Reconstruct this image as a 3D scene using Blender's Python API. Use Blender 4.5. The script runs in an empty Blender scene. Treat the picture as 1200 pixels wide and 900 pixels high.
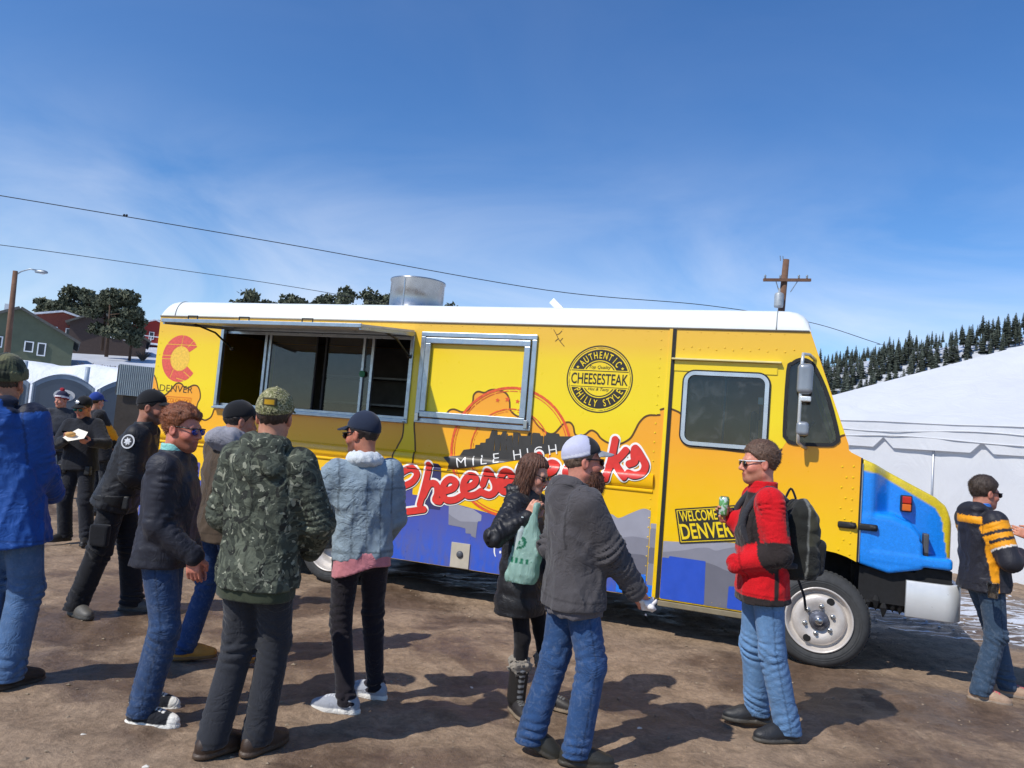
import bpy, bmesh, math, random
import numpy as np
from mathutils import Vector, Matrix
from mathutils.geometry import tessellate_polygon

SC = bpy.context.scene
COL = SC.collection
R = math.radians
RNG = np.random.default_rng(11)
random.seed(5)

# ------------------------------------------------------------------ camera, sky, sun, exposure
PITCH, ROLL, CAM_H = 0.07318, 0.08290, 1.66
cd = bpy.data.cameras.new('camera'); cam = bpy.data.objects.new('camera', cd); COL.objects.link(cam)
cd.sensor_fit = 'HORIZONTAL'; cd.sensor_width = 36.0; cd.lens = 26.4; cd.clip_start = 0.05; cd.clip_end = 6000
_f = Vector((0, math.cos(PITCH), math.sin(PITCH))); _u0 = Vector((0, -math.sin(PITCH), math.cos(PITCH))); _r0 = Vector((1, 0, 0))
_r = _r0*math.cos(ROLL) + _u0*math.sin(ROLL); _u = -_r0*math.sin(ROLL) + _u0*math.cos(ROLL)
cam.matrix_world = Matrix(((_r.x, _u.x, -_f.x, 0), (_r.y, _u.y, -_f.y, 0), (_r.z, _u.z, -_f.z, CAM_H), (0, 0, 0, 1)))
SC.camera = cam

SUN_AZ, SUN_EL = 41.0, 46.0            # the way the light travels over the ground (from +X towards +Y) and its height
ld = Vector((math.cos(R(SUN_AZ))*math.cos(R(SUN_EL)), math.sin(R(SUN_AZ))*math.cos(R(SUN_EL)), -math.sin(R(SUN_EL))))
sd = bpy.data.lights.new('sun', 'SUN'); sun = bpy.data.objects.new('sun', sd); COL.objects.link(sun)
sd.energy = 4.3; sd.angle = R(0.53); sd.color = (1.0, 0.955, 0.88)
sun.rotation_euler = ld.to_track_quat('-Z', 'Y').to_euler(); sun.location = (-20, -20, 40)

W = bpy.data.worlds.new('World'); SC.world = W; W.use_nodes = True
nt = W.node_tree; nt.nodes.clear()
def wn(t, **k):
    n = nt.nodes.new(t)
    for a, b in k.items(): setattr(n, a, b)
    return n
out = wn('ShaderNodeOutputWorld'); bg = wn('ShaderNodeBackground')
sky = wn('ShaderNodeTexSky', sky_type='NISHITA', sun_disc=False)
sky.sun_elevation = R(SUN_EL); sky.sun_rotation = math.atan2(-ld.x, -ld.y); sky.altitude = 2600; sky.air_density = 1.5; sky.dust_density = 0.5; sky.ozone_density = 6.0
tc = wn('ShaderNodeTexCoord'); mp = wn('ShaderNodeMapping'); mp.inputs['Scale'].default_value = (1.0, 1.0, 2.6); mp.inputs['Rotation'].default_value = (0.12, 0.45, 0.3)
n1 = wn('ShaderNodeTexNoise'); n1.inputs['Scale'].default_value = 2.1; n1.inputs['Detail'].default_value = 9; n1.inputs['Roughness'].default_value = 0.56; n1.inputs['Distortion'].default_value = 0.7
r1 = wn('ShaderNodeMapRange'); r1.inputs['From Min'].default_value = 0.36; r1.inputs['From Max'].default_value = 0.78; r1.inputs['To Max'].default_value = 0.95
sep = wn('ShaderNodeSeparateXYZ'); r2 = wn('ShaderNodeMapRange', interpolation_type='SMOOTHSTEP')
r2.inputs['From Min'].default_value = 0.02; r2.inputs['From Max'].default_value = 0.42; r2.inputs['To Min'].default_value = 1.0; r2.inputs['To Max'].default_value = 0.04
mu = wn('ShaderNodeMath', operation='MULTIPLY'); mx = wn('ShaderNodeMix', data_type='RGBA'); mx.inputs[7].default_value = (6.2, 6.6, 7.4, 1)
lk = nt.links.new
lk(tc.outputs['Generated'], mp.inputs['Vector']); lk(mp.outputs[0], n1.inputs['Vector']); lk(n1.outputs['Fac'], r1.inputs[0])
lk(tc.outputs['Generated'], sep.inputs[0]); lk(sep.outputs['Z'], r2.inputs[0]); lk(r1.outputs[0], mu.inputs[0]); lk(r2.outputs[0], mu.inputs[1])
hs = wn('ShaderNodeHueSaturation'); hs.inputs['Saturation'].default_value = 1.17; hs.inputs['Hue'].default_value = 0.506; lk(sky.outputs[0], hs.inputs['Color']); lk(mu.outputs[0], mx.inputs[0]); lk(hs.outputs[0], mx.inputs[6]); lk(mx.outputs[2], bg.inputs[0]); lk(bg.outputs[0], out.inputs[0])
bg.inputs[1].default_value = 0.15
SC.view_settings.view_transform = 'Standard'; SC.view_settings.look = 'None'; SC.view_settings.gamma = 1.0; SC.view_settings.exposure = 0.0
SC.view_settings.use_curve_mapping = False
SC.render.engine = 'CYCLES'; SC.cycles.max_bounces = 6; SC.cycles.transparent_max_bounces = 12

# ------------------------------------------------------------------ materials
MATS = {}
def lin(h):
    if isinstance(h, str):
        c = [int(h[i:i+2], 16)/255 for i in (0, 2, 4)]
        return tuple(((v+0.055)/1.055)**2.4 if v > 0.04045 else v/12.92 for v in c)
    return tuple(h)
class NT:
    def __init__(s, name):
        s.m = bpy.data.materials.new(name); s.m.use_nodes = True; s.t = s.m.node_tree
        s.b = s.t.nodes['Principled BSDF']; s.tc = None
    def n(s, t, **k):
        o = s.t.nodes.new(t)
        for a, b in k.items(): setattr(o, a, b)
        return o
    def l(s, a, b): s.t.links.new(a, b)
    def co(s, kind='Object'):
        if s.tc is None: s.tc = s.n('ShaderNodeTexCoord')
        return s.tc.outputs[kind]
    def noise(s, scale, detail=4, rough=0.55, dist=0.0, vec=None, stretch=None):
        o = s.n('ShaderNodeTexNoise'); o.inputs['Scale'].default_value = scale; o.inputs['Detail'].default_value = detail
        o.inputs['Roughness'].default_value = rough; o.inputs['Distortion'].default_value = dist
        v = vec if vec is not None else s.co()
        if stretch:
            mp = s.n('ShaderNodeMapping'); mp.inputs['Scale'].default_value = stretch; s.l(v, mp.inputs[0]); v = mp.outputs[0]
        s.l(v, o.inputs['Vector']); return o.outputs['Fac']
    def ramp(s, fac, stops, interp='LINEAR'):
        o = s.n('ShaderNodeValToRGB'); cr = o.color_ramp; cr.interpolation = interp
        while len(cr.elements) > len(stops): cr.elements.remove(cr.elements[-1])
        while len(cr.elements) < len(stops): cr.elements.new(0.5)
        for e, (p, c) in zip(cr.elements, stops):
            e.position = p; c = c if isinstance(c, (tuple, list)) else (c, c, c); e.color = (*c[:3], 1)
        s.l(fac, o.inputs[0]); return o.outputs[0]
    def rng(s, fac, a, b, c, d):
        o = s.n('ShaderNodeMapRange')
        for i, v in enumerate((a, b, c, d)): o.inputs[1+i].default_value = v
        s.l(fac, o.inputs[0]); return o.outputs[0]
    def mix(s, fac, a, b, blend='MIX'):
        o = s.n('ShaderNodeMix', data_type='RGBA', blend_type=blend)
        for i, v in ((0, fac), (6, a), (7, b)):
            if hasattr(v, 'is_linked'): s.l(v, o.inputs[i])
            elif i == 0: o.inputs[0].default_value = v
            else: o.inputs[i].default_value = (*v[:3], 1)
        return o.outputs[2]
    def bump(s, fac, strength, dist):
        o = s.n('ShaderNodeBump'); o.inputs['Strength'].default_value = strength; o.inputs['Distance'].default_value = dist
        s.l(fac, o.inputs['Height'])
        if s.b.inputs['Normal'].is_linked: s.l(s.b.inputs['Normal'].links[0].from_socket, o.inputs['Normal'])
        s.l(o.outputs[0], s.b.inputs['Normal'])
    def col(s, c):
        if hasattr(c, 'is_linked'): s.l(c, s.b.inputs['Base Color'])
        else: s.b.inputs['Base Color'].default_value = (*c[:3], 1)
    def set(s, **k):
        for a, b in k.items():
            i = s.b.inputs[a.replace('_', ' ')]
            if hasattr(b, 'is_linked'): s.l(b, i)
            else: i.default_value = b
        return s

def mat(name, color, rough=0.6, metal=0.0, var=0.12, scale=6.0, bump=0.0, bscale=40.0, spec=0.5, **kw):
    """plain procedural material: colour broken up by two sizes of noise, roughness too"""
    if name in MATS: return MATS[name]
    c = lin(color); q = NT(name)
    f = q.noise(scale, 5, 0.6)
    lo = tuple(max(v*(1-var), 0) for v in c); hi = tuple(min(v*(1+var), 1) for v in c)
    q.col(q.ramp(f, [(0.3, lo), (0.7, hi)]))
    q.set(Roughness=q.rng(q.noise(scale*3.1, 3), 0.3, 0.7, max(rough-0.08, 0.02), min(rough+0.08, 1)), Metallic=metal)
    q.b.inputs['Specular IOR Level'].default_value = spec
    if bump: q.bump(q.noise(bscale, 4), 0.6, bump)
    for a, b in kw.items(): q.set(**{a: b})
    MATS[name] = q.m; return q.m

def cloth(name, wrinkle=0.004, weave=420.0, var=0.16, rough=0.9, sheen=0.15, wscale=9.0, fade=0.0, spec=0.25):
    """fabric: colour from the mesh's own dye attribute, broken up by wear, with creases and weave as relief"""
    if name in MATS: return MATS[name]
    q = NT(name); a = q.n('ShaderNodeAttribute', attribute_name='dye'); 
    w = q.noise(wscale, 5, 0.62, 0.6); g = q.noise(weave, 2, 0.6)
    k = q.ramp(w, [(0.25, 1-var), (0.75, 1+var*0.7)])
    c = q.mix(1.0, a.outputs['Color'], k, 'MULTIPLY')
    c = q.mix(0.35, c, q.mix(1.0, c, q.ramp(g, [(0.3, 0.6), (0.7, 1.4)]), 'MULTIPLY'))
    if fade:
        c = q.mix(q.rng(q.noise(wscale*2.2, 6, 0.7, 1.2), 0.5, 0.78, 0, fade), c, q.mix(0.5, c, (0.55, 0.6, 0.66)))
    q.col(c); q.set(Roughness=rough, Sheen_Weight=sheen); q.b.inputs['Specular IOR Level'].default_value = spec
    def crease(sc, seed, stretch):
        n_ = q.noise(sc, 3, 0.5, 1.4, stretch=stretch); m1 = q.n('ShaderNodeMath', operation='SUBTRACT'); q.l(n_, m1.inputs[0]); m1.inputs[1].default_value = 0.5; m2 = q.n('ShaderNodeMath', operation='ABSOLUTE'); q.l(m1.outputs[0], m2.inputs[0])
        v = q.rng(m2.outputs[0], 0.0, 0.12, 0, 1); v.node.interpolation_type = 'SMOOTHSTEP'; mk = q.rng(q.noise(sc*0.45+seed, 2), 0.42, 0.62, 0, 1); m3 = q.n('ShaderNodeMath', operation='MULTIPLY'); q.l(v, m3.inputs[0]); q.l(mk, m3.inputs[1]); return m3.outputs[0]
    q.bump(crease(wscale*0.75, 0.3, (1, 1, 1.5)), 0.55, wrinkle*0.6); q.bump(crease(wscale*1.7, 0.9, (1.2, 1, 0.8)), 0.5, wrinkle*0.25); q.bump(g, 0.25, 0.0012)
    MATS[name] = q.m; return q.m

# ------------------------------------------------------------------ object helpers
def link(o, parent=None):
    COL.objects.link(o)
    if parent is not None: o.parent = parent
    return o
def tag(o, label=None, cat=None, group=None, kind=None):
    if label: o['label'] = label
    if cat: o['category'] = cat
    if group: o['group'] = group
    if kind: o['kind'] = kind
    return o
def empty(name, loc=(0, 0, 0), rz=0.0, label=None, cat=None, group=None):
    o = bpy.data.objects.new(name, None); o.empty_display_size = 0.2; o.location = loc; o.rotation_euler = (0, 0, rz)
    link(o); return tag(o, label, cat, group)
def mesh_obj(name, V, F, m, parent=None, smooth=False, dye=None, mats=None, fm=None):
    me = bpy.data.meshes.new(name); me.from_pydata(np.asarray(V, float).tolist(), [], [list(map(int, f)) for f in F])
    if smooth: me.shade_smooth()
    for mm in (mats or [m]): me.materials.append(mm)
    if fm is not None: me.polygons.foreach_set('material_index', np.asarray(fm, np.int32))
    if dye is not None:
        a = me.color_attributes.new('dye', 'FLOAT_COLOR', 'POINT'); d = np.asarray(dye, float)
        if d.ndim == 1: d = np.tile(d, (len(V), 1))
        a.data.foreach_set('color', np.c_[d, np.ones(len(d))].astype(np.float32).ravel())
    me.update()
    return link(bpy.data.objects.new(name, me), parent)

class MB:
    """collects simple shapes into one mesh"""
    def __init__(s): s.V = []; s.F = []; s.M = []; s.mi = 0
    def add(s, V, F):
        b = len(s.V); s.V += [tuple(map(float, v)) for v in V]; s.F += [tuple(b+int(i) for i in f) for f in F]; s.M += [s.mi]*len(F); return s
    def box(s, x0, x1, y0, y1, z0, z1, mtx=None, bev=0.0):
        if bev:
            bm = bmesh.new(); bmesh.ops.create_cube(bm, size=1.0)
            for v in bm.verts: v.co = Vector(((x0+x1)/2+v.co.x*(x1-x0), (y0+y1)/2+v.co.y*(y1-y0), (z0+z1)/2+v.co.z*(z1-z0)))
            bmesh.ops.bevel(bm, geom=list(bm.edges), offset=bev, segments=2, profile=0.6, affect='EDGES')
            bm.verts.ensure_lookup_table(); bm.verts.index_update()
            V = [v.co.copy() for v in bm.verts]; F = [[v.index for v in f.verts] for f in bm.faces]; bm.free()
        else:
            V = [Vector((x, y, z)) for x in (x0, x1) for y in (y0, y1) for z in (z0, z1)]
            F = [(0, 1, 3, 2), (4, 6, 7, 5), (0, 4, 5, 1), (2, 3, 7, 6), (0, 2, 6, 4), (1, 5, 7, 3)]
        if mtx is not None: V = [mtx @ v for v in V]
        return s.add(V, F)
    def tube(s, pts, rad, n=10, caps=True):
        pts = [Vector(p) for p in pts]; rad = rad if hasattr(rad, '__len__') else [rad]*len(pts); V = []; F = []; ref = None
        for i, p in enumerate(pts):
            d = (pts[min(i+1, len(pts)-1)]-pts[max(i-1, 0)]).normalized()
            if ref is None: ref = d.orthogonal().normalized()
            ref = (ref-d*ref.dot(d)).normalized(); b = d.cross(ref)
            for k in range(n): a = 2*math.pi*k/n; V.append(p+(ref*math.cos(a)+b*math.sin(a))*rad[i])
        for i in range(len(pts)-1):
            for k in range(n): F.append((i*n+k, i*n+(k+1) % n, (i+1)*n+(k+1) % n, (i+1)*n+k))
        if caps: F.append(tuple(range(n))[::-1]); F.append(tuple(range((len(pts)-1)*n, len(pts)*n)))
        return s.add(V, F)
    def lathe(s, prof, n=32, mtx=None):
        """profile of (radius, height) turned about z"""
        V = [Vector((r*math.cos(2*math.pi*k/n), r*math.sin(2*math.pi*k/n), z)) for r, z in prof for k in range(n)]; m = len(prof); F = []
        for i in range(m-1):
            for k in range(n): F.append((i*n+k, i*n+(k+1) % n, (i+1)*n+(k+1) % n, (i+1)*n+k))
        if mtx is not None: V = [mtx @ v for v in V]
        return s.add(V, F)
    def build(s, name, m, parent=None, smooth=False, mats=None, **k):
        return mesh_obj(name, s.V, s.F, m, parent, smooth, mats=mats, fm=(s.M if mats else None), **k)
def auto_smooth(o, ang=40):
    me = o.data; me.shade_smooth(); bm = bmesh.new(); bm.from_mesh(me)
    for e in bm.edges: e.smooth = e.calc_face_angle(0.0) < R(ang)
    bm.to_mesh(me); bm.free(); return o

# ------------------------------------------------------------------ implicit surfaces (used for bodies, clothing, soft shapes)
def snoise(P, freq, seed=0, oct=6):
    rg = np.random.default_rng(seed); s = 0
    for i in range(oct):
        k = rg.normal(size=3); k *= freq*(0.6+0.9*rg.random())/np.linalg.norm(k); s = s+np.sin(P@k+rg.random()*6.283)
    return s/math.sqrt(oct)*0.9
def cap(P, a, b, ra, rb=None):
    a = np.asarray(a, float); b = np.asarray(b, float); rb = ra if rb is None else rb
    d = b-a; t = np.clip(((P-a)@d)/max(d@d, 1e-9), 0, 1); q = P-a-t[:, None]*d
    return np.sqrt((q*q).sum(1))-(ra+t*(rb-ra))
def ell(P, c, r, A=None):
    q = P-np.asarray(c, float)
    if A is not None: q = q@A
    r = np.asarray(r, float); k0 = np.sqrt(((q/r)**2).sum(1)); k1 = np.sqrt(((q/r**2)**2).sum(1))
    return k0*(k0-1)/np.maximum(k1, 1e-6)
def rbox(P, c, hsz, rad, A=None):
    q = P-np.asarray(c, float)
    if A is not None: q = q@A
    q = np.abs(q)-(np.asarray(hsz, float)-rad); return np.sqrt((np.maximum(q, 0)**2).sum(1))+np.minimum(q.max(1), 0)-rad
def smin(a, b, k):
    h = np.clip(0.5+0.5*(b-a)/k, 0, 1); return b+(a-b)*h-k*h*(1-h)
def smax(a, b, k): return -smin(-a, -b, k)

def nets(fn, lo, hi, h):
    """surface nets: the zero surface of fn inside a box, cell size h"""
    lo = np.asarray(lo, float)-2*h; hi = np.asarray(hi, float)+2*h; K = 4
    nc = np.maximum(np.ceil((hi-lo)/(h*K)).astype(int), 1); nf = nc*K
    ax = [lo[i]+(np.arange(nc[i])+0.5)*h*K for i in range(3)]
    G = np.stack(np.meshgrid(*ax, indexing='ij'), -1).reshape(-1, 3)
    dc = fn(G).reshape(nc)
    near = np.abs(dc) < h*K*1.35
    d = np.repeat(np.repeat(np.repeat(dc, K, 0), K, 1), K, 2); msk = np.repeat(np.repeat(np.repeat(near, K, 0), K, 1), K, 2)
    idx = np.argwhere(msk); d[msk] = fn(lo+idx*h)
    s = d < 0; nx, ny, nz = d.shape
    S = [s[i:nx-1+i, j:ny-1+j, k:nz-1+k] for i in (0, 1) for j in (0, 1) for k in (0, 1)]
    tot = sum(x.astype(np.int8) for x in S); act = (tot > 0) & (tot < 8); ci = np.argwhere(act)
    if len(ci) == 0: return np.zeros((0, 3)), np.zeros((0, 4), int)
    num = np.zeros((len(ci), 3)); cnt = np.zeros(len(ci))
    cs = [(0, 0, 0), (0, 0, 1), (0, 1, 0), (0, 1, 1), (1, 0, 0), (1, 0, 1), (1, 1, 0), (1, 1, 1)]
    val = [d[ci[:, 0]+c[0], ci[:, 1]+c[1], ci[:, 2]+c[2]] for c in cs]
    for a in range(8):
        for b in range(a+1, 8):
            df = [cs[b][q]-cs[a][q] for q in range(3)]
            if sum(map(abs, df)) != 1: continue
            m = (val[a] < 0) != (val[b] < 0); t = np.where(m, val[a]/np.where(m, val[a]-val[b], 1), 0)
            for q in range(3): num[:, q] += m*(cs[a][q]+t*df[q])
            cnt += m
    V = lo+(ci+num/cnt[:, None])*h
    vid = -np.ones(act.shape, int); vid[act] = np.arange(len(ci)); Q = []
    for axn in range(3):
        o1, o2 = [(1, 2), (2, 0), (0, 1)][axn]
        sl = [slice(1, n-1) for n in d.shape]; sl[axn] = slice(0, d.shape[axn]-1); sl2 = list(sl); sl2[axn] = slice(1, d.shape[axn])
        A = s[tuple(sl)]; B = s[tuple(sl2)]
        for flip, m in ((False, A & ~B), (True, ~A & B)):
            e = np.argwhere(m)
            if len(e) == 0: continue
            for q in range(3):
                if q != axn: e[:, q] += 1
            def cell(p, r):
                c = e.copy(); c[:, o1] -= p; c[:, o2] -= r; return vid[c[:, 0], c[:, 1], c[:, 2]]
            q4 = np.stack([cell(1, 1), cell(0, 1), cell(0, 0), cell(1, 0)], 1); Q.append(q4[:, ::-1] if flip else q4)
    Q = np.concatenate(Q); Q = Q[(Q >= 0).all(1)]
    return V, Q
def net_obj(name, fn, lo, hi, h, m, parent=None, dye=None, origin=(0, 0, 0), extra=None):
    V, Q = nets(fn, lo, hi, h); dy = dye(V) if callable(dye) else dye
    return arr_obj(name, V-np.asarray(origin), Q, m, parent, dy)
def arr_obj(name, V, Q, m, parent=None, dye=None, smooth=True):
    """fast mesh from arrays of quads"""
    me = bpy.data.meshes.new(name); n = len(Q); k = Q.shape[1]
    me.vertices.add(len(V)); me.vertices.foreach_set('co', np.asarray(V, np.float32).ravel())
    me.loops.add(n*k); me.loops.foreach_set('vertex_index', np.asarray(Q, np.int32).ravel())
    me.polygons.add(n); me.polygons.foreach_set('loop_start', np.arange(0, n*k, k, dtype=np.int32))
    try: me.polygons.foreach_set('loop_total', np.full(n, k, np.int32))
    except Exception: pass
    me.update(calc_edges=True); me.validate()
    if smooth: me.shade_smooth()
    me.materials.append(m)
    if dye is not None:
        d = np.asarray(dye, float); d = np.tile(d, (len(V), 1)) if d.ndim == 1 else d
        a = me.color_attributes.new('dye', 'FLOAT_COLOR', 'POINT'); a.data.foreach_set('color', np.c_[d, np.ones(len(d))].astype(np.float32).ravel())
    return link(bpy.data.objects.new(name, me), parent)

# ------------------------------------------------------------------ flat print: areas, outlines and strokes turned into thin sheets
def poly_sd(X, Z, pts):
    """signed distance to a polygon, negative inside"""
    p = np.asarray(pts, float); d = np.full(X.shape, 1e9); ins = np.zeros(X.shape, bool)
    for i in range(len(p)):
        a = p[i]; b = p[(i+1) % len(p)]; e = b-a; t = np.clip(((X-a[0])*e[0]+(Z-a[1])*e[1])/max(e@e, 1e-12), 0, 1)
        d = np.minimum(d, np.hypot(X-a[0]-t*e[0], Z-a[1]-t*e[1]))
        if a[1] != b[1]:
            c = ((a[1] > Z) != (b[1] > Z)) & (X < (b[0]-a[0])*(Z-a[1])/(b[1]-a[1])+a[0]); ins ^= c
    return np.where(ins, -d, d)
def line_d(X, Z, pts):
    p = np.asarray(pts, float); d = np.full(X.shape, 1e9)
    for a, b in zip(p[:-1], p[1:]):
        e = b-a; t = np.clip(((X-a[0])*e[0]+(Z-a[1])*e[1])/max(e@e, 1e-12), 0, 1); d = np.minimum(d, np.hypot(X-a[0]-t*e[0], Z-a[1]-t*e[1]))
    return d
def smooth_line(pts, n=6, closed=False):
    p = [np.asarray(q, float) for q in pts]; o = []; m = len(p)
    for i in range(m if closed else m-1):
        g = (lambda j: p[j % m]) if closed else (lambda j: p[min(max(j, 0), m-1)])
        a, b, c, e = g(i-1), g(i), g(i+1), g(i+2)
        for k in range(n):
            t = k/n; o.append(0.5*(2*b+(c-a)*t+(2*a-5*b+4*c-e)*t*t+(3*b-a-3*c+e)*t**3))
    if not closed: o.append(p[-1])
    return o
def field_sheet(f, x0, x1, z0, z1, h):
    """marching squares: vertices (x, z) and faces where f(X, Z) < 0"""
    nx = int(math.ceil((x1-x0)/h))+1; nz = int(math.ceil((z1-z0)/h))+1; xs = x0+np.arange(nx)*h; zs = z0+np.arange(nz)*h
    X, Z = np.meshgrid(xs, zs, indexing='ij'); D = f(X, Z); I = D < 0; V = []; F = []; key = {}
    def vid(k, x, z):
        if k not in key: key[k] = len(V); V.append((x, z))
        return key[k]
    full = I[:-1, :-1] & I[1:, :-1] & I[1:, 1:] & I[:-1, 1:]; anyi = I[:-1, :-1] | I[1:, :-1] | I[1:, 1:] | I[:-1, 1:]
    for j in range(nz-1):
        i = 0; row = full[:, j]
        while i < nx-1:
            if row[i]:
                k = i
                while k < nx-1 and row[k]: k += 1
                F.append((vid((i, j), xs[i], zs[j]), vid((k, j), xs[k], zs[j]), vid((k, j+1), xs[k], zs[j+1]), vid((i, j+1), xs[i], zs[j+1]))); i = k
            else: i += 1
    for i, j in np.argwhere(anyi & ~full):
        c = [(i, j), (i+1, j), (i+1, j+1), (i, j+1)]; f4 = []
        for q in range(4):
            a = c[q]; b = c[(q+1) % 4]; da = D[a]; db = D[b]
            if da < 0: f4.append(vid(a, xs[a[0]], zs[a[1]]))
            if (da < 0) != (db < 0):
                t = da/(da-db); kk = ('e',)+tuple(sorted((a, b))); f4.append(vid(kk, xs[a[0]]+t*(xs[b[0]]-xs[a[0]]), zs[a[1]]+t*(zs[b[1]]-zs[a[1]])))
        if len(f4) > 2: F.append(tuple(f4))
    return V, F
def text_mesh(body, size=1.0, align='LEFT', bold=0.0):
    cu = bpy.data.curves.new('t', 'FONT'); cu.body = body; cu.size = size; cu.align_x = align; cu.offset = bold; cu.resolution_u = 4
    ob = bpy.data.objects.new('t', cu); COL.objects.link(ob); dg = bpy.context.evaluated_depsgraph_get(); dg.update()
    me = bpy.data.meshes.new_from_object(ob.evaluated_get(dg)); V = np.array([v.co[:] for v in me.vertices]) if len(me.vertices) else np.zeros((0, 3)); F = [tuple(p.vertices) for p in me.polygons]
    bpy.data.objects.remove(ob); bpy.data.curves.remove(cu); bpy.data.meshes.remove(me); return V, F
# ------------------------------------------------------------------ food truck (local frame: x forward along the side, y into the truck, z up)
YAW = 0.36847
TRUCK_O = (2.76939, 6.25300, 0.0)
truck = empty('food_truck', TRUCK_O, -YAW, 'yellow and orange food truck with blue hood, cheesesteak lettering and open serving hatch', 'truck')
LEN0, WID, ZB, ZT = -7.55, 2.24, 0.36, 2.785
_c, _s = math.cos(-YAW), math.sin(-YAW)
def tw(x, y, z): return (TRUCK_O[0]+x*_c-y*_s, TRUCK_O[1]+x*_s+y*_c, z)

def wrap_paint(name, stops, rough=0.32):
    """vinyl wrap: printed colour runs with height (yellow also has a painted sky reflection at its top), plus faint dirt near the sill and streaks"""
    q = NT(name); s = q.n('ShaderNodeSeparateXYZ'); q.l(q.co(), s.inputs[0])
    zz = q.rng(s.outputs['Z'], 0.3, 2.9, 0, 1); c = q.ramp(zz, [((z-0.3)/2.6, lin(h)) for z, h in stops])
    c = q.mix(q.rng(q.noise(1.3, 4), 0.35, 0.75, 0, 0.10), c, q.mix(1.0, c, (0.9, 0.82, 0.7), 'MULTIPLY'))
    d = q.noise(9, 6, 0.7, 0.4, stretch=(1, 1, 0.35)); lowz = q.rng(s.outputs['Z'], 0.95, 0.36, 0, 1)
    mm = q.n('ShaderNodeMath', operation='MULTIPLY'); q.l(q.rng(d, 0.42, 0.75, 0, 0.8), mm.inputs[0]); q.l(lowz, mm.inputs[1])
    c = q.mix(mm.outputs[0], c, (0.16, 0.12, 0.085)); q.col(c)
    q.set(Roughness=q.rng(q.noise(14, 4), 0.3, 0.7, rough-0.06, rough+0.14), Coat_Weight=0.25, Coat_Roughness=0.15)
    q.bump(q.noise(2.2, 3), 0.35, 0.01)
    return q.m
YEL = [(0.3, 'f0c400'), (1.4, 'f2c800'), (2.0, 'efd400'), (2.45, 'eccb0c'), (2.62, 'e8b92c'), (2.9, 'e6b23a')]  # the upper, more orange stops paint the sky's reflection into the colour
ORA = [(0.3, 'f4c800'), (1.05, 'f5c60a'), (1.45, 'f3b610'), (1.75, 'f0a51a'), (2.2, 'ef9e24'), (2.9, 'e8a830')]
M_or = wrap_paint('orange_wrap', ORA); M_ye = wrap_paint('yellow_wrap', YEL)
M_blue = wrap_paint('blue_wrap', [(0.3, '2358c8'), (0.55, '3a5cc2'), (0.85, '4a55a8'), (1.1, '54508c'), (2.9, '54508c')])
M_white = mat('roof_white', 'e2e6e4', 0.4, var=0.06, scale=2.5, bump=0.002, bscale=3)
M_alu = mat('aluminium_trim', 'a9b3ba', 0.34, 0.85, var=0.12, scale=9, bump=0.0006, bscale=60)
M_steel = mat('brushed_steel', 'b4b4b4', 0.26, 1.0, var=0.1, scale=5)
M_rub = mat('black_rubber', '17181a', 0.7, var=0.2, scale=20)
M_tyre = mat('tyre_rubber', '3b3c3d', 0.85, var=0.22, scale=14, bump=0.002, bscale=50)
M_chas = mat('chassis_black', '0d0d0f', 0.75, var=0.3, scale=8)
M_rim = mat('rim_paint', 'c9c2bb', 0.4, 0.25, var=0.12, scale=12, bump=0.001, bscale=30)
M_hubm = mat('hub_grease', '666974', 0.45, 0.5, var=0.3, scale=30)
M_ink = mat('black_print', '2a241c', 0.45, var=0.25, scale=18)
M_out = mat('drip_outline', '5a3a10', 0.45, var=0.15, scale=18)
M_redp = mat('red_print', 'd9382f', 0.38, var=0.10, scale=14)
M_ring = mat('faded_red_print', 'dd5a2b', 0.4, var=0.25, scale=30)
M_wp = mat('white_print', 'f2efe8', 0.4, var=0.06, scale=14)
M_yp = mat('yellow_print', 'f0cf1c', 0.4, var=0.10, scale=20)
M_g1 = mat('light_grey_print', '9a9aa4', 0.42, var=0.06); M_g2 = mat('mid_grey_print', '84848e', 0.42, var=0.06)
M_g3 = mat('dark_grey_print', '6c6c76', 0.42, var=0.06); M_nav = mat('navy_print', '37365e', 0.42, var=0.1); M_bl2 = mat('bright_blue_print', '2b51ba', 0.42, var=0.1)
M_cy = mat('cyan_print', '1f74dd', 0.42, var=0.1)
def glass(name, tint=(0.75, 0.8, 0.78), rough=0.02, dirt=0.12):
    if name in MATS: return MATS[name]
    q = NT(name); b = q.b; t = q.n('ShaderNodeBsdfTransparent'); t.inputs[0].default_value = (*tint, 1); g = q.n('ShaderNodeBsdfGlossy'); g.inputs['Roughness'].default_value = rough; g.inputs[0].default_value = (0.95, 0.97, 1, 1)
    fr = q.n('ShaderNodeFresnel'); fr.inputs[0].default_value = 1.6; m1 = q.n('ShaderNodeMixShader'); q.l(fr.outputs[0], m1.inputs[0]); q.l(t.outputs[0], m1.inputs[1]); q.l(g.outputs[0], m1.inputs[2])
    dd = q.n('ShaderNodeBsdfDiffuse'); dd.inputs[0].default_value = (0.42, 0.43, 0.42, 1); m2 = q.n('ShaderNodeMixShader')
    q.l(q.rng(q.noise(7, 6, 0.7, 0.8), 0.5, 0.85, 0.015, dirt), m2.inputs[0]); q.l(m1.outputs[0], m2.inputs[1]); q.l(dd.outputs[0], m2.inputs[2])
    o = q.t.nodes['Material Output']; q.l(m2.outputs[0], o.inputs[0]); q.t.nodes.remove(b); MATS[name] = q.m; return q.m
M_gl = glass('window_glass'); M_gl2 = glass('cab_glass', (0.5, 0.58, 0.55), dirt=0.2)

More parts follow.
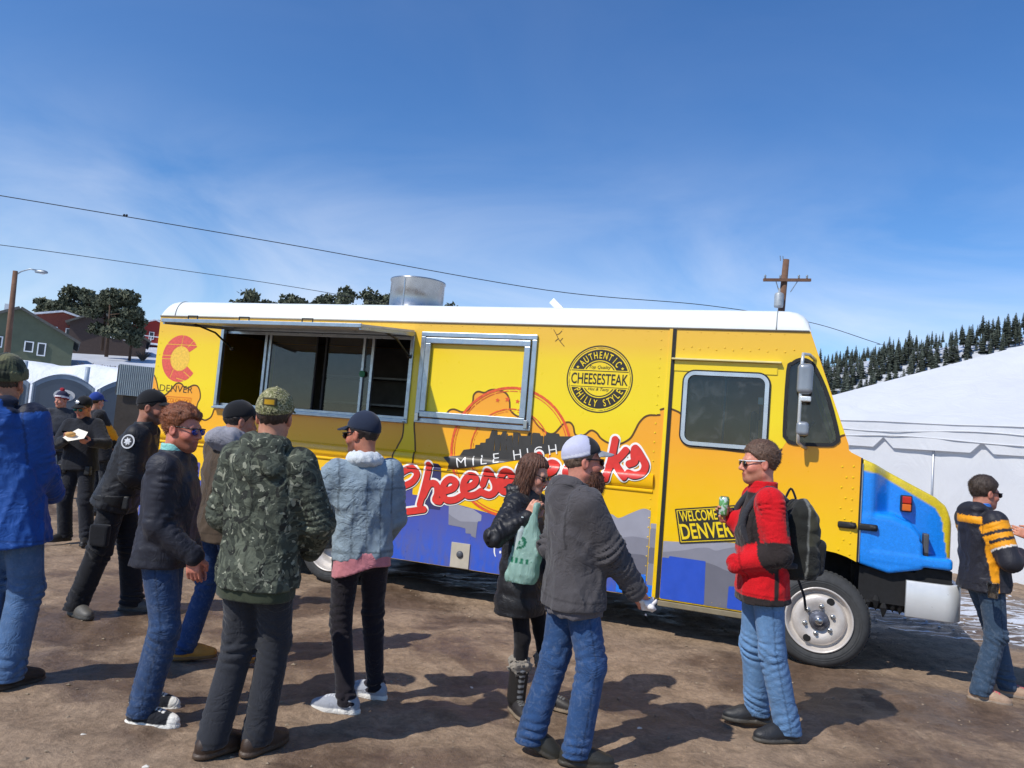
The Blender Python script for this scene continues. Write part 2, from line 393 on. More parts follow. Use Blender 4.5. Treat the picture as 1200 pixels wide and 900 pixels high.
def arc(cx, cz, r, a0, a1, n): return [(cx+r*math.cos(R(a0+(a1-a0)*i/n)), cz+r*math.sin(R(a0+(a1-a0)*i/n))) for i in range(n+1)]
def rrect(x0, x1, z0, z1, r, n=6):
    return arc(x1-r, z0+r, r, -90, 0, n)+arc(x1-r, z1-r, r, 0, 90, n)+arc(x0+r, z1-r, r, 90, 180, n)+arc(x0+r, z0+r, r, 180, 270, n)
WH_F, WH_R, WH_Z, ARCH = -0.10, -4.86, 0.39, 0.57
a_end = math.degrees(math.acos((0.16-WH_F)/ARCH))
outline = [(LEN0, ZB), (WH_R-ARCH-0.02, ZB)]+arc(WH_R, WH_Z+0.02, ARCH+0.02, 180, 0, 16)+[(WH_R+ARCH+0.02, ZB), (WH_F-ARCH, ZB)]+arc(WH_F, WH_Z, ARCH, 180, a_end, 14)
outline += [(0.16, 1.748), (0.085, 1.782), (0.064, 1.80), (0.058, 1.85), (-0.281, ZT), (LEN0, ZT)]
W1 = (-6.575, -4.10, 1.755, 2.655)                               # serving opening
DW = (-1.30, -0.605, 1.755, 2.385)                               # door window
QW = [(-0.41, 2.50), (-0.44, 2.44), (-0.442, 1.93), (-0.425, 1.87), (-0.37, 1.83), (-0.10, 1.835), (-0.045, 1.86), (-0.03, 1.91), (-0.119, 2.225), (-0.224, 2.457), (-0.285, 2.525), (-0.355, 2.535)]
QW = smooth_line(QW, 3, True); QW = [tuple(p) for p in QW][::-1]
def holed_panel(mb, outer, holes, y, depth):
    loops = [outer]+holes; flat = [p for l in loops for p in l]
    tris = tessellate_polygon([[Vector((x, z, 0)) for x, z in l] for l in loops])
    F = []
    for t in tris:
        a, b, c = (flat[i] for i in t); ar = (b[0]-a[0])*(c[1]-a[1])-(c[0]-a[0])*(b[1]-a[1]); F.append(t if ar > 0 else (t[0], t[2], t[1]))
    mb.add([(x, y, z) for x, z in flat], F)
    for l in loops:
        n = len(l); V = [(x, y, z) for x, z in l]+[(x, y+depth, z) for x, z in l]
        mb.add(V, [(i, (i+1) % n, n+(i+1) % n, n+i) for i in range(n)])
w1loop = [(W1[0], W1[2]), (W1[0], W1[3]), (W1[1], W1[3]), (W1[1], W1[2])]
mb = MB(); holed_panel(mb, outline, [w1loop, rrect(*DW, 0.08), QW], 0.0, 0.05)
mb.build('side_panel', M_or, truck)
mb = MB(); holed_panel(mb, [(x, z) for x, z in outline], [], WID-0.05, 0.05); mb.build('far_side_panel', M_or, truck)
mb = MB(); mb.box(LEN0+0.0, LEN0+0.05, 0.052, WID-0.052, ZB, ZT); mb.build('rear_wall', M_ye, truck)
mb = MB(); mb.box(LEN0+0.06, -0.3, 0.06, WID-0.06, 0.62, 0.68); mb.build('floor_plate', M_chas, truck)
mb = MB(); mb.box(0.10, 0.155, 0.052, WID-0.052, 0.96, 1.735); mb.build('firewall', M_or, truck)
# windscreen with its frame
sl = (Vector((-0.281, 0, ZT))-Vector((0.058, 0, 1.85))); wn_ = sl.normalized()
def on_screen(t, y, off=0.0): p = Vector((0.058, y, 1.85))+sl*t; return (p.x-off*wn_.z, p.y, p.z+off*wn_.x)
mb = MB()
for y0, y1, t0, t1 in ((0.052, 0.16, 0, 1), (WID-0.16, WID-0.052, 0, 1), (0.16, WID-0.16, 0, 0.08), (0.16, WID-0.16, 0.86, 1), (WID/2-0.03, WID/2+0.03, 0.08, 0.86)):
    q = [on_screen(t0, y0), on_screen(t0, y1), on_screen(t1, y1), on_screen(t1, y0)]; q2 = [on_screen(t0, y0, 0.04), on_screen(t0, y1, 0.04), on_screen(t1, y1, 0.04), on_screen(t1, y0, 0.04)]
    mb.add(q+q2, [(0, 1, 2, 3), (7, 6, 5, 4), (0, 4, 5, 1), (1, 5, 6, 2), (2, 6, 7, 3), (3, 7, 4, 0)])
scr = mb.build('windscreen_frame', M_ye, truck)
for y0, y1 in ((0.16, WID/2-0.03), (WID/2+0.03, WID-0.16)):
    mesh_obj('pane', [on_screen(0.08, y0, 0.02), on_screen(0.08, y1, 0.02), on_screen(0.86, y1, 0.02), on_screen(0.86, y0, 0.02)], [(0, 1, 2, 3)], M_gl2, scr)
mb = MB(); mb.box(0.055, 0.10, 0.052, WID-0.052, 1.70, 1.765, bev=0.01); mb.build('cowl', M_or, truck)

# roof: white, coved along both sides and at both ends
def roof():
    st = [(LEN0-0.004, 0.0), (LEN0+0.004, 0.35), (LEN0+0.02, 0.62), (LEN0+0.05, 0.82), (LEN0+0.09, 0.94), (LEN0+0.14, 0.99), (LEN0+0.2, 1.0)]
    st += [(x, 1.0) for x in np.linspace(-6.8, -1.0, 14)]+[(-0.56, 1.0), (-0.47, 0.985), (-0.40, 0.93), (-0.345, 0.80), (-0.305, 0.58), (-0.285, 0.3), (-0.277, 0.0)]
    sec = [(0.15*(1-math.cos(a)), 0.20*math.sin(a)) for a in np.linspace(0, math.pi/2, 9)]+[(0.5, 0.222), (WID/2, 0.235)]
    sec += [(WID-y, z) for y, z in sec[::-1][1:]]
    V = []; n = len(sec)
    for x, k in st:
        for y, z in sec:
            zz = z*k; V.append((x, min(max(y, -0.004), WID+0.004), ZT+zz+random.uniform(-1, 1)*0.0015*(k > 0)))
    F = [(i*n+j, (i+1)*n+j, (i+1)*n+j+1, i*n+j+1) for i in range(len(st)-1) for j in range(n-1)]
    return mesh_obj('roof', V, F, M_white, truck, True)
rf = roof()
mb = MB(); mb.tube([(LEN0, -0.006, ZT), (-0.29, -0.006, ZT)], 0.009, 8); mb.build('drip_moulding', mat('grey_moulding', '8a8070', 0.5), rf, True)
for x in (-7.33, -0.56):
    mb = MB(); P = [(x, 0.15*(1-math.cos(a))-0.003*math.cos(a), ZT+0.20*math.sin(a)+0.003) for a in np.linspace(0, math.pi/2, 10)]+[(x, WID/2, ZT+0.24)]; mb.tube(P, 0.005, 6); mb.build('roof_seam', mat('seam_grey', '9a9d9c', 0.6), rf, True)
# exhaust hood and folded dish on the roof
def on_roof(x, y): return Vector((x, y, ZT+0.225))
M_exh = mat('galvanised_duct', 'a4a5a6', 0.3, 0.9, var=0.1, scale=4)
vent = empty('exhaust_duct', (-4.74, 1.15, ZT+0.22)); vent.parent = truck
mb = MB(); mb.lathe([(0.335, 0.0), (0.335, 0.02), (0.325, 0.03), (0.325, 0.44), (0.335, 0.445), (0.335, 0.465), (0.322, 0.468), (0.315, 0.44), (0.315, 0.1)], 48); mb.build('duct', M_exh, vent, True)
mb = MB(); mb.box(-0.008, 0.008, -0.329, -0.321, 0.03, 0.44); mb.build('seam', M_exh, vent)
mb = MB(); mb.box(-0.42, 0.42, -0.42, 0.42, -0.02, 0.03); mb.build('flashing', M_white, vent)
dish = empty('roof_antenna', (-2.75, 1.3, ZT+0.22)); dish.parent = truck
mb = MB(); mb.box(-0.04, 0.04, -0.03, 0.03, -0.05, 0.42, Matrix.Rotation(R(-48), 4, 'Y'), bev=0.012); mb.box(-0.10, -0.055, -0.03, 0.03, 0.0, 0.34, Matrix.Rotation(R(-50), 4, 'Y'), bev=0.008); mb.build('blade', M_white, dish)

# belt rail pressed along the side
RZ0, RZ1, RH = 1.325, 1.455, 0.034
def rail_prof(z):
    z = np.asarray(z, float); t = (z-(RZ0+RZ1)/2)/((RZ1-RZ0)/2); return RH*np.sqrt(np.clip(1-t*t, 0, 1))+np.where((z > 1.283) & (z < 1.312), 0.008, 0)
zs = sorted(set([1.275, 1.283, 1.2831, 1.3119, 1.312, RZ0-0.002]+list(np.linspace(RZ0, RZ1, 15))+[RZ1+0.002]))
V = [(x, -float(rail_prof(z))-0.0008, z) for x in (LEN0, -1.53) for z in zs]; n = len(zs)
mesh_obj('belt_rail', V, [(i, n+i, n+i+1, i+1) for i in range(n-1)]+[tuple(range(n, 2*n))], M_or, truck, True)

# printed graphics -------------------------------------------------
def sheet(name, f, box, h, m, layer, parent=truck, rail=True):
    V, F = field_sheet(f, box[0], box[1], box[2], box[3], h); V = np.array(V)
    y = -0.0012*layer-(rail_prof(V[:, 1])*(V[:, 0] < -1.525) if rail else 0)
    return mesh_obj(name, np.c_[V[:, 0], np.broadcast_to(y, len(V)), V[:, 1]], F, m, parent, False)
D1 = [(-7.62, 2.12), (-7.543, 2.065), (-7.491, 1.985), (-7.458, 1.905), (-7.403, 1.847), (-7.349, 1.84), (-7.301, 1.873), (-7.236, 1.937), (-7.2, 1.98), (-7.15, 1.995), (-7.102, 1.98), (-7.066, 1.951), (-7.013, 1.942), (-6.965, 1.967), (-6.916, 1.981), (-6.863, 1.967), (-6.823, 1.909), (-6.81, 1.834), (-6.836, 1.779), (-6.843, 1.71), (-6.807, 1.636), (-6.76, 1.601), (-6.708, 1.587), (-6.66, 1.603), (-6.616, 1.64), (-6.593, 1.716)]
D2 = [(-4.12, 1.723), (-4.123, 1.591), (-4.176, 1.473), (-4.198, 1.357), (-4.156, 1.29), (-4.065, 1.265), (-3.99, 1.305), (-3.958, 1.378), (-3.971, 1.55), (-4.0, 1.731), (-3.985, 1.83)]
D3 = [(-3.941, 1.879), (-3.901, 1.872), (-3.808, 1.814), (-3.73, 1.811), (-3.66, 1.844), (-3.617, 1.898), (-3.559, 1.911), (-3.475, 1.888), (-3.409, 1.918), (-3.37, 1.998), (-3.367, 2.065), (-3.324, 2.104), (-3.25, 2.095), (-3.206, 2.121), (-3.143, 2.133), (-3.051, 2.117), (-3.003, 2.083), (-2.975, 2.015), (-2.961, 1.939), (-2.881, 1.885), (-2.809, 1.898), (-2.738, 1.882), (-2.671, 1.816), (-2.625, 1.779), (-2.553, 1.743), (-2.494, 1.752), (-2.44, 1.817), (-2.401, 1.856), (-2.351, 1.863), (-2.314, 1.826), (-2.292, 1.755), (-2.241, 1.743), (-2.193, 1.762), (-2.154, 1.797), (-2.122, 1.803), (-2.079, 1.779), (-2.043, 1.738), (-1.967, 1.7), (-1.871, 1.697), (-1.802, 1.729), (-1.757, 1.772), (-1.723, 1.844), (-1.696, 1.905), (-1.652, 1.959), (-1.607, 1.981), (-1.561, 1.984), (-1.514, 1.99)]
D4 = [(-1.51, 2.038), (-1.465, 2.053), (-1.421, 2.052), (-1.349, 2.028), (-1.191, 1.906), (-0.924, 1.738), (-0.709, 1.719), (-0.535, 1.733), (-0.48, 1.745), (-0.448, 1.788), (-0.429, 1.822), (-0.371, 1.86), (-0.168, 1.864), (-0.018, 1.897), (0.007, 1.917), (0.06, 1.93)]
edge = smooth_line(D1, 3)+[np.array((-6.60, 1.74)), np.array((-4.10, 1.74))]+smooth_line(D2+D3, 3)+smooth_line(D4, 3)
yreg = edge+[np.array((0.06, 3.0)), np.array((-7.7, 3.0))]
holes = [w1loop, rrect(*DW, 0.08), QW]
cut_all = lambda X, Z: np.minimum.reduce([poly_sd(X, Z, h) for h in holes])
inside = lambda X, Z: poly_sd(X, Z, outline)
sheet('yellow_drip_print', lambda X, Z: np.maximum.reduce([poly_sd(X, Z, yreg), inside(X, Z)+0.003, 0.004-cut_all(X, Z)]), (-7.58, 0.1, 1.2, 2.8), 0.014, M_ye, 1)
for _d in (D1, D2+D3, D4[:4]+[(-1.325, 2.01)], [(-1.06, 1.735), (-0.924, 1.722), (-0.709, 1.714), (-0.535, 1.728), (-0.48, 1.745), (-0.462, 1.765)], [(-0.018, 1.897), (0.007, 1.917), (0.055, 1.93)]): sheet('drip_outline_print', lambda X, Z: np.maximum.reduce([line_d(X, Z, smooth_line(_d, 3))-0.0085, inside(X, Z)+0.003, 0.006-cut_all(X, Z)]), (max(min(q_[0] for q_ in _d)-0.03, -7.56), min(max(q_[0] for q_ in _d)+0.03, 0.08), 1.2, 2.15), 0.008, M_out, 2)
# lower city print: blue, navy tower, grey hills
blue = [(-7.56, 0.3), (-7.56, 0.95), (-7.1, 0.95), (-7.1, 1.1), (-6.7, 1.1), (-6.7, 0.9), (-5.9, 0.9), (-5.9, 1.12), (-4.45, 1.12), (-4.45, 1.2), (-4.2, 1.2), (-4.2, 1.12), (-3.95, 1.12), (-3.95, 1.02), (-3.86, 1.02), (-3.86, 0.96), (-3.54, 0.96), (-3.54, 0.99), (-2.9, 0.90), (-2.6, 0.90), (-2.6, 0.98), (-2.2, 0.98), (-2.2, 0.86), (-1.99, 0.86), (-1.99, 0.64), (-1.9, 0.64), (-1.9, 0.5), (-1.51, 0.5), (-1.51, 0.3)]
body_only = lambda X, Z: inside(X, Z)+0.003
sheet('blue_city_print', lambda X, Z: np.maximum(poly_sd(X, Z, blue), body_only(X, Z)), (-7.56, -1.45, 0.3, 1.3), 0.016, M_blue, 1)
sheet('navy_tower_print', lambda X, Z: poly_sd(X, Z, [(-3.83, 0.9), (-3.83, 1.31), (-3.80, 1.36), (-3.67, 1.355), (-3.65, 1.32), (-3.62, 0.9)]), (-3.9, -3.55, 0.85, 1.4), 0.01, M_nav, 2)
g1 = [(-3.533, 0.985), (-3.45, 0.98), (-3.354, 0.956), (-3.27, 0.95), (-3.171, 0.902), (-3.17, 0.843), (-3.205, 0.836), (-3.213, 0.673), (-3.264, 0.688), (-3.266, 0.708), (-3.325, 0.706), (-3.329, 0.752), (-3.393, 0.76), (-3.516, 0.766)]
sheet('grey_step_print', lambda X, Z: poly_sd(X, Z, g1), (-3.6, -3.1, 0.6, 1.05), 0.008, M_g1, 2)
sheet('grey_step_print', lambda X, Z: np.maximum(poly_sd(X, Z, g1)+0.001, poly_sd(X, Z, [(-3.6, 0.885), (-3.523, 0.875), (-3.474, 0.847), (-3.387, 0.815), (-3.1, 0.84), (-3.1, 0.5), (-3.6, 0.5)])), (-3.6, -3.1, 0.6, 1.0), 0.008, M_g2, 3)
def hills(name, top, bot, x0, x1, m, layer, z1=1.3):
    pg = [(x0, bot)]+[p for p in smooth_line(top, 4)]+[(x1, bot)]
    sheet(name, lambda X, Z: np.maximum(poly_sd(X, Z, pg), body_only(X, Z)), (x0-0.02, x1+0.02, bot-0.02, z1), 0.01, m, layer)
hills('grey_hill_print', [(-2.25, 0.93), (-2.1, 1.02), (-1.903, 1.056), (-1.822, 1.027), (-1.708, 1.086), (-1.603, 1.136), (-1.535, 1.125)], 0.5, -2.25, -1.535, M_g1, 2)
hills('grey_hill_print', [(-2.25, 0.8), (-1.9, 0.83), (-1.785, 0.854), (-1.693, 0.877), (-1.6, 0.877), (-1.535, 0.873)], 0.5, -2.25, -1.535, M_g2, 3)
hills('grey_hill_print', [(-2.25, 0.66), (-1.9, 0.7), (-1.759, 0.704), (-1.682, 0.722), (-1.589, 0.727), (-1.535, 0.716)], 0.5, -2.25, -1.535, M_g3, 4)
sheet('cyan_step_print', lambda X, Z: poly_sd(X, Z, [(-1.80, 0.37), (-1.80, 0.46), (-1.70, 0.46), (-1.70, 0.52), (-1.63, 0.52), (-1.63, 0.55), (-1.57, 0.555), (-1.54, 0.56), (-1.54, 0.37)]), (-1.85, -1.5, 0.36, 0.6), 0.008, M_cy, 5)
for z0, z1, m, l in ((0.97, 1.014, M_g1, 2), (0.80, 0.97, M_g2, 3), (0.66, 0.80, M_g3, 2), (0.47, 0.66, M_g2, 3), (0.37, 0.47, M_cy, 4)):
    sheet('pillar_print', lambda X, Z: poly_sd(X, Z, [(-1.528, z0), (-1.44, z0), (-1.44, z1), (-1.528, z1)]), (-1.54, -1.43, z0-0.01, z1+0.01), 0.01, m, l)
hills('door_hill_print', [(-1.405, 0.872), (-1.259, 0.882), (-1.1, 0.90), (-0.792, 0.93), (-0.62, 0.90)], 0.37, -1.405, -0.62, M_g1, 2)
hills('door_hill_print', [(-1.405, 0.775), (-1.232, 0.811), (-1.1, 0.85), (-1.015, 0.861), (-0.95, 0.845), (-0.872, 0.872), (-0.75, 0.90), (-0.62, 0.86)], 0.37, -1.405, -0.62, M_g2, 3)
hills('door_hill_print', [(-1.029, 0.735), (-0.95, 0.72), (-0.861, 0.691), (-0.804, 0.684), (-0.7, 0.69), (-0.64, 0.67)], 0.37, -1.029, -0.64, M_g3, 4)
sheet('door_blue_print', lambda X, Z: poly_sd(X, Z, [(-1.405, 0.372), (-1.405, 0.729), (-1.345, 0.729), (-1.345, 0.748), (-1.03, 0.744), (-1.022, 0.372)]), (-1.42, -1.0, 0.36, 0.77), 0.01, M_bl2, 5)
sheet('door_blue_print', lambda X, Z: np.maximum(poly_sd(X, Z, [(-0.83, 0.372), (-0.825, 0.56), (-0.65, 0.57), (-0.65, 0.372)]), body_only(X, Z)), (-0.85, -0.6, 0.36, 0.6), 0.01, M_bl2, 5)
# big round stamp behind the lettering
def rings(name, cx, cz, rr, m, layer, x0, x1, z0, z1, cut=None):
    def f(X, Z):
        d = np.hypot(X-cx, Z-cz); v = np.minimum.reduce([np.abs(d-(a+b)/2)-(b-a)/2 for a, b in rr])
        g = np.sin(X*61+np.sin(Z*47)*2)*np.sin(Z*73+np.sin(X*39)*2)
        v = v+np.where(g > 0.80, 0.004, 0)
        return v
    return sheet(name, f, (x0, x1, z0, z1), 0.0075, m, layer)
HP = (-3.865, -2.84, 1.84, 2.615)                               # closed hatch panel
rings('stamp_ring_print', -2.937, 1.54, [(0.605, 0.632), (0.583, 0.592), (0.405, 0.418), (0.385, 0.391)], M_ring, 3, -3.6, -2.28, 0.88, 2.2)
def star(cx, cz, r, rot=0): return [(cx+(r if k % 2 == 0 else r*0.42)*math.sin(rot+math.pi*k/5), cz+(r if k % 2 == 0 else r*0.42)*math.cos(rot+math.pi*k/5)) for k in range(10)]
# dark skyline banner
ban = [(-3.584, 1.295), (-3.555, 1.364), (-3.625, 1.429), (-3.458, 1.458), (-3.422, 1.517), (-3.30, 1.54), (-3.30, 1.575), (-3.25, 1.58), (-3.25, 1.60), (-3.195, 1.606), (-3.195, 1.64), (-3.159, 1.652), (-3.138, 1.735), (-3.08, 1.735), (-3.076, 1.69), (-3.03, 1.70), (-3.025, 1.728), (-2.976, 1.735), (-2.964, 1.69), (-2.92, 1.70), (-2.915, 1.728), (-2.842, 1.728), (-2.83, 1.70), (-2.76, 1.705), (-2.755, 1.74), (-2.64, 1.74), (-2.63, 1.715), (-2.58, 1.72), (-2.575, 1.745), (-2.45, 1.75), (-2.44, 1.725), (-2.3, 1.735), (-2.36, 1.68), (-2.31, 1.62), (-2.45, 1.585), (-2.833, 1.467), (-3.148, 1.39)]
slits = [((-3.158+0.062*k, 1.52+0.010*k), (-3.165+0.062*k, 1.75)) for k in range(1, 6)]+[((-2.72, 1.62), (-2.72, 1.75)), ((-2.60, 1.64), (-2.60, 1.75))]
sheet('skyline_banner_print', lambda X, Z: np.maximum(poly_sd(X, Z, ban), 0.003-np.minimum.reduce([line_d(X, Z, s) for s in slits])), (-3.65, -2.28, 1.25, 1.78), 0.007, mat('banner_print', '3a3733', 0.45, var=0.15), 4)
# script lettering: red strokes, white edge, black shade
LET = [[(-4.056, 1.095), (-3.958, 1.148), (-3.914, 1.23), (-3.973, 1.284), (-4.072, 1.242), (-4.18, 1.14), (-4.241, 1.003), (-4.226, 0.874), (-4.117, 0.822), (-3.972, 0.848), (-3.80, 0.888)],
 [(-3.780, 1.335), (-3.812, 1.13), (-3.852, 0.93)], [(-3.82, 1.021), (-3.763, 1.142), (-3.689, 1.149), (-3.668, 1.061), (-3.685, 0.995), (-3.63, 0.985)],
 [(-3.597, 1.089), (-3.497, 1.13), (-3.478, 1.195), (-3.547, 1.214), (-3.604, 1.157), (-3.612, 1.068), (-3.561, 1.009), (-3.472, 1.019), (-3.406, 1.059)],
 [(-3.378, 1.142), (-3.28, 1.189), (-3.264, 1.254), (-3.329, 1.273), (-3.384, 1.212), (-3.39, 1.123), (-3.338, 1.076), (-3.257, 1.089), (-3.198, 1.13)],
 [(-3.185, 1.20), (-3.142, 1.328), (-3.09, 1.27), (-3.052, 1.204), (-3.055, 1.14), (-3.108, 1.105), (-3.177, 1.118)],
 [(-2.997, 1.217), (-2.908, 1.263), (-2.892, 1.326), (-2.955, 1.345), (-3.003, 1.286), (-3.009, 1.199), (-2.965, 1.154), (-2.886, 1.167), (-2.832, 1.209)],
 [(-2.825, 1.27), (-2.789, 1.409), (-2.735, 1.35), (-2.700, 1.28), (-2.705, 1.22), (-2.749, 1.19), (-2.815, 1.205)],
 [(-2.63, 1.534), (-2.655, 1.36), (-2.648, 1.27), (-2.58, 1.251)], [(-2.712, 1.424), (-2.573, 1.465)],
 [(-2.543, 1.359), (-2.465, 1.398), (-2.449, 1.452), (-2.504, 1.467), (-2.548, 1.414), (-2.554, 1.334), (-2.507, 1.29), (-2.444, 1.303), (-2.396, 1.337)],
 [(-2.221, 1.485), (-2.296, 1.49), (-2.345, 1.413), (-2.322, 1.344), (-2.259, 1.345), (-2.218, 1.449)], [(-2.21, 1.48), (-2.219, 1.365), (-2.173, 1.346), (-2.114, 1.383)],
 [(-1.905, 1.736), (-1.928, 1.56), (-1.965, 1.372)], [(-1.945, 1.490), (-1.85, 1.58), (-1.80, 1.645)], [(-1.905, 1.535), (-1.854, 1.47), (-1.795, 1.405)],
 [(-1.76, 1.525), (-1.712, 1.552), (-1.722, 1.611), (-1.712, 1.672), (-1.655, 1.60), (-1.613, 1.527), (-1.632, 1.458), (-1.697, 1.428), (-1.76, 1.442)]]
LET = [smooth_line(l, 4) for l in LET]
def let_d(X, Z):
    d = np.full(X.shape, 1e9)
    for l in LET:
        a = np.array(l); m = (X > a[:, 0].min()-0.12) & (X < a[:, 0].max()+0.12) & (Z > a[:, 1].min()-0.12) & (Z < a[:, 1].max()+0.12)
        d[m] = np.minimum(d[m], line_d(X[m], Z[m], l))
    return d
LB = (-4.35, -1.5, 0.74, 1.82)
sheet('script_edge_print', lambda X, Z: let_d(X, Z)-0.052, LB, 0.008, M_wp, 5)
sheet('script_shade_print', lambda X, Z: np.maximum(let_d(X, Z)-0.041, 0.0), LB, 0.3, M_ink, 6) if False else None
sheet('script_shade_print', lambda X, Z: np.maximum(let_d(X-0.012, Z+0.012)-0.033, let_d(X, Z)-0.044), LB, 0.008, M_ink, 6)
sheet('script_lettering_print', lambda X, Z: let_d(X, Z)-0.0335, LB, 0.0075, M_redp, 7)

def put_text(name, body, x, z, height, m, layer, width=None, rot=0.0, shear=0.0, bold=0.0, align='LEFT', parent=truck, y=0.0):
    V, F = text_mesh(body, 1.0, 'LEFT', bold); x0, x1 = V[:, 0].min(), V[:, 0].max(); z0, z1 = V[:, 1].min(), V[:, 1].max()
    sy = height/(z1-z0); sx = (width/(x1-x0)) if width else sy
    X = (V[:, 0]-x0)*sx; Z = (V[:, 1]-z0)*sy; X = X+shear*Z
    if align == 'CENTER': X = X-(X.max()+X.min())/2
    c, s = math.cos(rot), math.sin(rot); PX, PZ = x+X*c-Z*s, z+X*s+Z*c
    if x < -1.53 and PZ.min() < 1.46 and PZ.max() > 1.28:           # follow the belt rail
        bm = bmesh.new(); vs = [bm.verts.new((a, 0, b)) for a, b in zip(PX, PZ)]
        for f in F:
            try: bm.faces.new([vs[i] for i in f])
            except ValueError: pass
        for zc in np.linspace(1.27, 1.455, 24): bmesh.ops.bisect_plane(bm, geom=list(bm.verts)+list(bm.edges)+list(bm.faces), plane_co=(0, 0, zc), plane_no=(0, 0, 1))
        bm.verts.index_update(); V2 = np.array([v.co[:] for v in bm.verts]); F = [[v.index for v in f.verts] for f in bm.faces]; bm.free(); V2[:, 1] = y-0.0012*layer-rail_prof(V2[:, 2])
        par_ = list(range(len(V2)))
        def root_(i):
            while par_[i] != i: par_[i] = par_[par_[i]]; i = par_[i]
            return i
        for f in F:
            for j in f[1:]: par_[root_(f[0])] = root_(j)
        for r_ in sorted(set(root_(f[0]) for f in F)):                  # one part for each letter
            ff = [f for f in F if root_(f[0]) == r_]; ids = sorted({j for f in ff for j in f}); mp_ = {j: i for i, j in enumerate(ids)}; mesh_obj(name, V2[ids], [[mp_[j] for j in f] for f in ff], m, parent)
        return None
    return mesh_obj(name, np.c_[PX, np.full(len(X), y-0.0012*layer), PZ], F, m, parent)
def put_arc(name, body, cx, cz, r, height, a_mid, step, m, layer, inward=False, parent=truck, cw=0.62):
    MBb = MB()
    for i, ch in enumerate(body):
        if ch == ' ': continue
        k = i-(len(body)-1)/2; a = R(a_mid-(k*step if not inward else -k*step)); V, F = text_mesh(ch, 1.0, 'LEFT', 0.012)
        xm = (V[:, 0].max()+V[:, 0].min())/2; X = (V[:, 0]-xm)*height/0.72*cw; Z = V[:, 1]*height/0.72
        if not inward: px, pz = cx+r*math.cos(a), cz+r*math.sin(a); t = a-math.pi/2
        else: px, pz = cx+(r+height)*math.cos(a), cz+(r+height)*math.sin(a); t = a+math.pi/2
        c, s = math.cos(t), math.sin(t); MBb.add(np.c_[px+X*c-Z*s, np.full(len(X), -0.0012*layer), pz+X*s+Z*c], F)
    return MBb.build(name, m, parent)
put_text('banner_lettering', 'M I L E', -3.462, 1.338, 0.092, M_wp, 6, 0.445, rot=0.200, bold=-0.01)
put_text('banner_lettering', 'H I G H', -2.880, 1.462, 0.095, M_wp, 6, 0.44, rot=0.215, bold=-0.01)
# round cheesesteak seal
cx, cz, r0 = -2.099, 2.288, 0.318
def disc(name, a, b, m, layer, extra=None, hh=0.0065):
    def f(X, Z):
        d = np.hypot(X-cx, Z-cz); v = np.maximum(d-b, a-d)
        return v if extra is None else np.maximum(v, extra(X, Z))
    sheet(name, f, (cx-b-0.02, cx+b+0.02, cz-b-0.02, cz+b+0.02), hh, m, layer, rail=False)
ba = 0.075
disc('seal_rim_print', r0-0.012, r0, M_ink, 2); disc('seal_rim_print', r0-0.027, r0-0.021, M_ink, 2)
for _s in (1, -1): disc('seal_band_print', 0.178, 0.278, M_ink, 2, lambda X, Z: ba+0.012-_s*(Z-cz)); disc('seal_band_print', 0.158, 0.168, M_ink, 2, lambda X, Z: ba+0.012-_s*(Z-cz))
disc('seal_line_print', 0.0, 0.285, M_ink, 2, lambda X, Z: np.abs(np.abs(Z-cz)-ba)-0.0035)
put_text('seal_lettering', 'CHEESESTEAK', cx, cz-0.052, 0.104, M_ink, 3, 0.545, bold=0.012, align='CENTER')
put_arc('seal_lettering', 'AUTHENTIC', cx, cz, 0.195, 0.066, 90, 12.5, M_yp, 4)
put_arc('seal_lettering', 'PHILLY STYLE', cx, cz, -0.261, 0.066, 90, -11.2, M_yp, 4) if False else put_arc('seal_lettering', 'PHILLY STYLE', cx, cz, 0.195, 0.066, -90, 11.2, M_yp, 4, True)
put_text('seal_lettering', 'Top Quality', cx, cz+0.088, 0.040, M_ink, 3, 0.21, align='CENTER', shear=0.3)
put_text('seal_lettering', 'Hot & Tasty', cx, cz-0.118, 0.036, M_ink, 3, 0.20, align='CENTER', shear=0.3)
for sx in (-1, 1):
    sp = star(cx+sx*0.215, cz+0.105, 0.018); sheet('seal_star_print', lambda X, Z: poly_sd(X, Z, sp), (cx+sx*0.215-0.03, cx+sx*0.215+0.03, cz+0.07, cz+0.14), 0.004, M_yp, 4, rail=False)
# red C with street-map lines, and its town name
c2 = (-7.176, 2.283)
def cmap(X, Z):
    d = np.hypot(X-c2[0], Z-c2[1]); a = np.degrees(np.arctan2(Z-c2[1], X-c2[0])); v = np.maximum(d-0.278, 0.147-d); v = np.maximum(v, (34-np.abs(a+2))*0.004)
    st = [((-7.5, 2.315), (-7.3, 2.315)), ((-7.5, 2.27), (-7.3, 2.275)), ((-7.45, 2.45), (-6.9, 2.445)), ((-7.18, 2.42), (-7.16, 2.6)), ((-7.08, 2.42), (-6.98, 2.52)), ((-7.35, 2.52), (-7.25, 2.56)), ((-7.1, 2.13), (-7.0, 2.07)), ((-7.26, 2.15), (-7.3, 2.05)), ((-7.02, 2.36), (-6.92, 2.44)), ((-7.2, 2.05), (-7.05, 2.02))]
    return np.maximum(v, 0.0035-np.minimum.reduce([line_d(X, Z, q) for q in st]))
sheet('c_emblem_print', cmap, (-7.47, -6.88, 1.99, 2.58), 0.006, mat('map_red_print', 'd8584a', 0.4, var=0.18, scale=40), 2, rail=False)
def csun(X, Z):
    d = np.hypot(X-c2[0], Z-c2[1]); a = np.arctan2(Z-c2[1], X-c2[0]); return np.maximum(d-0.143, 0.002-np.abs(np.sin(a*4+0.3))*d-0.0)
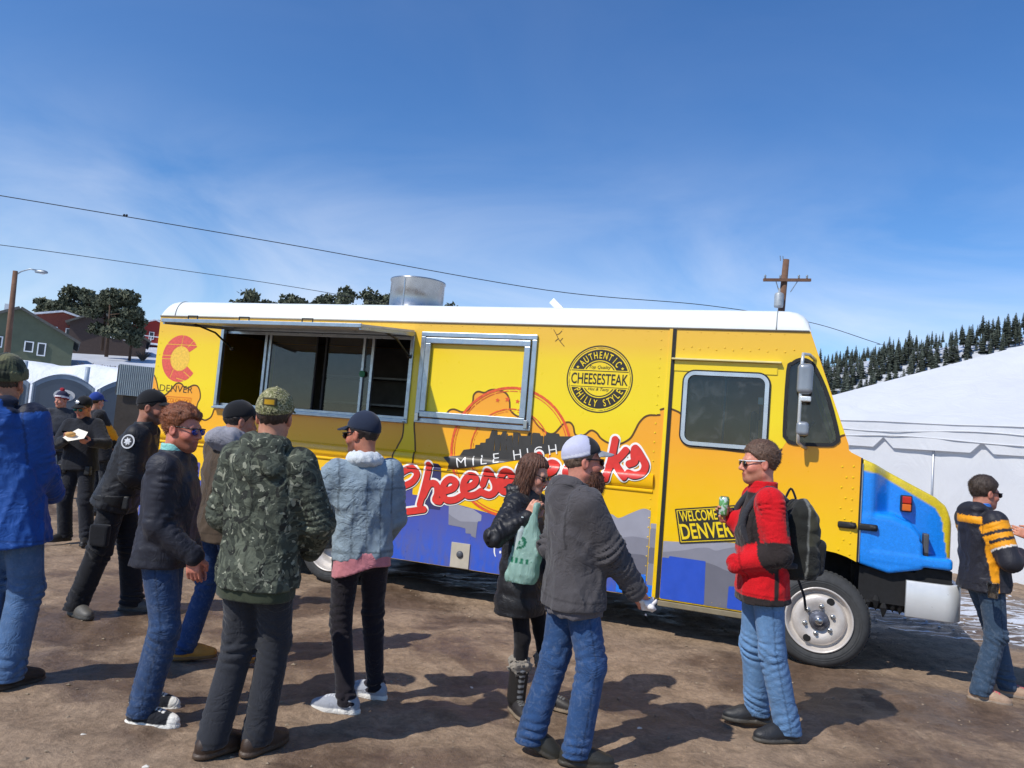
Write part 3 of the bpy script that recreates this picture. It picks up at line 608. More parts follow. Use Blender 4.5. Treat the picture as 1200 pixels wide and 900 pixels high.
sheet('c_emblem_centre_print', csun, (-7.34, -7.02, 2.13, 2.44), 0.006, mat('map_gold_print', 'e9bd45', 0.4, var=0.18, scale=40), 2, rail=False)
put_text('town_lettering', 'DENVER', -7.435, 1.885, 0.078, mat('brown_print', '4c3a22', 0.45), 3, 0.5, bold=-0.008)
def plate2(X, Z): return np.maximum(np.abs(X+7.13)-0.19, np.abs(Z-1.79)-0.042)
sheet('town_bar_print', lambda X, Z: np.maximum(plate2(X, Z), -plate2(X, Z)-0.007), (-7.35, -6.9, 1.73, 1.85), 0.006, mat('amber_print', 'e07818', 0.45), 3, rail=False)
put_text('town_lettering', 'COLORADO', -7.30, 1.762, 0.05, mat('amber_print', 'e07818', 0.45), 3, 0.34, bold=0.0)
# slanted welcome plate on the cab door
wq = [(-1.323, 1.165), (-1.262, 0.865), (-0.735, 0.955), (-0.81, 1.255)]
sheet('welcome_plate_print', lambda X, Z: poly_sd(X, Z, wq), (-1.36, -0.7, 0.84, 1.29), 0.008, mat('plate_print', '2c2a22', 0.5, var=0.35, scale=45), 6)
sheet('welcome_frame_print', lambda X, Z: np.abs(poly_sd(X, Z, wq)+0.016)-0.0035, (-1.36, -0.7, 0.84, 1.29), 0.006, M_yp, 7)
put_text('welcome_lettering', 'WELCOME TO', -1.262, 1.058, 0.093, M_yp, 7, 0.43, rot=0.175, shear=-0.1, bold=0.014)
put_text('welcome_lettering', 'DENVER', -1.240, 0.905, 0.135, M_yp, 7, 0.44, rot=0.175, shear=-0.1, bold=0.018)
put_text('phone_lettering', '(', -3.015, 0.525, 0.135, M_wp, 3, 0.03, bold=0.02)
put_text('phone_lettering', '303) 555', -2.965, 0.54, 0.105, M_wp, 3, 0.5, bold=0.012) if False else put_text('phone_lettering', ':', -2.955, 0.56, 0.085, M_wp, 3, 0.02, bold=0.02)
for pts_ in ([(-2.585, 2.745), (-2.555, 2.70), (-2.53, 2.655), (-2.50, 2.62), (-2.465, 2.585)], [(-2.55, 2.695), (-2.525, 2.705), (-2.50, 2.735)], [(-2.53, 2.66), (-2.56, 2.63)], [(-2.51, 2.635), (-2.485, 2.665)]):
    sheet('scratch_mark', lambda X, Z: line_d(X, Z, pts_)-0.0032, (-2.62, -2.43, 2.56, 2.77), 0.006, M_out, 3, rail=False)
cup = empty('plastic_cup', tw(0.80, 0.10, 0.80), -YAW, 'clear plastic cup standing on the white bumper', 'cup')
mb = MB(); mb.lathe([(0.0, 0.003), (0.030, 0.002), (0.032, 0.0), (0.042, 0.105), (0.0435, 0.108), (0.041, 0.108), (0.031, 0.006), (0.0, 0.006)], 20); mb.build('cup_wall', glass('cup_plastic', (0.88, 0.92, 0.92), 0.1, 0.35), cup, True)
mb = MB(); mb.lathe([(0.0, 0.008), (0.030, 0.008), (0.036, 0.05), (0.0, 0.052)], 16); mb.build('ice', mat('ice_white', 'c9d6da', 0.3, Transmission_Weight=0.4), cup, True)
# filler plate near the sill
pl = empty('outlet_plate', (-3.361, -0.006, 0.487)); pl.parent = truck
mb = MB(); mb.box(-0.1, 0.1, -0.006, 0.004, -0.12, 0.12, bev=0.002); mb.build('plate', mat('plate_beige', 'b7ae9c', 0.6, var=0.12), pl)
mb = MB(); mb.lathe([(0.0, 0.022), (0.02, 0.022), (0.033, 0.012), (0.036, 0.0)], 20, Matrix.Translation((0, -0.006, 0.01)) @ Matrix.Rotation(R(90), 4, 'X')); mb.build('plug', mat('plug_grey', '4b4e55', 0.5), pl, True)

# serving window ----------------------------------------------------
sw = empty('serving_window', (0, 0, 0)); sw.parent = truck
def frame(name, x0, x1, z0, z1, w, y0, y1, parent, m=M_alu):
    mb = MB(); b = 0.006
    mb.box(x0, x1, y0, y1, z1-w, z1, bev=b); mb.box(x0, x1, y0, y1, z0, z0+w, bev=b); mb.box(x0, x0+w, y0+0.001, y1-0.001, z0+w, z1-w, bev=b); mb.box(x1-w, x1, y0+0.001, y1-0.001, z0+w, z1-w, bev=b)
    return mb.build(name, m, parent)
frame('frame', W1[0]-0.022, W1[1]+0.022, W1[2]-0.025, W1[3]+0.03, 0.042, -0.022, 0.03, sw)
mb = MB(); mb.box(W1[0], W1[1], -0.07, -0.023, W1[2]-0.02, W1[2]-0.002, bev=0.004); mb.build('sill_ledge', M_alu, sw)
xs_ = [(-6.0, 0.035, 'alu'), (-5.94, 0.03, 'alu'), (-5.31, 0.022, 'blk'), (-5.19, 0.022, 'blk'), (-4.71, 0.03, 'alu'), (-4.60, 0.032, 'alu')]
for x, w, k in xs_:
    mb = MB(); mb.box(x-w/2, x+w/2, 0.045, 0.075, W1[2]+0.03, W1[3]-0.02, bev=0.003); mb.build('mullion', M_alu if k == 'alu' else M_rub, sw)
mb = MB(); mb.box(W1[0]+0.02, W1[1]-0.02, 0.04, 0.08, W1[2]+0.012, W1[2]+0.045, bev=0.003); mb.box(W1[0]+0.02, W1[1]-0.02, 0.04, 0.08, W1[3]-0.05, W1[3]-0.015, bev=0.003); mb.build('track', M_alu, sw)
for x0, x1, y in ((-5.985, -5.31, 0.058), (-5.19, -4.60, 0.068)):
    mesh_obj('pane', [(x0, y, W1[2]+0.04), (x1, y, W1[2]+0.04), (x1, y, W1[3]-0.04), (x0, y, W1[3]-0.04)], [(0, 1, 2, 3)], M_gl, sw)
mb = MB(); mb.lathe([(0.0, 0.004), (0.036, 0.004), (0.036, 0.0)], 20, Matrix.Translation((-4.70, 0.040, 2.22)) @ Matrix.Rotation(R(90), 4, 'X')); mb.build('round_sticker', mat('sticker_green', '0f6b45', 0.5), sw)
# lifted awning hatch
aw = empty('awning_hatch', (0, 0, 0)); aw.parent = truck
AH, AD, AZ0, AZ1 = (-6.43, -4.085), 1.02, 2.675, 2.565
def aw_pt(x, t, dz=0.0): return (x, -0.02-(AD-0.02)*t, AZ0+(AZ1-AZ0)*t+dz)
x0, x1 = AH; mb = MB(); V = [aw_pt(x0, 0), aw_pt(x1, 0), aw_pt(x1, 1), aw_pt(x0, 1), aw_pt(x0, 0, 0.022), aw_pt(x1, 0, 0.022), aw_pt(x1, 1, 0.022), aw_pt(x0, 1, 0.022)]
mb.add(V, [(0, 1, 2, 3), (7, 6, 5, 4), (0, 4, 5, 1), (1, 5, 6, 2), (2, 6, 7, 3), (3, 7, 4, 0)]); mb.build('panel', mat('awning_skin', 'd8d4c4', 0.5, 0.1, var=0.1), aw)
mb = MB()
mb.box(x0-0.01, x1+0.01, -AD-0.022, -AD-0.002, AZ1-0.012, AZ1+0.026, bev=0.004)
for x in (x0-0.004, x1-0.018):
    V = [(xx, -0.02, z) for xx in (x, x+0.022) for z in (AZ0-0.04, AZ0-0.002)]+[(xx, -AD-0.001, z) for xx in (x, x+0.022) for z in (AZ1-0.03, AZ1-0.002)]
    mb.add(V, [(0, 1, 3, 2), (4, 6, 7, 5), (0, 4, 5, 1), (2, 3, 7, 6), (0, 2, 6, 4), (1, 5, 7, 3)])
mb.build('edge_frame', M_alu, aw)
M_dk = mat('dark_strut', '3a3830', 0.5, 0.4)
for x in (x0+0.03, x1-0.03):
    mb = MB(); mb.tube([(x, -0.035, 2.42), (x, -0.32, 2.56), (x, -0.62, 2.60)], 0.011, 8); mb.tube([(x, -0.02, 2.42), (x, -0.05, 2.42)], 0.02, 8); mb.build('gas_strut', M_dk, aw, True)
for x in (-6.15, -5.50, -4.75):
    mb = MB(); mb.tube([(x-0.06, -AD+0.1, AZ1+0.01), (x-0.06, -AD+0.1, AZ1+0.075), (x+0.06, -AD+0.1, AZ1+0.075), (x+0.06, -AD+0.1, AZ1+0.01)], 0.008, 6); mb.build('top_latch', M_dk, aw)
# closed hatch beside it
hp = empty('closed_hatch', (0, 0, 0)); hp.parent = truck
frame('outer_frame', -3.995, -2.735, 1.75, 2.685, 0.05, -0.028, 0.0, hp); frame('inner_frame', -3.935, -2.795, 1.81, 2.625, 0.06, -0.044, -0.004, hp)
# its printed face lies flush between the frame bars: the drip print shows there already
for x, z in ((-3.955, 1.80), (-2.78, 1.80)):
    mb = MB(); mb.box(x-0.018, x+0.018, -0.06, -0.045, z-0.03, z+0.05, bev=0.004); mb.build('latch', M_steel, hp)
for k in range(3):
    st_ = star(-3.105+0.105*k, 2.03+0.015*(k == 1), 0.034 if k == 1 else 0.027, 0.1)
    sheet('stamp_star_print', lambda X, Z: poly_sd(X, Z, st_), (-3.105+0.105*k-0.05, -3.105+0.105*k+0.05, 1.97, 2.1), 0.005, M_ring, 3, rail=False)

# kitchen seen through the opening
kit = empty('kitchen_interior', (0, 0, 0)); kit.parent = truck
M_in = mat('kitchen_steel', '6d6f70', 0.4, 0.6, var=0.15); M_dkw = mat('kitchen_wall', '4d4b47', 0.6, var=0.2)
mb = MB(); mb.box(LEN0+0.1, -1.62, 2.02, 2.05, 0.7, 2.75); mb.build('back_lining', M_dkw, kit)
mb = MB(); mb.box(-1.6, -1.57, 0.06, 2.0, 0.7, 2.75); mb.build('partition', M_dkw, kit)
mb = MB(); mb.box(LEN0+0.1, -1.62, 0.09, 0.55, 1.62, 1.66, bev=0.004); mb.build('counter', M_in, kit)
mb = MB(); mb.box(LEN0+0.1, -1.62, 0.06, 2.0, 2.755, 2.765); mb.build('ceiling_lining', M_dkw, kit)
for z in (1.95, 2.3):
    mb = MB(); mb.box(-6.4, -3.6, 1.72, 2.01, z, z+0.025); mb.build('shelf', M_in, kit)
mb = MB(); mb.box(-5.9, -4.4, 1.3, 2.0, 0.75, 1.6, bev=0.01); mb.build('griddle', M_in, kit)
def inside_thing(name, x0, x1, y0, y1, z0, z1, m, label, cat, bev=0.008):
    r_ = empty(name, tw((x0+x1)/2, (y0+y1)/2, z0), -YAW, label, cat); mb = MB(); w, d, h = (x1-x0)/2, (y1-y0)/2, z1-z0
    mb.box(-w, w, -d, d, 0, h*0.8, bev=bev); mb.build('base', m, r_); mb = MB(); mb.box(-w-0.006, w+0.006, -d-0.006, d+0.006, h*0.8+0.001, h, bev=bev*0.7); mb.build('lid', m, r_)
M_card = mat('carton', 'b9ad98', 0.8, var=0.15); M_tub = mat('plastic_tub', 'cfcfc8', 0.5)
inside_thing('storage_box', -4.52, -4.30, 0.12, 0.34, 1.661, 1.80, M_tub, 'pale lidded tub inside the right end of the serving window', 'tub')
inside_thing('food_carton', -4.28, -4.14, 0.14, 0.34, 1.661, 1.77, M_card, 'small tan carton at the right corner of the serving counter', 'carton')
inside_thing('paper_cup_stack', -5.02, -4.94, 0.14, 0.22, 1.661, 1.90, M_tub, 'pale stack of cups behind the sliding pane of the truck', 'cups')
inside_thing('napkin_box', -4.92, -4.78, 0.15, 0.30, 1.661, 1.79, M_card, 'tan napkin box behind the sliding window pane', 'box')
inside_thing('stock_box', -5.6, -5.25, 1.75, 1.98, 1.977, 2.2, M_card, 'brown stock box on the lower shelf deep in the kitchen', 'box')
inside_thing('stock_tub', -5.0, -4.7, 1.75, 1.98, 2.327, 2.5, M_tub, 'white tub on the upper shelf deep in the kitchen', 'tub')
V, Q = nets(lambda P: rbox(P, (0, 0, -0.28), (0.085+0.02, 0.028, 0.28), 0.02)+0.02*snoise(P*np.array([3, 1, 0.6]), 9, 4)+np.clip(P[:, 2]+0.18, 0, 1)*0.35, (-0.16, -0.08, -0.58), (0.16, 0.08, 0.02), 0.012)
ap = arr_obj('hanging_apron', V, Q, cloth('apron_cloth'), None, lin('b4a994')); ap.location = tw(-6.27, 0.32, 2.53); ap.rotation_euler = (0, 0.06, -YAW)
tag(ap, 'beige apron hanging in the dark left end of the serving window', 'apron')
mb_ = empty('menu_board', tw(-5.40, -0.16, 1.28), -YAW, 'black upright menu board below the serving window beside the camouflage cap', 'sign')
mb = MB(); mb.box(-0.085, 0.085, -0.02, 0.02, 0, 0.66, bev=0.006); mb.build('board', mat('board_black', '101213', 0.5), mb_)
mb = MB(); mb.box(-0.13, -0.095, -0.03, 0.03, 0.0, 0.34, bev=0.006); mb.build('side_bracket', mat('bracket_grey', '8f979b', 0.5, 0.4), mb_)
mb = MB(); mb.box(-0.05, 0.06, -0.023, -0.0205, 0.40, 0.415); mb.build('green_line', mat('green_line', '2f7a55', 0.6), mb_)

# cab door, its window and trim ---------------------------------------
door = empty('cab_door', (0, 0, 0)); door.parent = truck
mb = MB(); mb.box(-1.442, -1.412, -0.010, -0.0075, 0.37, 2.78); mb.build('door_gap', M_rub, door)
mb = MB(); mb.box(-1.475, -1.443, -0.012, 0.0, 0.37, 2.78, bev=0.003); mb.build('track_lip', M_ye, door)
mb = MB(); mb.box(-1.435, -0.50, -0.045, -0.0, 2.497, 2.512, bev=0.003); mb.build('rain_gutter', mat('gutter_paint', 'd8c98a', 0.45), door)
mb = MB(); mb.box(-1.41, -0.53, -0.0095, -0.0065, 2.40, 2.49); mb.build('head_strip', M_ye, door)
def ring_frame(name, outer, inner, y0, y1, m, parent):
    n = len(outer); V = [(x, y0, z) for x, z in outer]+[(x, y0, z) for x, z in inner]+[(x, y1, z) for x, z in outer]+[(x, y1, z) for x, z in inner]; F = []
    for i in range(n):
        j = (i+1) % n; F += [(i, j, n+j, n+i), (j, i, 2*n+i, 2*n+j), (n+i, n+j, 3*n+j, 3*n+i)]
    return mesh_obj(name, V, F, m, parent, False)
dwn = empty('door_window', (0, 0, 0)); dwn.parent = truck
def off(loop, d):
    p = [np.array(q) for q in loop]; o = []; n = len(p)
    for i in range(n):
        t = p[(i+1) % n]-p[i-1]; t = t/max(np.linalg.norm(t), 1e-9); o.append((p[i][0]+t[1]*d, p[i][1]-t[0]*d))
    return o
lp = rrect(DW[0]+0.0, DW[1], DW[2], DW[3], 0.08, 8)
ring_frame('rubber_seal', off(lp, 0.030), off(lp, 0.004), -0.012, 0.0, M_rub, dwn)
ring_frame('metal_frame', off(lp, 0.016), off(lp, -0.018), -0.021, 0.03, mat('satin_aluminium', 'c9ced0', 0.3, 0.7), dwn)
mesh_obj('pane', [(x, 0.012, z) for x, z in lp], [tuple(range(len(lp)))], M_gl2, dwn)
mb = MB(); mb.box(-0.965, -0.945, 0.014, 0.028, DW[2]+0.01, DW[3]-0.01); mb.build('mullion', mat('mullion_grey', '3e4544', 0.5, 0.3), dwn)
mb = MB(); mb.box(-0.665, -0.645, 0.03, 0.05, 2.0, 2.12, bev=0.004); mb.build('latch', M_rub, dwn)
mb = MB(); mb.box(-0.675, -0.635, 0.031, 0.036, 2.14, 2.2); mb.build('sticker', M_wp, dwn)
qwn = empty('quarter_window', (0, 0, 0)); qwn.parent = truck
ql = QW[::-1]; ql = ql if sum((ql[i][0]-ql[i-1][0])*(ql[i][1]+ql[i-1][1]) for i in range(len(ql))) < 0 else ql[::-1]
ring_frame('rubber_seal', off(ql, 0.020), off(ql, -0.010), -0.011, 0.03, M_rub, qwn)
mesh_obj('pane', [(x, 0.012, z) for x, z in ql], [tuple(range(len(ql)))], M_gl2, qwn)
# cab fittings seen through the glass
cab = empty('cab_fittings', (0, 0, 0)); cab.parent = truck
mb = MB(); mb.box(-0.25, 0.05, 0.1, WID-0.1, 1.45, 1.80, bev=0.03); mb.build('dashboard', mat('dash_olive', '4a4a36', 0.6, var=0.2), cab)
stw = MB(); stw.lathe([(0.2+0.012*math.cos(a), 0.012*math.sin(a)) for a in np.linspace(0, 2*math.pi, 9)], 28, Matrix.Translation((-0.33, 0.62, 1.88)) @ Matrix.Rotation(R(-55), 4, 'Y')); stw.tube([(-0.33, 0.62, 1.88), (-0.05, 0.62, 1.68)], 0.02, 8); stw.build('steering_wheel', M_rub, cab, True)
mb = MB(); mb.box(-0.75, -0.70, 0.35, 0.85, 1.3, 2.1, bev=0.03); mb.box(-0.75, -0.35, 0.35, 0.85, 1.2, 1.32, bev=0.03); mb.build('driver_seat', M_rub, cab)

# rivets, far too many to pick apart
mb = MB()
def dome(x, z, r=0.0085): mb.lathe([(0.0006, r*0.55), (r*0.6, r*0.42), (r, 0.0)], 6, Matrix.Translation((x, -0.002, z)) @ Matrix.Rotation(R(90), 4, 'X'))
for k in range(15): dome(-1.34+k*0.072, 2.60+(0.022 if k % 2 else 0.0))
for k in range(26): dome(-1.545, 0.55+k*0.085) if abs(0.55+k*0.085-1.39) > 0.12 else None
for k in range(9): dome(0.02+0.035*(k % 2), 0.98+k*0.085); dome(0.105, 0.95+k*0.09)
for k in range(60): dome(-7.45+k*0.118, 2.755, 0.006)
for k in range(16): dome(-7.50, 0.5+k*0.14)
for k in range(11): dome(-1.39+k*0.072, 0.40, 0.006)
tag(mb.build('rivets', M_ye, truck), kind='stuff')

# blue hood with yellow top, fender bulge
def hood_sdf(P):
    x, y, z = P[:, 0], P[:, 1], P[:, 2]; yy = np.minimum(y, WID-y)
    topz = np.interp(x, [0.165, 0.28, 0.5, 0.74, 0.82, 0.87, 0.9], [1.745, 1.70, 1.59, 1.475, 1.41, 1.31, 1.2])
    ins = 0.004+0.15*np.clip((x-0.24)/0.16, 0, 1)**2*(3-2*np.clip((x-0.24)/0.16, 0, 1))+0.06*np.clip((x-0.5)/0.3, 0, 1)
    d1 = smax(smax(z-topz, ins-yy, 0.035), smax(x-0.87, 0.93-z, 0.01), 0.06); d1 = np.maximum(d1, 0.172-x)
    fz = np.interp(x, [0.1, 0.25, 0.42, 0.55, 0.63, 0.66], [1.27, 1.31, 1.305, 1.25, 1.15, 1.0]); bot = np.interp(x, [0.165, 0.4, 0.66, 0.9], [0.888, 0.833, 0.90, 0.95])
    d2 = smax(smax(z-fz, 0.006-yy, 0.05), np.maximum(x-0.64, bot-z), 0.03); d2 = np.maximum(np.maximum(d2, 0.172-x), yy-0.5)
    d3 = rbox(np.c_[x, yy, z], (0.52, 0.1, 0.96), (0.33, 0.095, 0.045), 0.02)
    d = smin(d1, d2, 0.018); d = smin(d, d3, 0.012)
    w = np.hypot(x-WH_F, z-WH_Z); d = smax(d, np.where((yy < 0.42), 0.57-w, -1), 0.01)
    return np.maximum(d, 0.16-yy-0.16+0.0)
q = NT('hood_paint'); a = q.n('ShaderNodeAttribute', attribute_name='dye'); sp = q.noise(55, 5, 0.7, 1.0)
c = q.mix(1.0, a.outputs['Color'], q.ramp(sp, [(0.3, 0.8), (0.62, 1.1), (0.75, 1.6)]), 'MULTIPLY'); q.col(c); q.set(Roughness=0.3, Coat_Weight=0.4, Coat_Roughness=0.1); M_hood = q.m
def hood_dye(V):
    x, y, z = V[:, 0], V[:, 1], V[:, 2]; topz = np.interp(x, [0.165, 0.28, 0.5, 0.74, 0.82, 0.87, 0.9], [1.745, 1.70, 1.59, 1.475, 1.41, 1.31, 1.2]); yy = np.minimum(y, WID-y)
    lim = np.interp(x, [0.165, 0.30, 0.74, 0.79, 0.84], [1.645, 1.625, 1.385, 1.30, 0.99])
    ye = np.clip((z-lim)/0.012+0.5, 0, 1)[:, None]
    return ye*np.array(lin('d9c02c'))+(1-ye)*np.array(lin('1585e6'))
V, Q = nets(hood_sdf, (0.165, -0.01, 0.82), (0.95, WID+0.01, 1.77), 0.0135)
hood = arr_obj('hood', V, Q, M_hood, truck, hood_dye(V))
mb = MB(); mb.box(0.158, 0.171, -0.004, 0.03, 0.9, 1.745); mb.build('hood_seam', M_rub, hood)
mb = MB(); mb.box(0.1715, 0.179, -0.006, 0.02, 0.9, 1.70); mb.build('seam_strip', M_alu, hood)
for xa, xb in ((0.005, 0.145), (0.160, 0.305)):
    V, Q = nets(lambda P: smin(rbox(P, ((xa+xb)/2, -0.014, 1.187), ((xb-xa)/2, 0.016, 0.027), 0.014), cap(P, ((xa+xb)/2, 0.0, 1.187), ((xa+xb)/2+0.05, -0.03, 1.187), 0.018), 0.01), (xa-0.02, -0.06, 1.14), (xb+0.02, 0.02, 1.24), 0.007); arr_obj('rubber_latch', V, Q, M_rub, hood)
lampm = empty('turn_signal', (0, 0, 0)); lampm.parent = truck
mb = MB(); mb.box(0.475, 0.56, 0.10, 0.20, 1.335, 1.47, bev=0.012); mb.build('housing', M_rub, lampm)
mb = MB(); mb.box(0.485, 0.55, 0.078, 0.105, 1.405, 1.462, bev=0.008); mb.build('lens', mat('red_lens', 'b8281c', 0.2, var=0.05), lampm)
mb = MB(); mb.box(0.485, 0.55, 0.078, 0.105, 1.345, 1.400, bev=0.008); mb.build('lens', mat('amber_lens', 'd2641c', 0.2, var=0.05), lampm)
hl = empty('headlamp', (0, 0, 0)); hl.parent = truck
mb = MB(); mb.box(0.645, 0.685, 0.06, 0.16, 0.975, 1.18, bev=0.01); mb.build('bezel', mat('bezel_grey', '4d4f52', 0.5), hl)
mb = MB(); mb.box(0.74, 0.878, 0.30, 0.52, 1.0, 1.17, bev=0.02); mb.build('lens', mat('lamp_lens', 'b8c4cc', 0.1), hl)
mb = MB(); mb.box(0.652, 0.680, 0.052, 0.062, 1.0, 1.03); mb.build('mark', M_rub, hl)
# bumper that wraps round the corner
path = [(0.53, 0.0)]+arc(0.80, 0.13, 0.13, -90, 0, 8)+[(0.93, WID-0.13)]+arc(0.80, WID-0.13, 0.13, 0, 90, 8)+[(0.53, WID)]
prof = [(0.0, 0.525), (0.0, 0.79), (0.008, 0.80), (0.05, 0.80), (0.05, 0.52), (0.008, 0.518)]
V = []; n = len(prof)
for i, (px, py) in enumerate(path):
    a = Vector(path[min(i+1, len(path)-1)])-Vector(path[max(i-1, 0)]); a.normalize(); nr = Vector((-a.y, a.x))
    for o, z in prof: V.append((px+nr.x*o, py+nr.y*o, z))
F = [(i*n+j, (i+1)*n+j, (i+1)*n+(j+1) % n, i*n+(j+1) % n) for i in range(len(path)-1) for j in range(n)]+[tuple(range(n))[::-1], tuple(range((len(path)-1)*n, len(path)*n))]
bp = mesh_obj('bumper', V, F, mat('bumper_white', 'd4d6d6', 0.35, 0.2, var=0.06), truck); auto_smooth(bp, 50)
mb = MB(); mb.box(0.2, 0.53, 0.35, WID-0.35, 0.55, 0.78); mb.box(-7.4, 0.2, 0.55, 0.66, 0.5, 0.62); mb.box(-7.4, 0.2, WID-0.66, WID-0.55, 0.5, 0.62); mb.box(-7.45, -0.9, 0.06, WID-0.06, 0.36, 0.41)
mb.box(-3.8, -2.6, 0.25, 0.8, 0.30, 0.40); mb.box(-2.4, -1.6, 1.2, 1.9, 0.22, 0.40); mb.tube([(WH_R, 0.3, WH_Z), (WH_R, WID-0.3, WH_Z)], 0.08, 10); mb.tube([(WH_F, 0.3, WH_Z-0.05), (WH_F, WID-0.3, WH_Z-0.05)], 0.05, 10)
mb.build('underbody', M_chas, truck)
mb = MB(); mb.box(WH_R-0.65, WH_R+0.65, 0.06, 0.7, 0.99, 1.02); mb.box(WH_R-0.65, WH_R+0.65, 0.68, 0.7, 0.4, 1.0); mb.box(WH_R-0.66, WH_R-0.64, 0.06, 0.7, 0.4, 1.0); mb.box(WH_R+0.64, WH_R+0.66, 0.06, 0.7, 0.4, 1.0)
mb.build('wheel_housing', M_chas, truck); mb = MB(); mb.box(WH_F-0.62, WH_F+0.25, 0.45, 0.47, 0.4, 0.97); mb.box(WH_F-0.64, WH_F-0.62, 0.06, 0.47, 0.4, 0.97); mb.box(WH_F-0.62, 0.17, 0.06, 0.47, 0.975, 0.99); mb.build('wheel_housing', M_chas, truck)
mb = MB()
for k in range(5): mb.lathe([(0.012, 0.02), (0.03, -0.02), (0.014, -0.075), (0.002, -0.10)], 7, Matrix.Translation((0.26+0.062*k+0.01*math.sin(k*3), 0.10+0.02*math.sin(k*5), 0.60+0.03*math.sin(k*2.3))))
mb.box(0.19, 0.60, 0.08, 0.12, 0.585, 0.86); mb.box(0.60, 0.86, 0.09, WID-0.09, 0.795, 0.90); mb.box(0.17, 0.60, 0.30, 0.34, 0.5, 0.9); mb.build('torn_splash_guard', M_chas, truck)
mb = MB(); mb.box(-1.42, -0.67, -0.012, 0.05, 0.305, 0.352, bev=0.006); mb.build('door_step', mat('step_tread', '8b8068', 0.6, 0.3, var=0.2), truck)

def wheel(name, x, dual=False):
    w = empty(name, (x, 0.0, WH_Z)); w.parent = truck; T = Matrix.Rotation(R(90), 4, 'X'); rt = 0.39
    prof = [(0.262, 0.012), (0.275, 0.002), (0.30, -0.004), (0.335, -0.004), (0.358, 0.006), (0.374, 0.022), (0.383, 0.04), (rt, 0.06), (rt, 0.17), (0.375, 0.205), (0.33, 0.222), (0.27, 0.21)]
    mb = MB(); mb.lathe([(r, -y) for r, y in prof], 64, T)
    for rr in (0.305, 0.322): mb.lathe([(rr-0.003, 0.0065), (rr, 0.009), (rr+0.003, 0.0065)], 64, T)
    mb.build('tyre', M_tyre, w, True)
    mb = MB()
    for k in range(60):
        a = 2*math.pi*k/60
        for yy, tw_ in ((0.075, 0.2), (0.13, -0.2)): mb.box(-0.012, 0.012, -0.02, 0.02, -0.004, 0.006, Matrix.Translation((rt*math.cos(a), yy, rt*math.sin(a))) @ Matrix.Rotation(-a+math.pi/2, 4, 'Y') @ Matrix.Rotation(tw_, 4, 'Z'))
    tag(mb.build('tread_blocks', M_tyre, w), kind='stuff')
    rimp = [(0.262, -0.02), (0.266, 0.006), (0.258, 0.012), (0.250, 0.004), (0.243, -0.035), (0.232, -0.045), (0.222, -0.06), (0.212, -0.05), (0.205, -0.022), (0.19, -0.008), (0.145, 0.0), (0.135, -0.006), (0.085, -0.006), (0.08, -0.012), (0.0, -0.012)]
    if dual: rimp = [(0.262, -0.02), (0.266, 0.006), (0.256, 0.012), (0.248, 0.0), (0.235, -0.06), (0.20, -0.07), (0.185, -0.13), (0.17, -0.16), (0.08, -0.16), (0.0, -0.16)]
    mb = MB(); mb.lathe(rimp, 56, T); rim = mb.build('rim', M_rim, w, True); zo = -0.16 if dual else -0.006
    mb = MB(); mb.lathe([(0.078, zo-0.004), (0.078, zo+0.02), (0.065, zo+0.035), (0.05, zo+0.045), (0.05, zo+0.05), (0.0, zo+0.052)], 24, T); mb.build('hub', M_hubm, w, True)
    mb = MB(); mb.lathe([(0.03, zo+0.05), (0.03, zo+0.066), (0.022, zo+0.072), (0.0, zo+0.073)], 16, T); mb.build('hub_cap', M_steel, w, True)
    for k in range(6):
        a = R(90+60*k-9); M_ = Matrix.Translation((0.112*math.cos(a), -zo, 0.112*math.sin(a))) @ T
        mb = MB(); mb.lathe([(0.021, -0.004), (0.021, 0.006), (0.014, 0.008), (0.014, 0.024), (0.010, 0.030), (0.0, 0.031)], 8, M_); mb.build('lug_nut', M_steel, w)
    if not dual:
        for a in (R(62), R(242)):
            mb = MB(); mb.lathe([(0.0, 0.0015), (0.03, 0.0015), (0.031, -0.002)], 18, Matrix.Translation((0.178*math.cos(a), 0.003, 0.178*math.sin(a))) @ T); mb.build('hand_hole', M_chas, rim)
    else:
        mb = MB(); mb.lathe([(r, -y-0.28) for r, y in prof], 40, T); mb.build('tyre', M_tyre, w, True)
    return w
wheel('front_wheel', WH_F); wheel('rear_wheel', WH_R, True)
for x in (WH_F, WH_R):
    mb = MB(); mb.lathe([(0.1, -WID+0.02), (0.39, -WID+0.06), (0.39, -WID+0.2), (0.1, -WID+0.22)], 40, Matrix.Translation((x, 0, WH_Z)) @ Matrix.Rotation(R(90), 4, 'X')); mb.build('far_wheel', M_tyre, truck, True)
# mirror on its pole
mir = empty('wing_mirror', (0, 0, 0)); mir.parent = truck
M_mp = mat('mirror_pole', 'd2d4d2', 0.35, 0.5)
mb = MB(); mb.tube([(-0.235, -0.005, 2.545), (-0.28, -0.08, 2.575), (-0.33, -0.16, 2.57), (-0.335, -0.17, 2.50), (-0.335, -0.17, 1.90), (-0.335, -0.15, 1.83), (-0.30, -0.07, 1.80), (-0.27, -0.003, 1.79)], 0.014, 10); mb.build('pole', M_mp, mir, True)
V, Q = nets(lambda P: rbox(P, (-0.305, -0.165, 2.36), (0.062, 0.045, 0.13), 0.04), (-0.4, -0.25, 2.2), (-0.2, -0.1, 2.52), 0.010); arr_obj('mirror_shell', V, Q, mat('mirror_grey', '8f959b', 0.35, 0.4), mir)
V, Q = nets(lambda P: rbox(P, (-0.305, -0.165, 1.945), (0.05, 0.03, 0.06), 0.03), (-0.4, -0.25, 1.85), (-0.2, -0.1, 2.05), 0.008); arr_obj('convex_mirror', V, Q, mat('mirror_grey', '8f959b', 0.35, 0.4), mir)
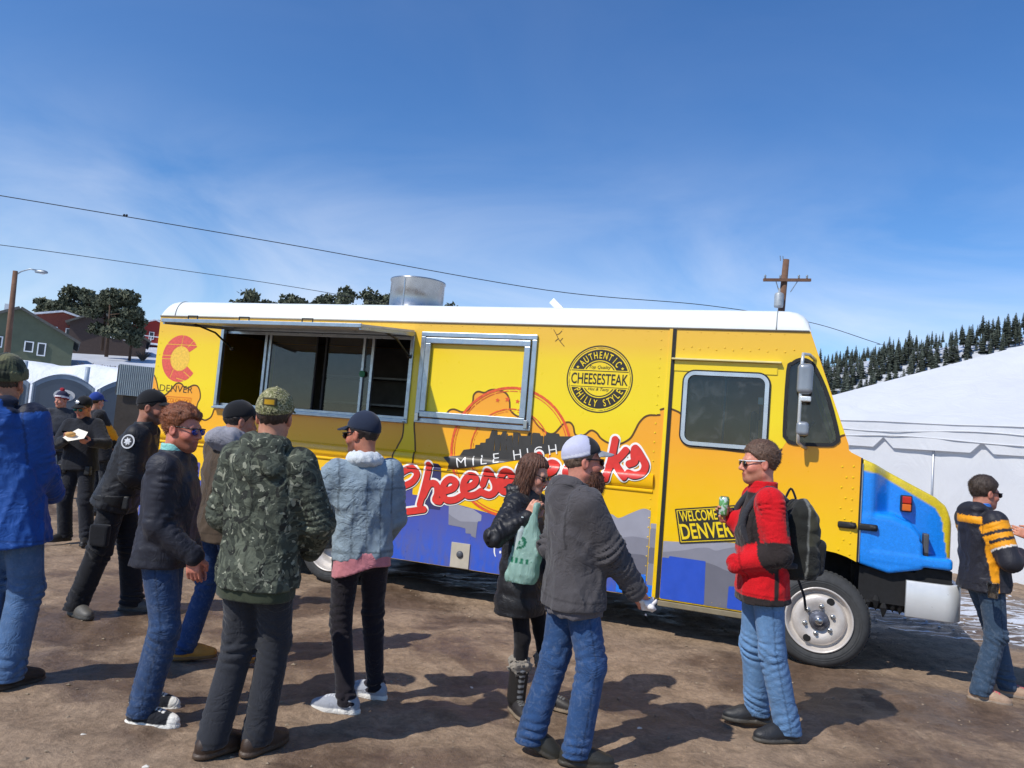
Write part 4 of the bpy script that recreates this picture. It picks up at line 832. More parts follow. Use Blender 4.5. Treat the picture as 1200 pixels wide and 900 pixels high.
mb = MB(); mb.box(-0.335, -0.25, -0.19, -0.14, 2.17, 2.215, bev=0.01); mb.build('bracket', M_mp, mir)
mb = MB(); mb.box(-0.13, -0.09, WID+0.05, WID+0.09, 2.35, 2.55, bev=0.02); mb.build('far_mirror', M_mp, mir)
# ------------------------------------------------------------------ ground and terrain
def sstep(a, b, x): t = np.clip((x-a)/(b-a), 0, 1); return t*t*(3-2*t)
def terrain(x, y):
    x = np.asarray(x, float); y = np.asarray(y, float)
    hl = 0.13*np.maximum(y-20, 0)*(1-sstep(-4, 30, x-0.05*y)); hl = np.minimum(hl, 14)
    ridge = np.clip(74+0.226*(x-212), 25, 170); t = np.clip((y-250)/(520-250), 0, 1.6); mt = np.where(t < 1, ridge*(0.25*t+0.75*t*t), ridge*(1-0.5*(t-1)))*sstep(40, 170, x)
    far = 3.0*np.sin(x*0.021+y*0.013)*sstep(60, 200, y)
    return hl+mt+far
def rough(x, y):
    P = np.c_[np.ravel(x), np.ravel(y), np.zeros(np.size(x))]
    al = (P[:, 0]*0.93-P[:, 1]*0.36); ac = (P[:, 0]*0.36+P[:, 1]*0.93)
    r_ = 0.012*snoise(P, 2.3, 3)+0.009*snoise(P, 7.5, 4)+0.0065*snoise(P, 17, 5, 8)+0.0055*snoise(P, 36, 6, 10)+0.004*snoise(P, 60, 7, 12)
    rut = 0.022*snoise(np.c_[al*0.35, ac*2.4, 0*al], 3.2, 8)*(sstep(5.5, 8, P[:, 1]))
    return (r_+rut).reshape(np.shape(x))
fx = np.concatenate([-np.geomspace(2500, 9.3, 34), np.arange(-9, 9.01, 0.055), np.geomspace(9.3, 2500, 40)])
fy = np.concatenate([-np.geomspace(400, 1.5, 14), np.arange(0.5, 2.6, 0.4), np.arange(2.6, 12.5, 0.055), np.geomspace(12.7, 2500, 60)])
X, Y = np.meshgrid(fx, fy, indexing='ij'); near = sstep(14, 9, np.abs(X))*sstep(18, 12, Y)*sstep(-1, 2, Y)
Z = terrain(X, Y)+rough(X, Y)*near-0.006
nx, ny = X.shape; I = np.arange(nx*ny).reshape(nx, ny)
Q = np.stack([I[:-1, :-1], I[1:, :-1], I[1:, 1:], I[:-1, 1:]], -1).reshape(-1, 4)
q = NT('muddy_ground'); P_ = q.co(); s = q.n('ShaderNodeSeparateXYZ'); q.l(P_, s.inputs[0])
big = q.noise(0.55, 6, 0.62, 0.6); mid = q.noise(3.4, 6, 0.65, 0.3); fine = q.noise(38, 5, 0.7); grit = q.noise(160, 3, 0.7)
c = q.ramp(mid, [(0.28, (0.185, 0.125, 0.080)), (0.5, (0.275, 0.193, 0.127)), (0.72, (0.355, 0.255, 0.172))])
c = q.mix(0.45, c, q.mix(1.0, c, q.ramp(fine, [(0.3, 0.5), (0.52, 1.0), (0.75, 1.6)]), 'MULTIPLY')); c = q.mix(0.7, c, q.mix(1.0, c, q.ramp(q.noise(11, 6, 0.7, 0.8), [(0.32, 0.6), (0.5, 1.0), (0.68, 1.35)]), 'MULTIPLY'))
c = q.mix(q.rng(grit, 0.62, 0.78, 0, 0.5), c, (0.30, 0.24, 0.18))
wet = q.rng(big, 0.47, 0.57, 0, 1); c = q.mix(wet, c, q.mix(1.0, c, (0.50, 0.47, 0.47), 'MULTIPLY'))
# straw-like dry streaks
stk = q.noise(26, 4, 0.7, 0.4, stretch=(0.35, 2.2, 1)); mm = q.n('ShaderNodeMath', operation='MULTIPLY'); q.l(q.rng(stk, 0.60, 0.74, 0, 0.55), mm.inputs[0]); q.l(q.rng(mid, 0.5, 0.62, 0, 1), mm.inputs[1]); c = q.mix(mm.outputs[0], c, (0.36, 0.27, 0.17))
# old snow: the far lot and hillside, and drifts round the nose of the truck, broken into tyre-track streaks
def lobe(loc, rot, sc):
    mp = q.n('ShaderNodeMapping', vector_type='TEXTURE'); mp.inputs['Location'].default_value = loc; mp.inputs['Rotation'].default_value = (0, 0, rot); mp.inputs['Scale'].default_value = sc; q.l(P_, mp.inputs[0])
    ln = q.n('ShaderNodeVectorMath', operation='LENGTH'); fl = q.n('ShaderNodeVectorMath', operation='MULTIPLY'); fl.inputs[1].default_value = (1, 1, 0); q.l(mp.outputs[0], fl.inputs[0]); q.l(fl.outputs[0], ln.inputs[0])
    return q.rng(ln.outputs['Value'], 0.35, 1.0, 1, 0)
l1 = lobe((6.4, 9.3, 0), -0.42, (5.2, 3.0, 1)); l2 = lobe((-0.4, 8.7, 0), -0.37, (3.2, 0.8, 1))
mpp = q.n('ShaderNodeMapping'); mpp.inputs['Rotation'].default_value = (0, 0, 0.30); mpp.inputs['Scale'].default_value = (1.1, 7.0, 1); q.l(P_, mpp.inputs[0])
sn = q.noise(1.15, 8, 0.70, 0.8, vec=mpp.outputs[0])
def madd(a, b, op='ADD'):
    o = q.n('ShaderNodeMath', operation=op)
    for i, v in enumerate((a, b)):
        if hasattr(v, 'is_linked'): q.l(v, o.inputs[i])
        else: o.inputs[i].default_value = v
    return o.outputs[0]
loc = madd(madd(l1, madd(l2, 0.86, 'MULTIPLY'), 'MAXIMUM'), 0.255, 'MULTIPLY')
yfar = q.rng(s.outputs['Y'], 14.0, 19.0, 0, 0.75)
fld = madd(madd(sn, loc), yfar); snow = q.rng(fld, 0.735, 0.775, 0, 1); ice = q.rng(fld, 0.62, 0.74, 0, 0.8)
c = q.mix(ice, c, q.mix(1.0, c, (0.45, 0.47, 0.52), 'MULTIPLY')); c = q.mix(snow, c, q.ramp(fine, [(0.3, (0.48, 0.51, 0.56)), (0.7, (0.70, 0.72, 0.76))]))
q.col(c)
ro = q.n('ShaderNodeMix'); q.l(wet, ro.inputs[0]); ro.inputs[2].default_value = 0.92; ro.inputs[3].default_value = 0.42; ri = q.n('ShaderNodeMix'); q.l(ice, ri.inputs[0]); q.l(ro.outputs[0], ri.inputs[2]); ri.inputs[3].default_value = 0.30; q.set(Roughness=ri.outputs[0]); q.b.inputs['Specular IOR Level'].default_value = 0.35
q.bump(mid, 0.6, 0.03); q.bump(fine, 0.7, 0.012); q.bump(grit, 0.6, 0.004)
ground = arr_obj('ground', np.stack([X, Y, Z], -1).reshape(-1, 3), Q, q.m); tag(ground, 'brown muddy lot with wet patches and streaks of old snow', kind='structure')
GZ = lambda x, y: float(terrain(x, y))

# grit and pebbles trodden into the mud
def stones(name, n, x0, x1, y0, y1, smin_, smax_, m, seed):
    rg = np.random.default_rng(seed); mb = MB()
    oct_ = np.array([(1, 0, 0), (-1, 0, 0), (0, 1, 0), (0, -1, 0), (0, 0, 1), (0, 0, -1)], float); of = [(0, 2, 4), (2, 1, 4), (1, 3, 4), (3, 0, 4), (2, 0, 5), (1, 2, 5), (3, 1, 5), (0, 3, 5)]
    for _ in range(n):
        x = rg.uniform(x0, x1); y = y0+(y1-y0)*rg.random()**1.3; s = rg.uniform(smin_, smax_)*rg.uniform(0.5, 1)**2; a = rg.uniform(0, 6.28); v = oct_*rg.uniform(0.6, 1.2, (6, 1))*s*np.array((1.3, 0.9, 0.55))
        c, sn = math.cos(a), math.sin(a); mb.add(np.c_[x+v[:, 0]*c-v[:, 1]*sn, y+v[:, 0]*sn+v[:, 1]*c, v[:, 2]+s*0.15+float(rough(np.array([x]), np.array([y]))[0])-0.006], of)
    return tag(mb.build(name, m), kind='stuff')
tag(stones('pebbles', 2600, -6, 7, 3.2, 11, 0.005, 0.020, mat('pebble_stone', '8a7a66', 0.9, var=0.35, scale=3), 2), 'small pebbles and clods scattered over the mud')
tag(stones('snow_crumbs', 160, 4.6, 8.8, 8.2, 11.5, 0.01, 0.035, mat('snow_clod', 'd8dce4', 0.8, var=0.1), 7), 'crumbs of dirty snow on the wet ground by the bumper')
M_snow = NT('snow'); _n = M_snow.noise(1.7, 6, 0.6); M_snow.col(M_snow.ramp(_n, [(0.3, (0.64, 0.67, 0.72)), (0.7, (0.76, 0.775, 0.80))])); M_snow.set(Roughness=0.75); M_snow.bump(_n, 0.6, 0.12); M_snow.bump(M_snow.noise(9, 5), 0.5, 0.03); M_snow = M_snow.m
for i, (x, y, w, d, h) in enumerate([(-0.25, 8.35, 0.34, 0.14, 0.07), (0.12, 8.45, 0.22, 0.12, 0.06), (-0.42, 8.2, 0.20, 0.09, 0.045)]):
    V, Q2 = nets(lambda P: ell(P, (x, y, -0.01), (w, d, h))+0.02*snoise(P, 22, i), (x-w-0.05, y-d-0.05, -0.03), (x+w+0.05, y+d+0.05, h+0.05), 0.02)
    o = arr_obj('snow_clump', V-np.array((x, y, 0)), Q2, M_snow); o.location = (x, y, 0); tag(o, ['wide clump of dirty snow in the shade under the truck', 'small right-hand lump of snow under the truck', 'low left-hand lump of snow under the truck'][i], 'snow clump', 'snow left under the truck')
for i, (x, y, a, lb) in enumerate([(0.93, 4.62, 0.3, 'white paper scrap on mud in the shadow of the bearded man'), (-2.0, 3.9, 1.2, 'white paper scrap on mud near the canvas sneakers'), (-0.1, 5.1, 2.0, 'white paper scrap on mud behind the furry boot'), (0.25, 3.75, 0.7, 'pale scrap of paper on mud at the bottom edge of the picture'), (-1.55, 3.62, 0.4, 'pale scrap of paper on mud left of the brown boots')]):
    mb = MB(); mb.add([(-0.016, -0.008, 0.002), (0.014, -0.01, 0.004), (0.018, 0.009, 0.003), (0.002, 0.012, 0.008), (-0.015, 0.008, 0.002)], [(0, 1, 2, 3, 4), (4, 3, 2, 1, 0)]); o = mb.build('paper_scrap', mat('scrap_paper', 'd9d4c8', 0.8)); o.location = (x, y, 0.004); o.rotation_euler = (0, 0, a); tag(o, lb, 'paper', 'litter')

# ------------------------------------------------------------------ white frame tent on the right
TL = np.array((5.03, 15.65)); td = np.array((0.712, -0.702)); td = td/np.linalg.norm(td); tn = np.array((td[1]*-1, td[0])); TE = 9.4
def tp(a, b, z): p = TL+td*a+tn*b; return (p[0], p[1], z)
q = NT('tent_canvas'); tr = q.n('ShaderNodeBsdfTranslucent'); tr.inputs[0].default_value = (0.85, 0.87, 0.9, 1); ms = q.n('ShaderNodeMixShader'); ms.inputs[0].default_value = 0.22
q.col(q.ramp(q.noise(0.9, 5, 0.6, 0.5), [(0.3, (0.70, 0.712, 0.735)), (0.7, (0.77, 0.782, 0.797))])); q.set(Roughness=0.55); q.bump(q.noise(1.6, 5, 0.6, 1.2, stretch=(1, 1, 0.45)), 0.5, 0.06)
q.l(q.b.outputs[0], ms.inputs[1]); q.l(tr.outputs[0], ms.inputs[2]); q.l(ms.outputs[0], q.t.nodes['Material Output'].inputs[0]); M_tent = q.m
tent = empty('white_tent', tp(TE/2, 0, 0), 0, 'large white frame tent with peaked roof and notched valance right of the truck', 'tent')
to = np.array(tent.location)
def tm(name, V, F, smooth=True, m=None): return mesh_obj(name, np.array(V)-to, F, m or M_tent, tent, smooth)
EZ, DP = 2.54, 9.4; apx = tp(TE/2, TE/2, 4.87); A0 = np.array(tp(0, 0, EZ)); B0 = np.array(tp(TE, 0, EZ)); C0 = np.array(tp(TE, DP, EZ)); D0 = np.array(tp(0, DP, EZ)); AP = np.array(apx)
def roof_face(a, b, c, n=14):
    V = []; F = []; idx = {}
    for i in range(n+1):
        for j in range(n+1-i):
            u, v = i/n, j/n; p = a*(1-u-v)+b*u+c*v; sag = -0.035*math.sin(math.pi*min(v*1.05, 1))*math.sin(math.pi*np.clip(u/(1-v+1e-6), 0, 1)); idx[i, j] = len(V); V.append(p+np.array((0, 0, sag)))
    for i in range(n):
        for j in range(n-i):
            F.append((idx[i, j], idx[i+1, j], idx[i, j+1]))
            if j < n-i-1: F.append((idx[i+1, j], idx[i+1, j+1], idx[i, j+1]))
    return V, F
for a, b in ((A0, B0), (B0, C0), (C0, D0), (D0, A0)): V, F = roof_face(a, b, AP); tm('roof_panel', V, F)
def curtain(name, a0, a1, z0f, z1, amp, seed, off_, b0=0.0, n=260, rows=14, side=0):
    V = []; rg = np.random.default_rng(seed); k1, k2, k3 = rg.uniform(0, 6.28, 3)
    for i in range(n+1):
        a = a0+(a1-a0)*i/n; z0 = z0f(a)
        for j in range(rows+1):
            z = z0+(z1-z0)*j/rows; t = 1-j/rows; w = amp*(math.sin(a*3.1+k1)+0.6*math.sin(a*7.3+k2+z*0.8)+0.35*math.sin(a*13+k3-z*1.6))*(0.25+t)
            V.append(tp(a, b0-off_+w, z) if side == 0 else tp(b0+off_-w if side > 0 else b0-off_+w, a, z))
    F = [(i*(rows+1)+j, (i+1)*(rows+1)+j, (i+1)*(rows+1)+j+1, i*(rows+1)+j+1) for i in range(n) for j in range(rows)]
    return tm(name, V, F)
PW = 1.865; notch0 = 0.80                                        # notches repeat along the eave
def notchz(a):
    ph = ((a-2.64) % 1.57)/1.57; d = min(ph, 1-ph)*1.57; return 2.075+max(0.0, 0.19*(1-d/0.17))
def wallz(a): return 0.0
seams = [0.0, 1.66, 3.46, 5.2, 7.0, TE]
for i in range(len(seams)-1): curtain('wall_panel', seams[i]+0.006, seams[i+1]-0.006, wallz, 2.53, 0.014, 20+i, 0.0, n=60)
curtain('valance', -0.02, TE+0.02, notchz, 2.55, 0.010, 4, 0.075, n=520, rows=8)
curtain('side_wall', 0.0, DP, wallz, 2.53, 0.015, 31, 0.0, b0=0.0, n=80, side=-1); curtain('side_wall', 0.0, DP, wallz, 2.53, 0.015, 32, 0.0, b0=TE, n=80, side=1)
curtain('side_valance', 0.0, DP, lambda a: 2.08, 2.55, 0.012, 33, 0.06, b0=0.0, n=80, side=-1)
for a in seams:
    mb = MB(); p = np.array(tp(a, -0.012, 0))-to; mb.tube([p, p+np.array((0, 0, 2.5))], 0.018, 8); mb.build('pole', mat('tent_pole', 'b9bcc0', 0.4, 0.6), tent, True)


mb = MB(); mb.tube([np.array(tp(a, -0.085, 2.545+0.006*math.sin(a*3)))-to for a in np.linspace(0, TE, 50)], 0.012, 6); mb.build('eave_piping', M_tent, tent, True)
for k, (z, am) in enumerate(((2.40, 0.035), (2.27, 0.03))):
    mb = MB(); mb.tube([np.array(tp(a, -0.086-0.008*math.sin(a*5+k), z+am*math.sin(a*1.9+k*2.1)))-to for a in np.linspace(0.2, TE-0.2, 60)], 0.010, 6); mb.build('valance_crease', M_tent, tent, True)
# ------------------------------------------------------------------ portable toilets, snow bank, metal shed
M_pt = mat('toilet_grey', '5d6874', 0.55, var=0.1, scale=2); M_pd = mat('toilet_door_grey', '56616d', 0.5, var=0.1, scale=2); M_ptr = mat('toilet_trim', '93a0ad', 0.5); M_ptw = mat('toilet_roof_white', 'dfe3e8', 0.5, var=0.05, Transmission_Weight=0.0)
def toilet(x, y, sign, label):
    o = empty('portable_toilet', (x, y, GZ(x, y)), R(31), label, 'toilet', 'row of portable toilets'); w = 0.56; H = 2.02
    mb = MB(); mb.box(-w, w, -0.56, 0.56, 0.12, H, bev=0.03); mb.box(-w-0.03, w+0.03, -0.6, 0.6, 0.0, 0.11, bev=0.02); mb.build('cabin', M_pt, o)
    archz = lambda xx: H-0.02+0.25*(1-(xx/w)**2)
    V = []; n = 16; xs = np.linspace(-w-0.03, w+0.03, n+1)
    for yy, kk in ((-0.62, 1.0), (-0.3, 1.12), (0.0, 1.16), (0.3, 1.12), (0.62, 1.0)):
        for xx in xs: V.append((xx, yy, H-0.03+0.26*kk*(1-(xx/(w+0.03))**2)))
    for xx in xs: V.append((xx, -0.62, H-0.05))
    F = [(r_*(n+1)+i, r_*(n+1)+i+1, (r_+1)*(n+1)+i+1, (r_+1)*(n+1)+i) for r_ in range(4) for i in range(n)]
    mesh_obj('roof', V, F, M_ptw, o, True)
    # arched front above the door and door leaf
    dz = lambda xx: 1.98+0.20*(1-(xx/0.52)**2); xs2 = np.linspace(-0.5, 0.5, 15)
    def slab(name, top, x0, x1, z0, y0, y1, m, par):
        xx = np.linspace(x0, x1, 15); V = []
        for yy in (y0, y1): V += [(a, yy, z0) for a in xx]+[(a, yy, top(a)) for a in xx]
        n = 15; F = [(i, i+1, n+i+1, n+i) for i in range(n-1)]+[(2*n+i+1, 2*n+i, 3*n+i, 3*n+i+1) for i in range(n-1)]+[(n+i, n+i+1, 3*n+i+1, 3*n+i) for i in range(n-1)]+[(0, n, 3*n, 2*n), (n-1, 3*n-1, 4*n-1, 2*n-1)]
        return mesh_obj(name, V, F, m, par)
    slab('front_arch', lambda a: H-0.03+0.255*(1-(a/0.585)**2), -0.57, 0.57, 0.12, -0.605, -0.565, M_ptr, o)
    d = slab('door', lambda a: 1.93+0.22*(1-(a/0.52)**2), -0.50, 0.50, 0.16, -0.63, -0.606, M_pd, o)
    slab('door_rib', lambda a: 1.84+0.20*(1-(a/0.46)**2), -0.42, 0.42, 0.3, -0.638, -0.6305, M_pt, d)
    if sign == 'oval':
        mb = MB(); mb.lathe([(0, 0.004), (0.2, 0.004), (0.2, 0)], 28, Matrix.Translation((0.02, -0.639, 1.80)) @ Matrix.Rotation(R(90), 4, 'X') @ Matrix.Diagonal((1.0, 0.62, 1, 1))); mb.build('sign', M_wp, d)
    else:
        mb = MB(); mb.box(-0.14, 0.17, -0.643, -0.6385, 1.52, 1.72); mb.build('sign', M_wp, d)
    zz = 1.81 if sign == 'oval' else 1.63
    mb = MB(); mb.tube([(-0.10, -0.646, zz), (0.0, -0.646, zz-0.025), (0.1, -0.646, zz-0.01), (0.12, -0.646, zz+0.02), (0.08, -0.646, zz+0.025)], 0.012, 6); mb.build('sign_mark', M_ink, d)
    mb = MB(); mb.box(0.40, 0.45, -0.66, -0.6305, 1.05, 1.2, bev=0.006); mb.build('handle', M_ptw, d)
    for sx in (-1, 1):
        mb = MB(); mb.box(sx*0.555-0.02, sx*0.555+0.02, -0.63, -0.606, 0.12, 2.0, bev=0.006); mb.build('corner_post', M_ptr, o)
    mb = MB(); mb.tube([(0.42, 0.4, 1.9), (0.42, 0.4, 2.5)], 0.05, 10); mb.build('vent_pipe', M_ptr, o, True)
toilet(-11.02, 16.2, 'oval', 'leftmost grey portable toilet half hidden by the camouflage knit hat')
toilet(-9.82, 16.55, 'oval', 'grey portable toilet with a white oval sign on its door')
toilet(-8.62, 16.9, 'rect', 'grey portable toilet with a white rectangular sign beside the metal shed')
V = []; xs = np.linspace(-22, -6.0, 90); ys = np.linspace(17.6, 21.5, 14); rg = np.random.default_rng(3)
for x in xs:
    for j, y in enumerate(ys):
        t = j/13; pr = math.sin(math.pi*min(t*1.15, 1))**0.6 if t < 0.87 else 0.75; V.append((x, y+0.1*math.sin(x*1.7), GZ(x, y)*0.5+2.62*min(1, (math.sin(min(t*2.6, 1)*math.pi/2)))+0.045*math.sin(x*2.3+y)+0.03*math.sin(x*5.1)))
F = [(i*14+j, (i+1)*14+j, (i+1)*14+j+1, i*14+j+1) for i in range(89) for j in range(13)]
o = mesh_obj('snow_bank', V, F, M_snow, None, True); tag(o, 'long flat-topped bank of snow behind the portable toilets', 'snow bank', kind='structure')
sh = empty('metal_shed', (-6.9, 14.9, 0), R(25), 'small shed with corrugated grey metal top and brown lower wall behind the truck', 'shed')
V = []; n = 200
for k in range(n+1):
    x = -0.78+1.7*k/n; y = -0.5+0.007*math.sin(k*math.pi/2*1.0); V += [(x, y, 1.88), (x, y, 2.46)]
mesh_obj('corrugated_sheet', V, [(2*k, 2*k+2, 2*k+3, 2*k+1) for k in range(n)], mat('galvanised_sheet', '98a3a8', 0.5, 0.5, var=0.12), sh)
mb = MB(); mb.box(-0.76, 0.9, -0.46, 0.7, 0, 1.9); mb.build('lower_wall', mat('shed_brown', '4d463f', 0.8, var=0.2), sh); mb = MB(); mb.box(-0.8, 0.95, -0.40, 0.75, 1.9, 2.44); mb.build('upper_box', mat('shed_brown2', '5b5a58', 0.8), sh)

# ------------------------------------------------------------------ houses on the hillside
def window(par, x, y, z, w, h, rz=0, m=None):
    f = empty('window', (x, y, z), rz); f.parent = par; mb = MB(); t = 0.07
    mb.box(-w/2, w/2, -0.06, 0.02, h-t, h); mb.box(-w/2, w/2, -0.06, 0.02, 0, t); mb.box(-w/2, -w/2+t, -0.06, 0.02, t, h-t); mb.box(w/2-t, w/2, -0.06, 0.02, t, h-t); mb.build('frame', mat('house_trim', 'e4e6e8', 0.6), f)
    mesh_obj('pane', [(-w/2+t, -0.02, t), (w/2-t, -0.02, t), (w/2-t, -0.02, h-t), (-w/2+t, -0.02, h-t)], [(0, 1, 2, 3)], m or mat('dark_pane', '2a333c', 0.15), f)
M_gh = mat('olive_siding', '5f6552', 0.85, var=0.1, scale=1.5); M_rs = mat('dark_shingle', '5b5a55', 0.9, var=0.2); M_bh = mat('barn_red_siding', '7e4438', 0.85, var=0.15); M_bd = mat('brown_siding', '4a3d38', 0.85, var=0.15); M_rh = mat('red_siding', '9c352f', 0.85, var=0.12)
def gable_house(name, label, x0, x1, xr, zb, ze0, ze1, zr, y, depth, wall, roofm, rz=0.0, over=0.35):
    cr = math.cos(rz); o = empty(name, (x1, y, 0), rz, label, 'house'); X0, X1, XR = (x0-x1)*cr, 0.0, (xr-x1)*cr
    prof = [(X0, zb), (X1, zb), (X1, ze1), (XR, zr), (X0, ze0)]; V = [(a, 0, b) for a, b in prof]+[(a, depth, b) for a, b in prof]
    mesh_obj('wall', V, [(0, 1, 2, 3, 4), (9, 8, 7, 6, 5), (1, 6, 7, 2), (4, 9, 5, 0)], wall, o)
    for (xa, za), (xb, zb_) in (((XR, zr), (X1, ze1)), ((XR, zr), (X0, ze0))):
        d = Vector((xb-xa, 0, zb_-za)); L = d.length; d.normalize(); nn = Vector((-d.z, 0, d.x)); nn = nn if nn.z > 0 else -nn; a = Vector((xa, 0, za)); e = a+d*(L+over)
        q0 = [a+nn*0.002, e+nn*0.002, e+nn*0.16, a+nn*0.16]; V = [(p.x, -over, p.z) for p in q0]+[(p.x, depth+over, p.z) for p in q0]
        mesh_obj('roof', V, [(0, 1, 2, 3), (7, 6, 5, 4), (0, 4, 5, 1), (1, 5, 6, 2), (2, 6, 7, 3), (3, 7, 4, 0)], roofm, o)
    return o
gz = lambda x, y: GZ(x, y)
o = gable_house('green_house', 'olive green gabled house with small white windows behind the lamp post', -38.5, -29.4, -33.1, 2.6, 5.2, 5.75, 7.42, 50, 9, M_gh, M_rs, R(30.5))
for x, z, w, h in ((-34.25, 4.79, 0.55, 0.72), (-32.27, 4.70, 0.52, 0.70), (-31.45, 4.53, 0.48, 0.86)): window(o, (x+29.4)*0.862, -0.01, z, w, h)
mb = MB(); mb.box(-4.2, -3.95, 2.0, 2.25, 7.0, 7.85); mb.build('chimney_pipe', mat('house_trim', 'e4e6e8', 0.6), o)
o = gable_house('red_brown_house', 'red brown house with snow on its low roof beside the big pine', -46.5, -38.2, -42.4, 6.0, 8.9, 8.9, 9.8, 70, 10, M_bh, M_snow, R(29))
for x in (-45.6, -44.3, -43.0, -41.7): window(o, (x+38.2)*0.875, -0.01, 7.6, 0.5, 0.8)
o = gable_house('dark_brown_house', 'dark brown house half hidden behind the big pine', -40.9, -33.9, -38.3, 5.5, 8.8, 7.9, 9.95, 69, 9, M_bd, M_rs, R(27))
window(o, (-36.85+33.9)*0.89, -0.01, 7.75, 0.75, 0.75); window(o, (-35.8+33.9)*0.89, -0.01, 7.7, 0.5, 0.75)
o = gable_house('red_house', 'small bright red house with snowy roof at the rear corner of the truck', -46.3, -40.5, -43.4, 7.5, 11.2, 11.2, 12.2, 90, 8, M_rh, M_snow, R(24.5))
window(o, (-43.7+40.5)*0.91, -0.01, 9.9, 0.55, 0.9); mb = MB(); mb.box(-5.9, 0.1, -1.4, -0.02, 9.2, 9.4); [mb.box(-5.8+k*0.95, -5.7+k*0.95, -1.4, -1.3, 9.4, 10.1) for k in range(7)]; mb.box(-5.9, 0.1, -1.42, -1.3, 10.1, 10.2); mb.build('deck', mat('house_trim', 'e4e6e8', 0.6), o)

# ------------------------------------------------------------------ lamp post, utility pole, wires
M_wood = mat('weathered_pole', '6b4f3e', 0.9, var=0.25, scale=3); M_gal = mat('galvanised', '8d949a', 0.4, 0.7)
lp_ = empty('street_lamp', (-26.95, 40, GZ(-26.95, 40)), 0, 'wooden street lamp pole with curved arm at the far left', 'lamp'); b0 = Vector(lp_.location)
mb = MB(); mb.tube([(0, 0, 0), (-0.17, 0, 8.45-b0.z)], [0.17, 0.12], 10); mb.build('pole', M_wood, lp_, True)
mb = MB(); mb.tube([(-0.17, 0, 8.2-b0.z), (0.15, 0, 8.45-b0.z), (0.6, 0, 8.62-b0.z), (1.0, 0, 8.58-b0.z)], 0.035, 8); mb.build('arm', M_gal, lp_, True)
V, Q2 = nets(lambda P: smax(ell(P, (1.22, 0, 8.50-b0.z), (0.36, 0.15, 0.13)), (8.44-b0.z)-P[:, 2]+(P[:, 0]-1.2)*-0.0, 0.02), (0.8, -0.2, 8.3-b0.z), (1.65, 0.2, 8.7-b0.z), 0.03); arr_obj('lamp_head', V, Q2, M_gal, lp_)
mb = MB(); mb.lathe([(0.0, -0.05), (0.09, -0.03), (0.12, 0.0)], 14, Matrix.Translation((1.28, 0, 8.43-b0.z))); mb.build('lens', mat('lamp_glass', 'c8ccd0', 0.2), lp_, True)
up_ = empty('utility_pole', (11.0, 32, 0), 0, 'wooden utility pole with crossarm and transformer behind the truck roof', 'pole')
mb = MB(); mb.tube([(0, 0, 0), (0.40, 0, 10.38)], [0.20, 0.13], 12); mb.build('pole', M_wood, up_, True)
mb = MB(); mb.box(-1.02, 1.02, -0.22, -0.10, -0.06, 0.06, Matrix.Translation((0.43, 0, 9.45)) @ Matrix.Rotation(R(-4.5), 4, 'Y')); mb.build('crossarm', M_wood, up_)
for dx in (-0.95, -0.3, 0.5, 0.85):
    mb = MB(); mb.lathe([(0.02, 0), (0.05, 0.04), (0.03, 0.08), (0.055, 0.11), (0.03, 0.16), (0.0, 0.17)], 10, Matrix.Translation((0.43+dx, -0.16, 9.51+dx*0.079))); mb.build('insulator', M_gal, up_, True)
mb = MB(); mb.tube([(0.1, -0.12, 9.0), (0.43-0.5, -0.16, 9.42)], 0.02, 6); mb.tube([(0.62, -0.12, 8.95), (0.9, -0.16, 9.46)], 0.02, 6); mb.build('brace', M_gal, up_)
mb = MB(); mb.lathe([(0.0, 0.0), (0.18, 0.02), (0.19, 0.1), (0.19, 0.55), (0.17, 0.62), (0.05, 0.68), (0.04, 0.85), (0.0, 0.86)], 16, Matrix.Translation((0.07, -0.32, 8.18))); mb.build('transformer', mat('transformer_grey', 'a3a8aa', 0.45, 0.3), up_, True)
for dx in (-0.12, 0.0):
    mb = MB(); mb.tube([(0.27+dx, -0.02, 10.3), (0.24+dx, -0.02, 10.52)], 0.02, 6); mb.build('pin', M_gal, up_)
M_wire = mat('wire_black', '1a1b1e', 0.6)
def wire(pts, r, label):
    P2 = smooth_line(pts, 10); mb = MB(); o0 = np.array(P2[0]); mb.tube([p-o0 for p in P2], r, 5); o = mb.build('overhead_wire', M_wire, None, True); o.location = o0; tag(o, label, 'wire', 'overhead wires'); return o
wire([(-24, 24.3, 8.75), (-17.81, 25, 8.43), (-9.13, 28, 8.31), (1.06, 30, 7.77), (8.15, 32, 8.09), (14.18, 36, 8.48), (17.74, 36.6, 7.85), (30, 60, 11.7), (60, 100, 18)], 0.016, 'upper black wire running from the left edge down behind the truck roof')
wire([(-27, 28.6, 7.65), (-21.1, 30, 7.76), (-16.01, 34, 8.13), (-10.48, 36, 8.08), (-2, 40, 7.9)], 0.014, 'lower black wire at left that ends behind the truck roof')
mb = MB()
for k, t in enumerate((0, 0.09)):
    mb.add([(t+math.cos(a)*0.05, 0, math.sin(a)*0.05) for a in np.linspace(0, 6.28, 7)[:-1]]+[(t, 0.05, 0), (t, -0.05, 0)], [(i, (i+1) % 6, 6) for i in range(6)]+[((i+1) % 6, i, 7) for i in range(6)])
o = mb.build('wire_spacer', M_wire); o.location = (-14.2, 26.2, 8.42); tag(o, 'small dark spacer on the upper wire at the left', 'spacer')

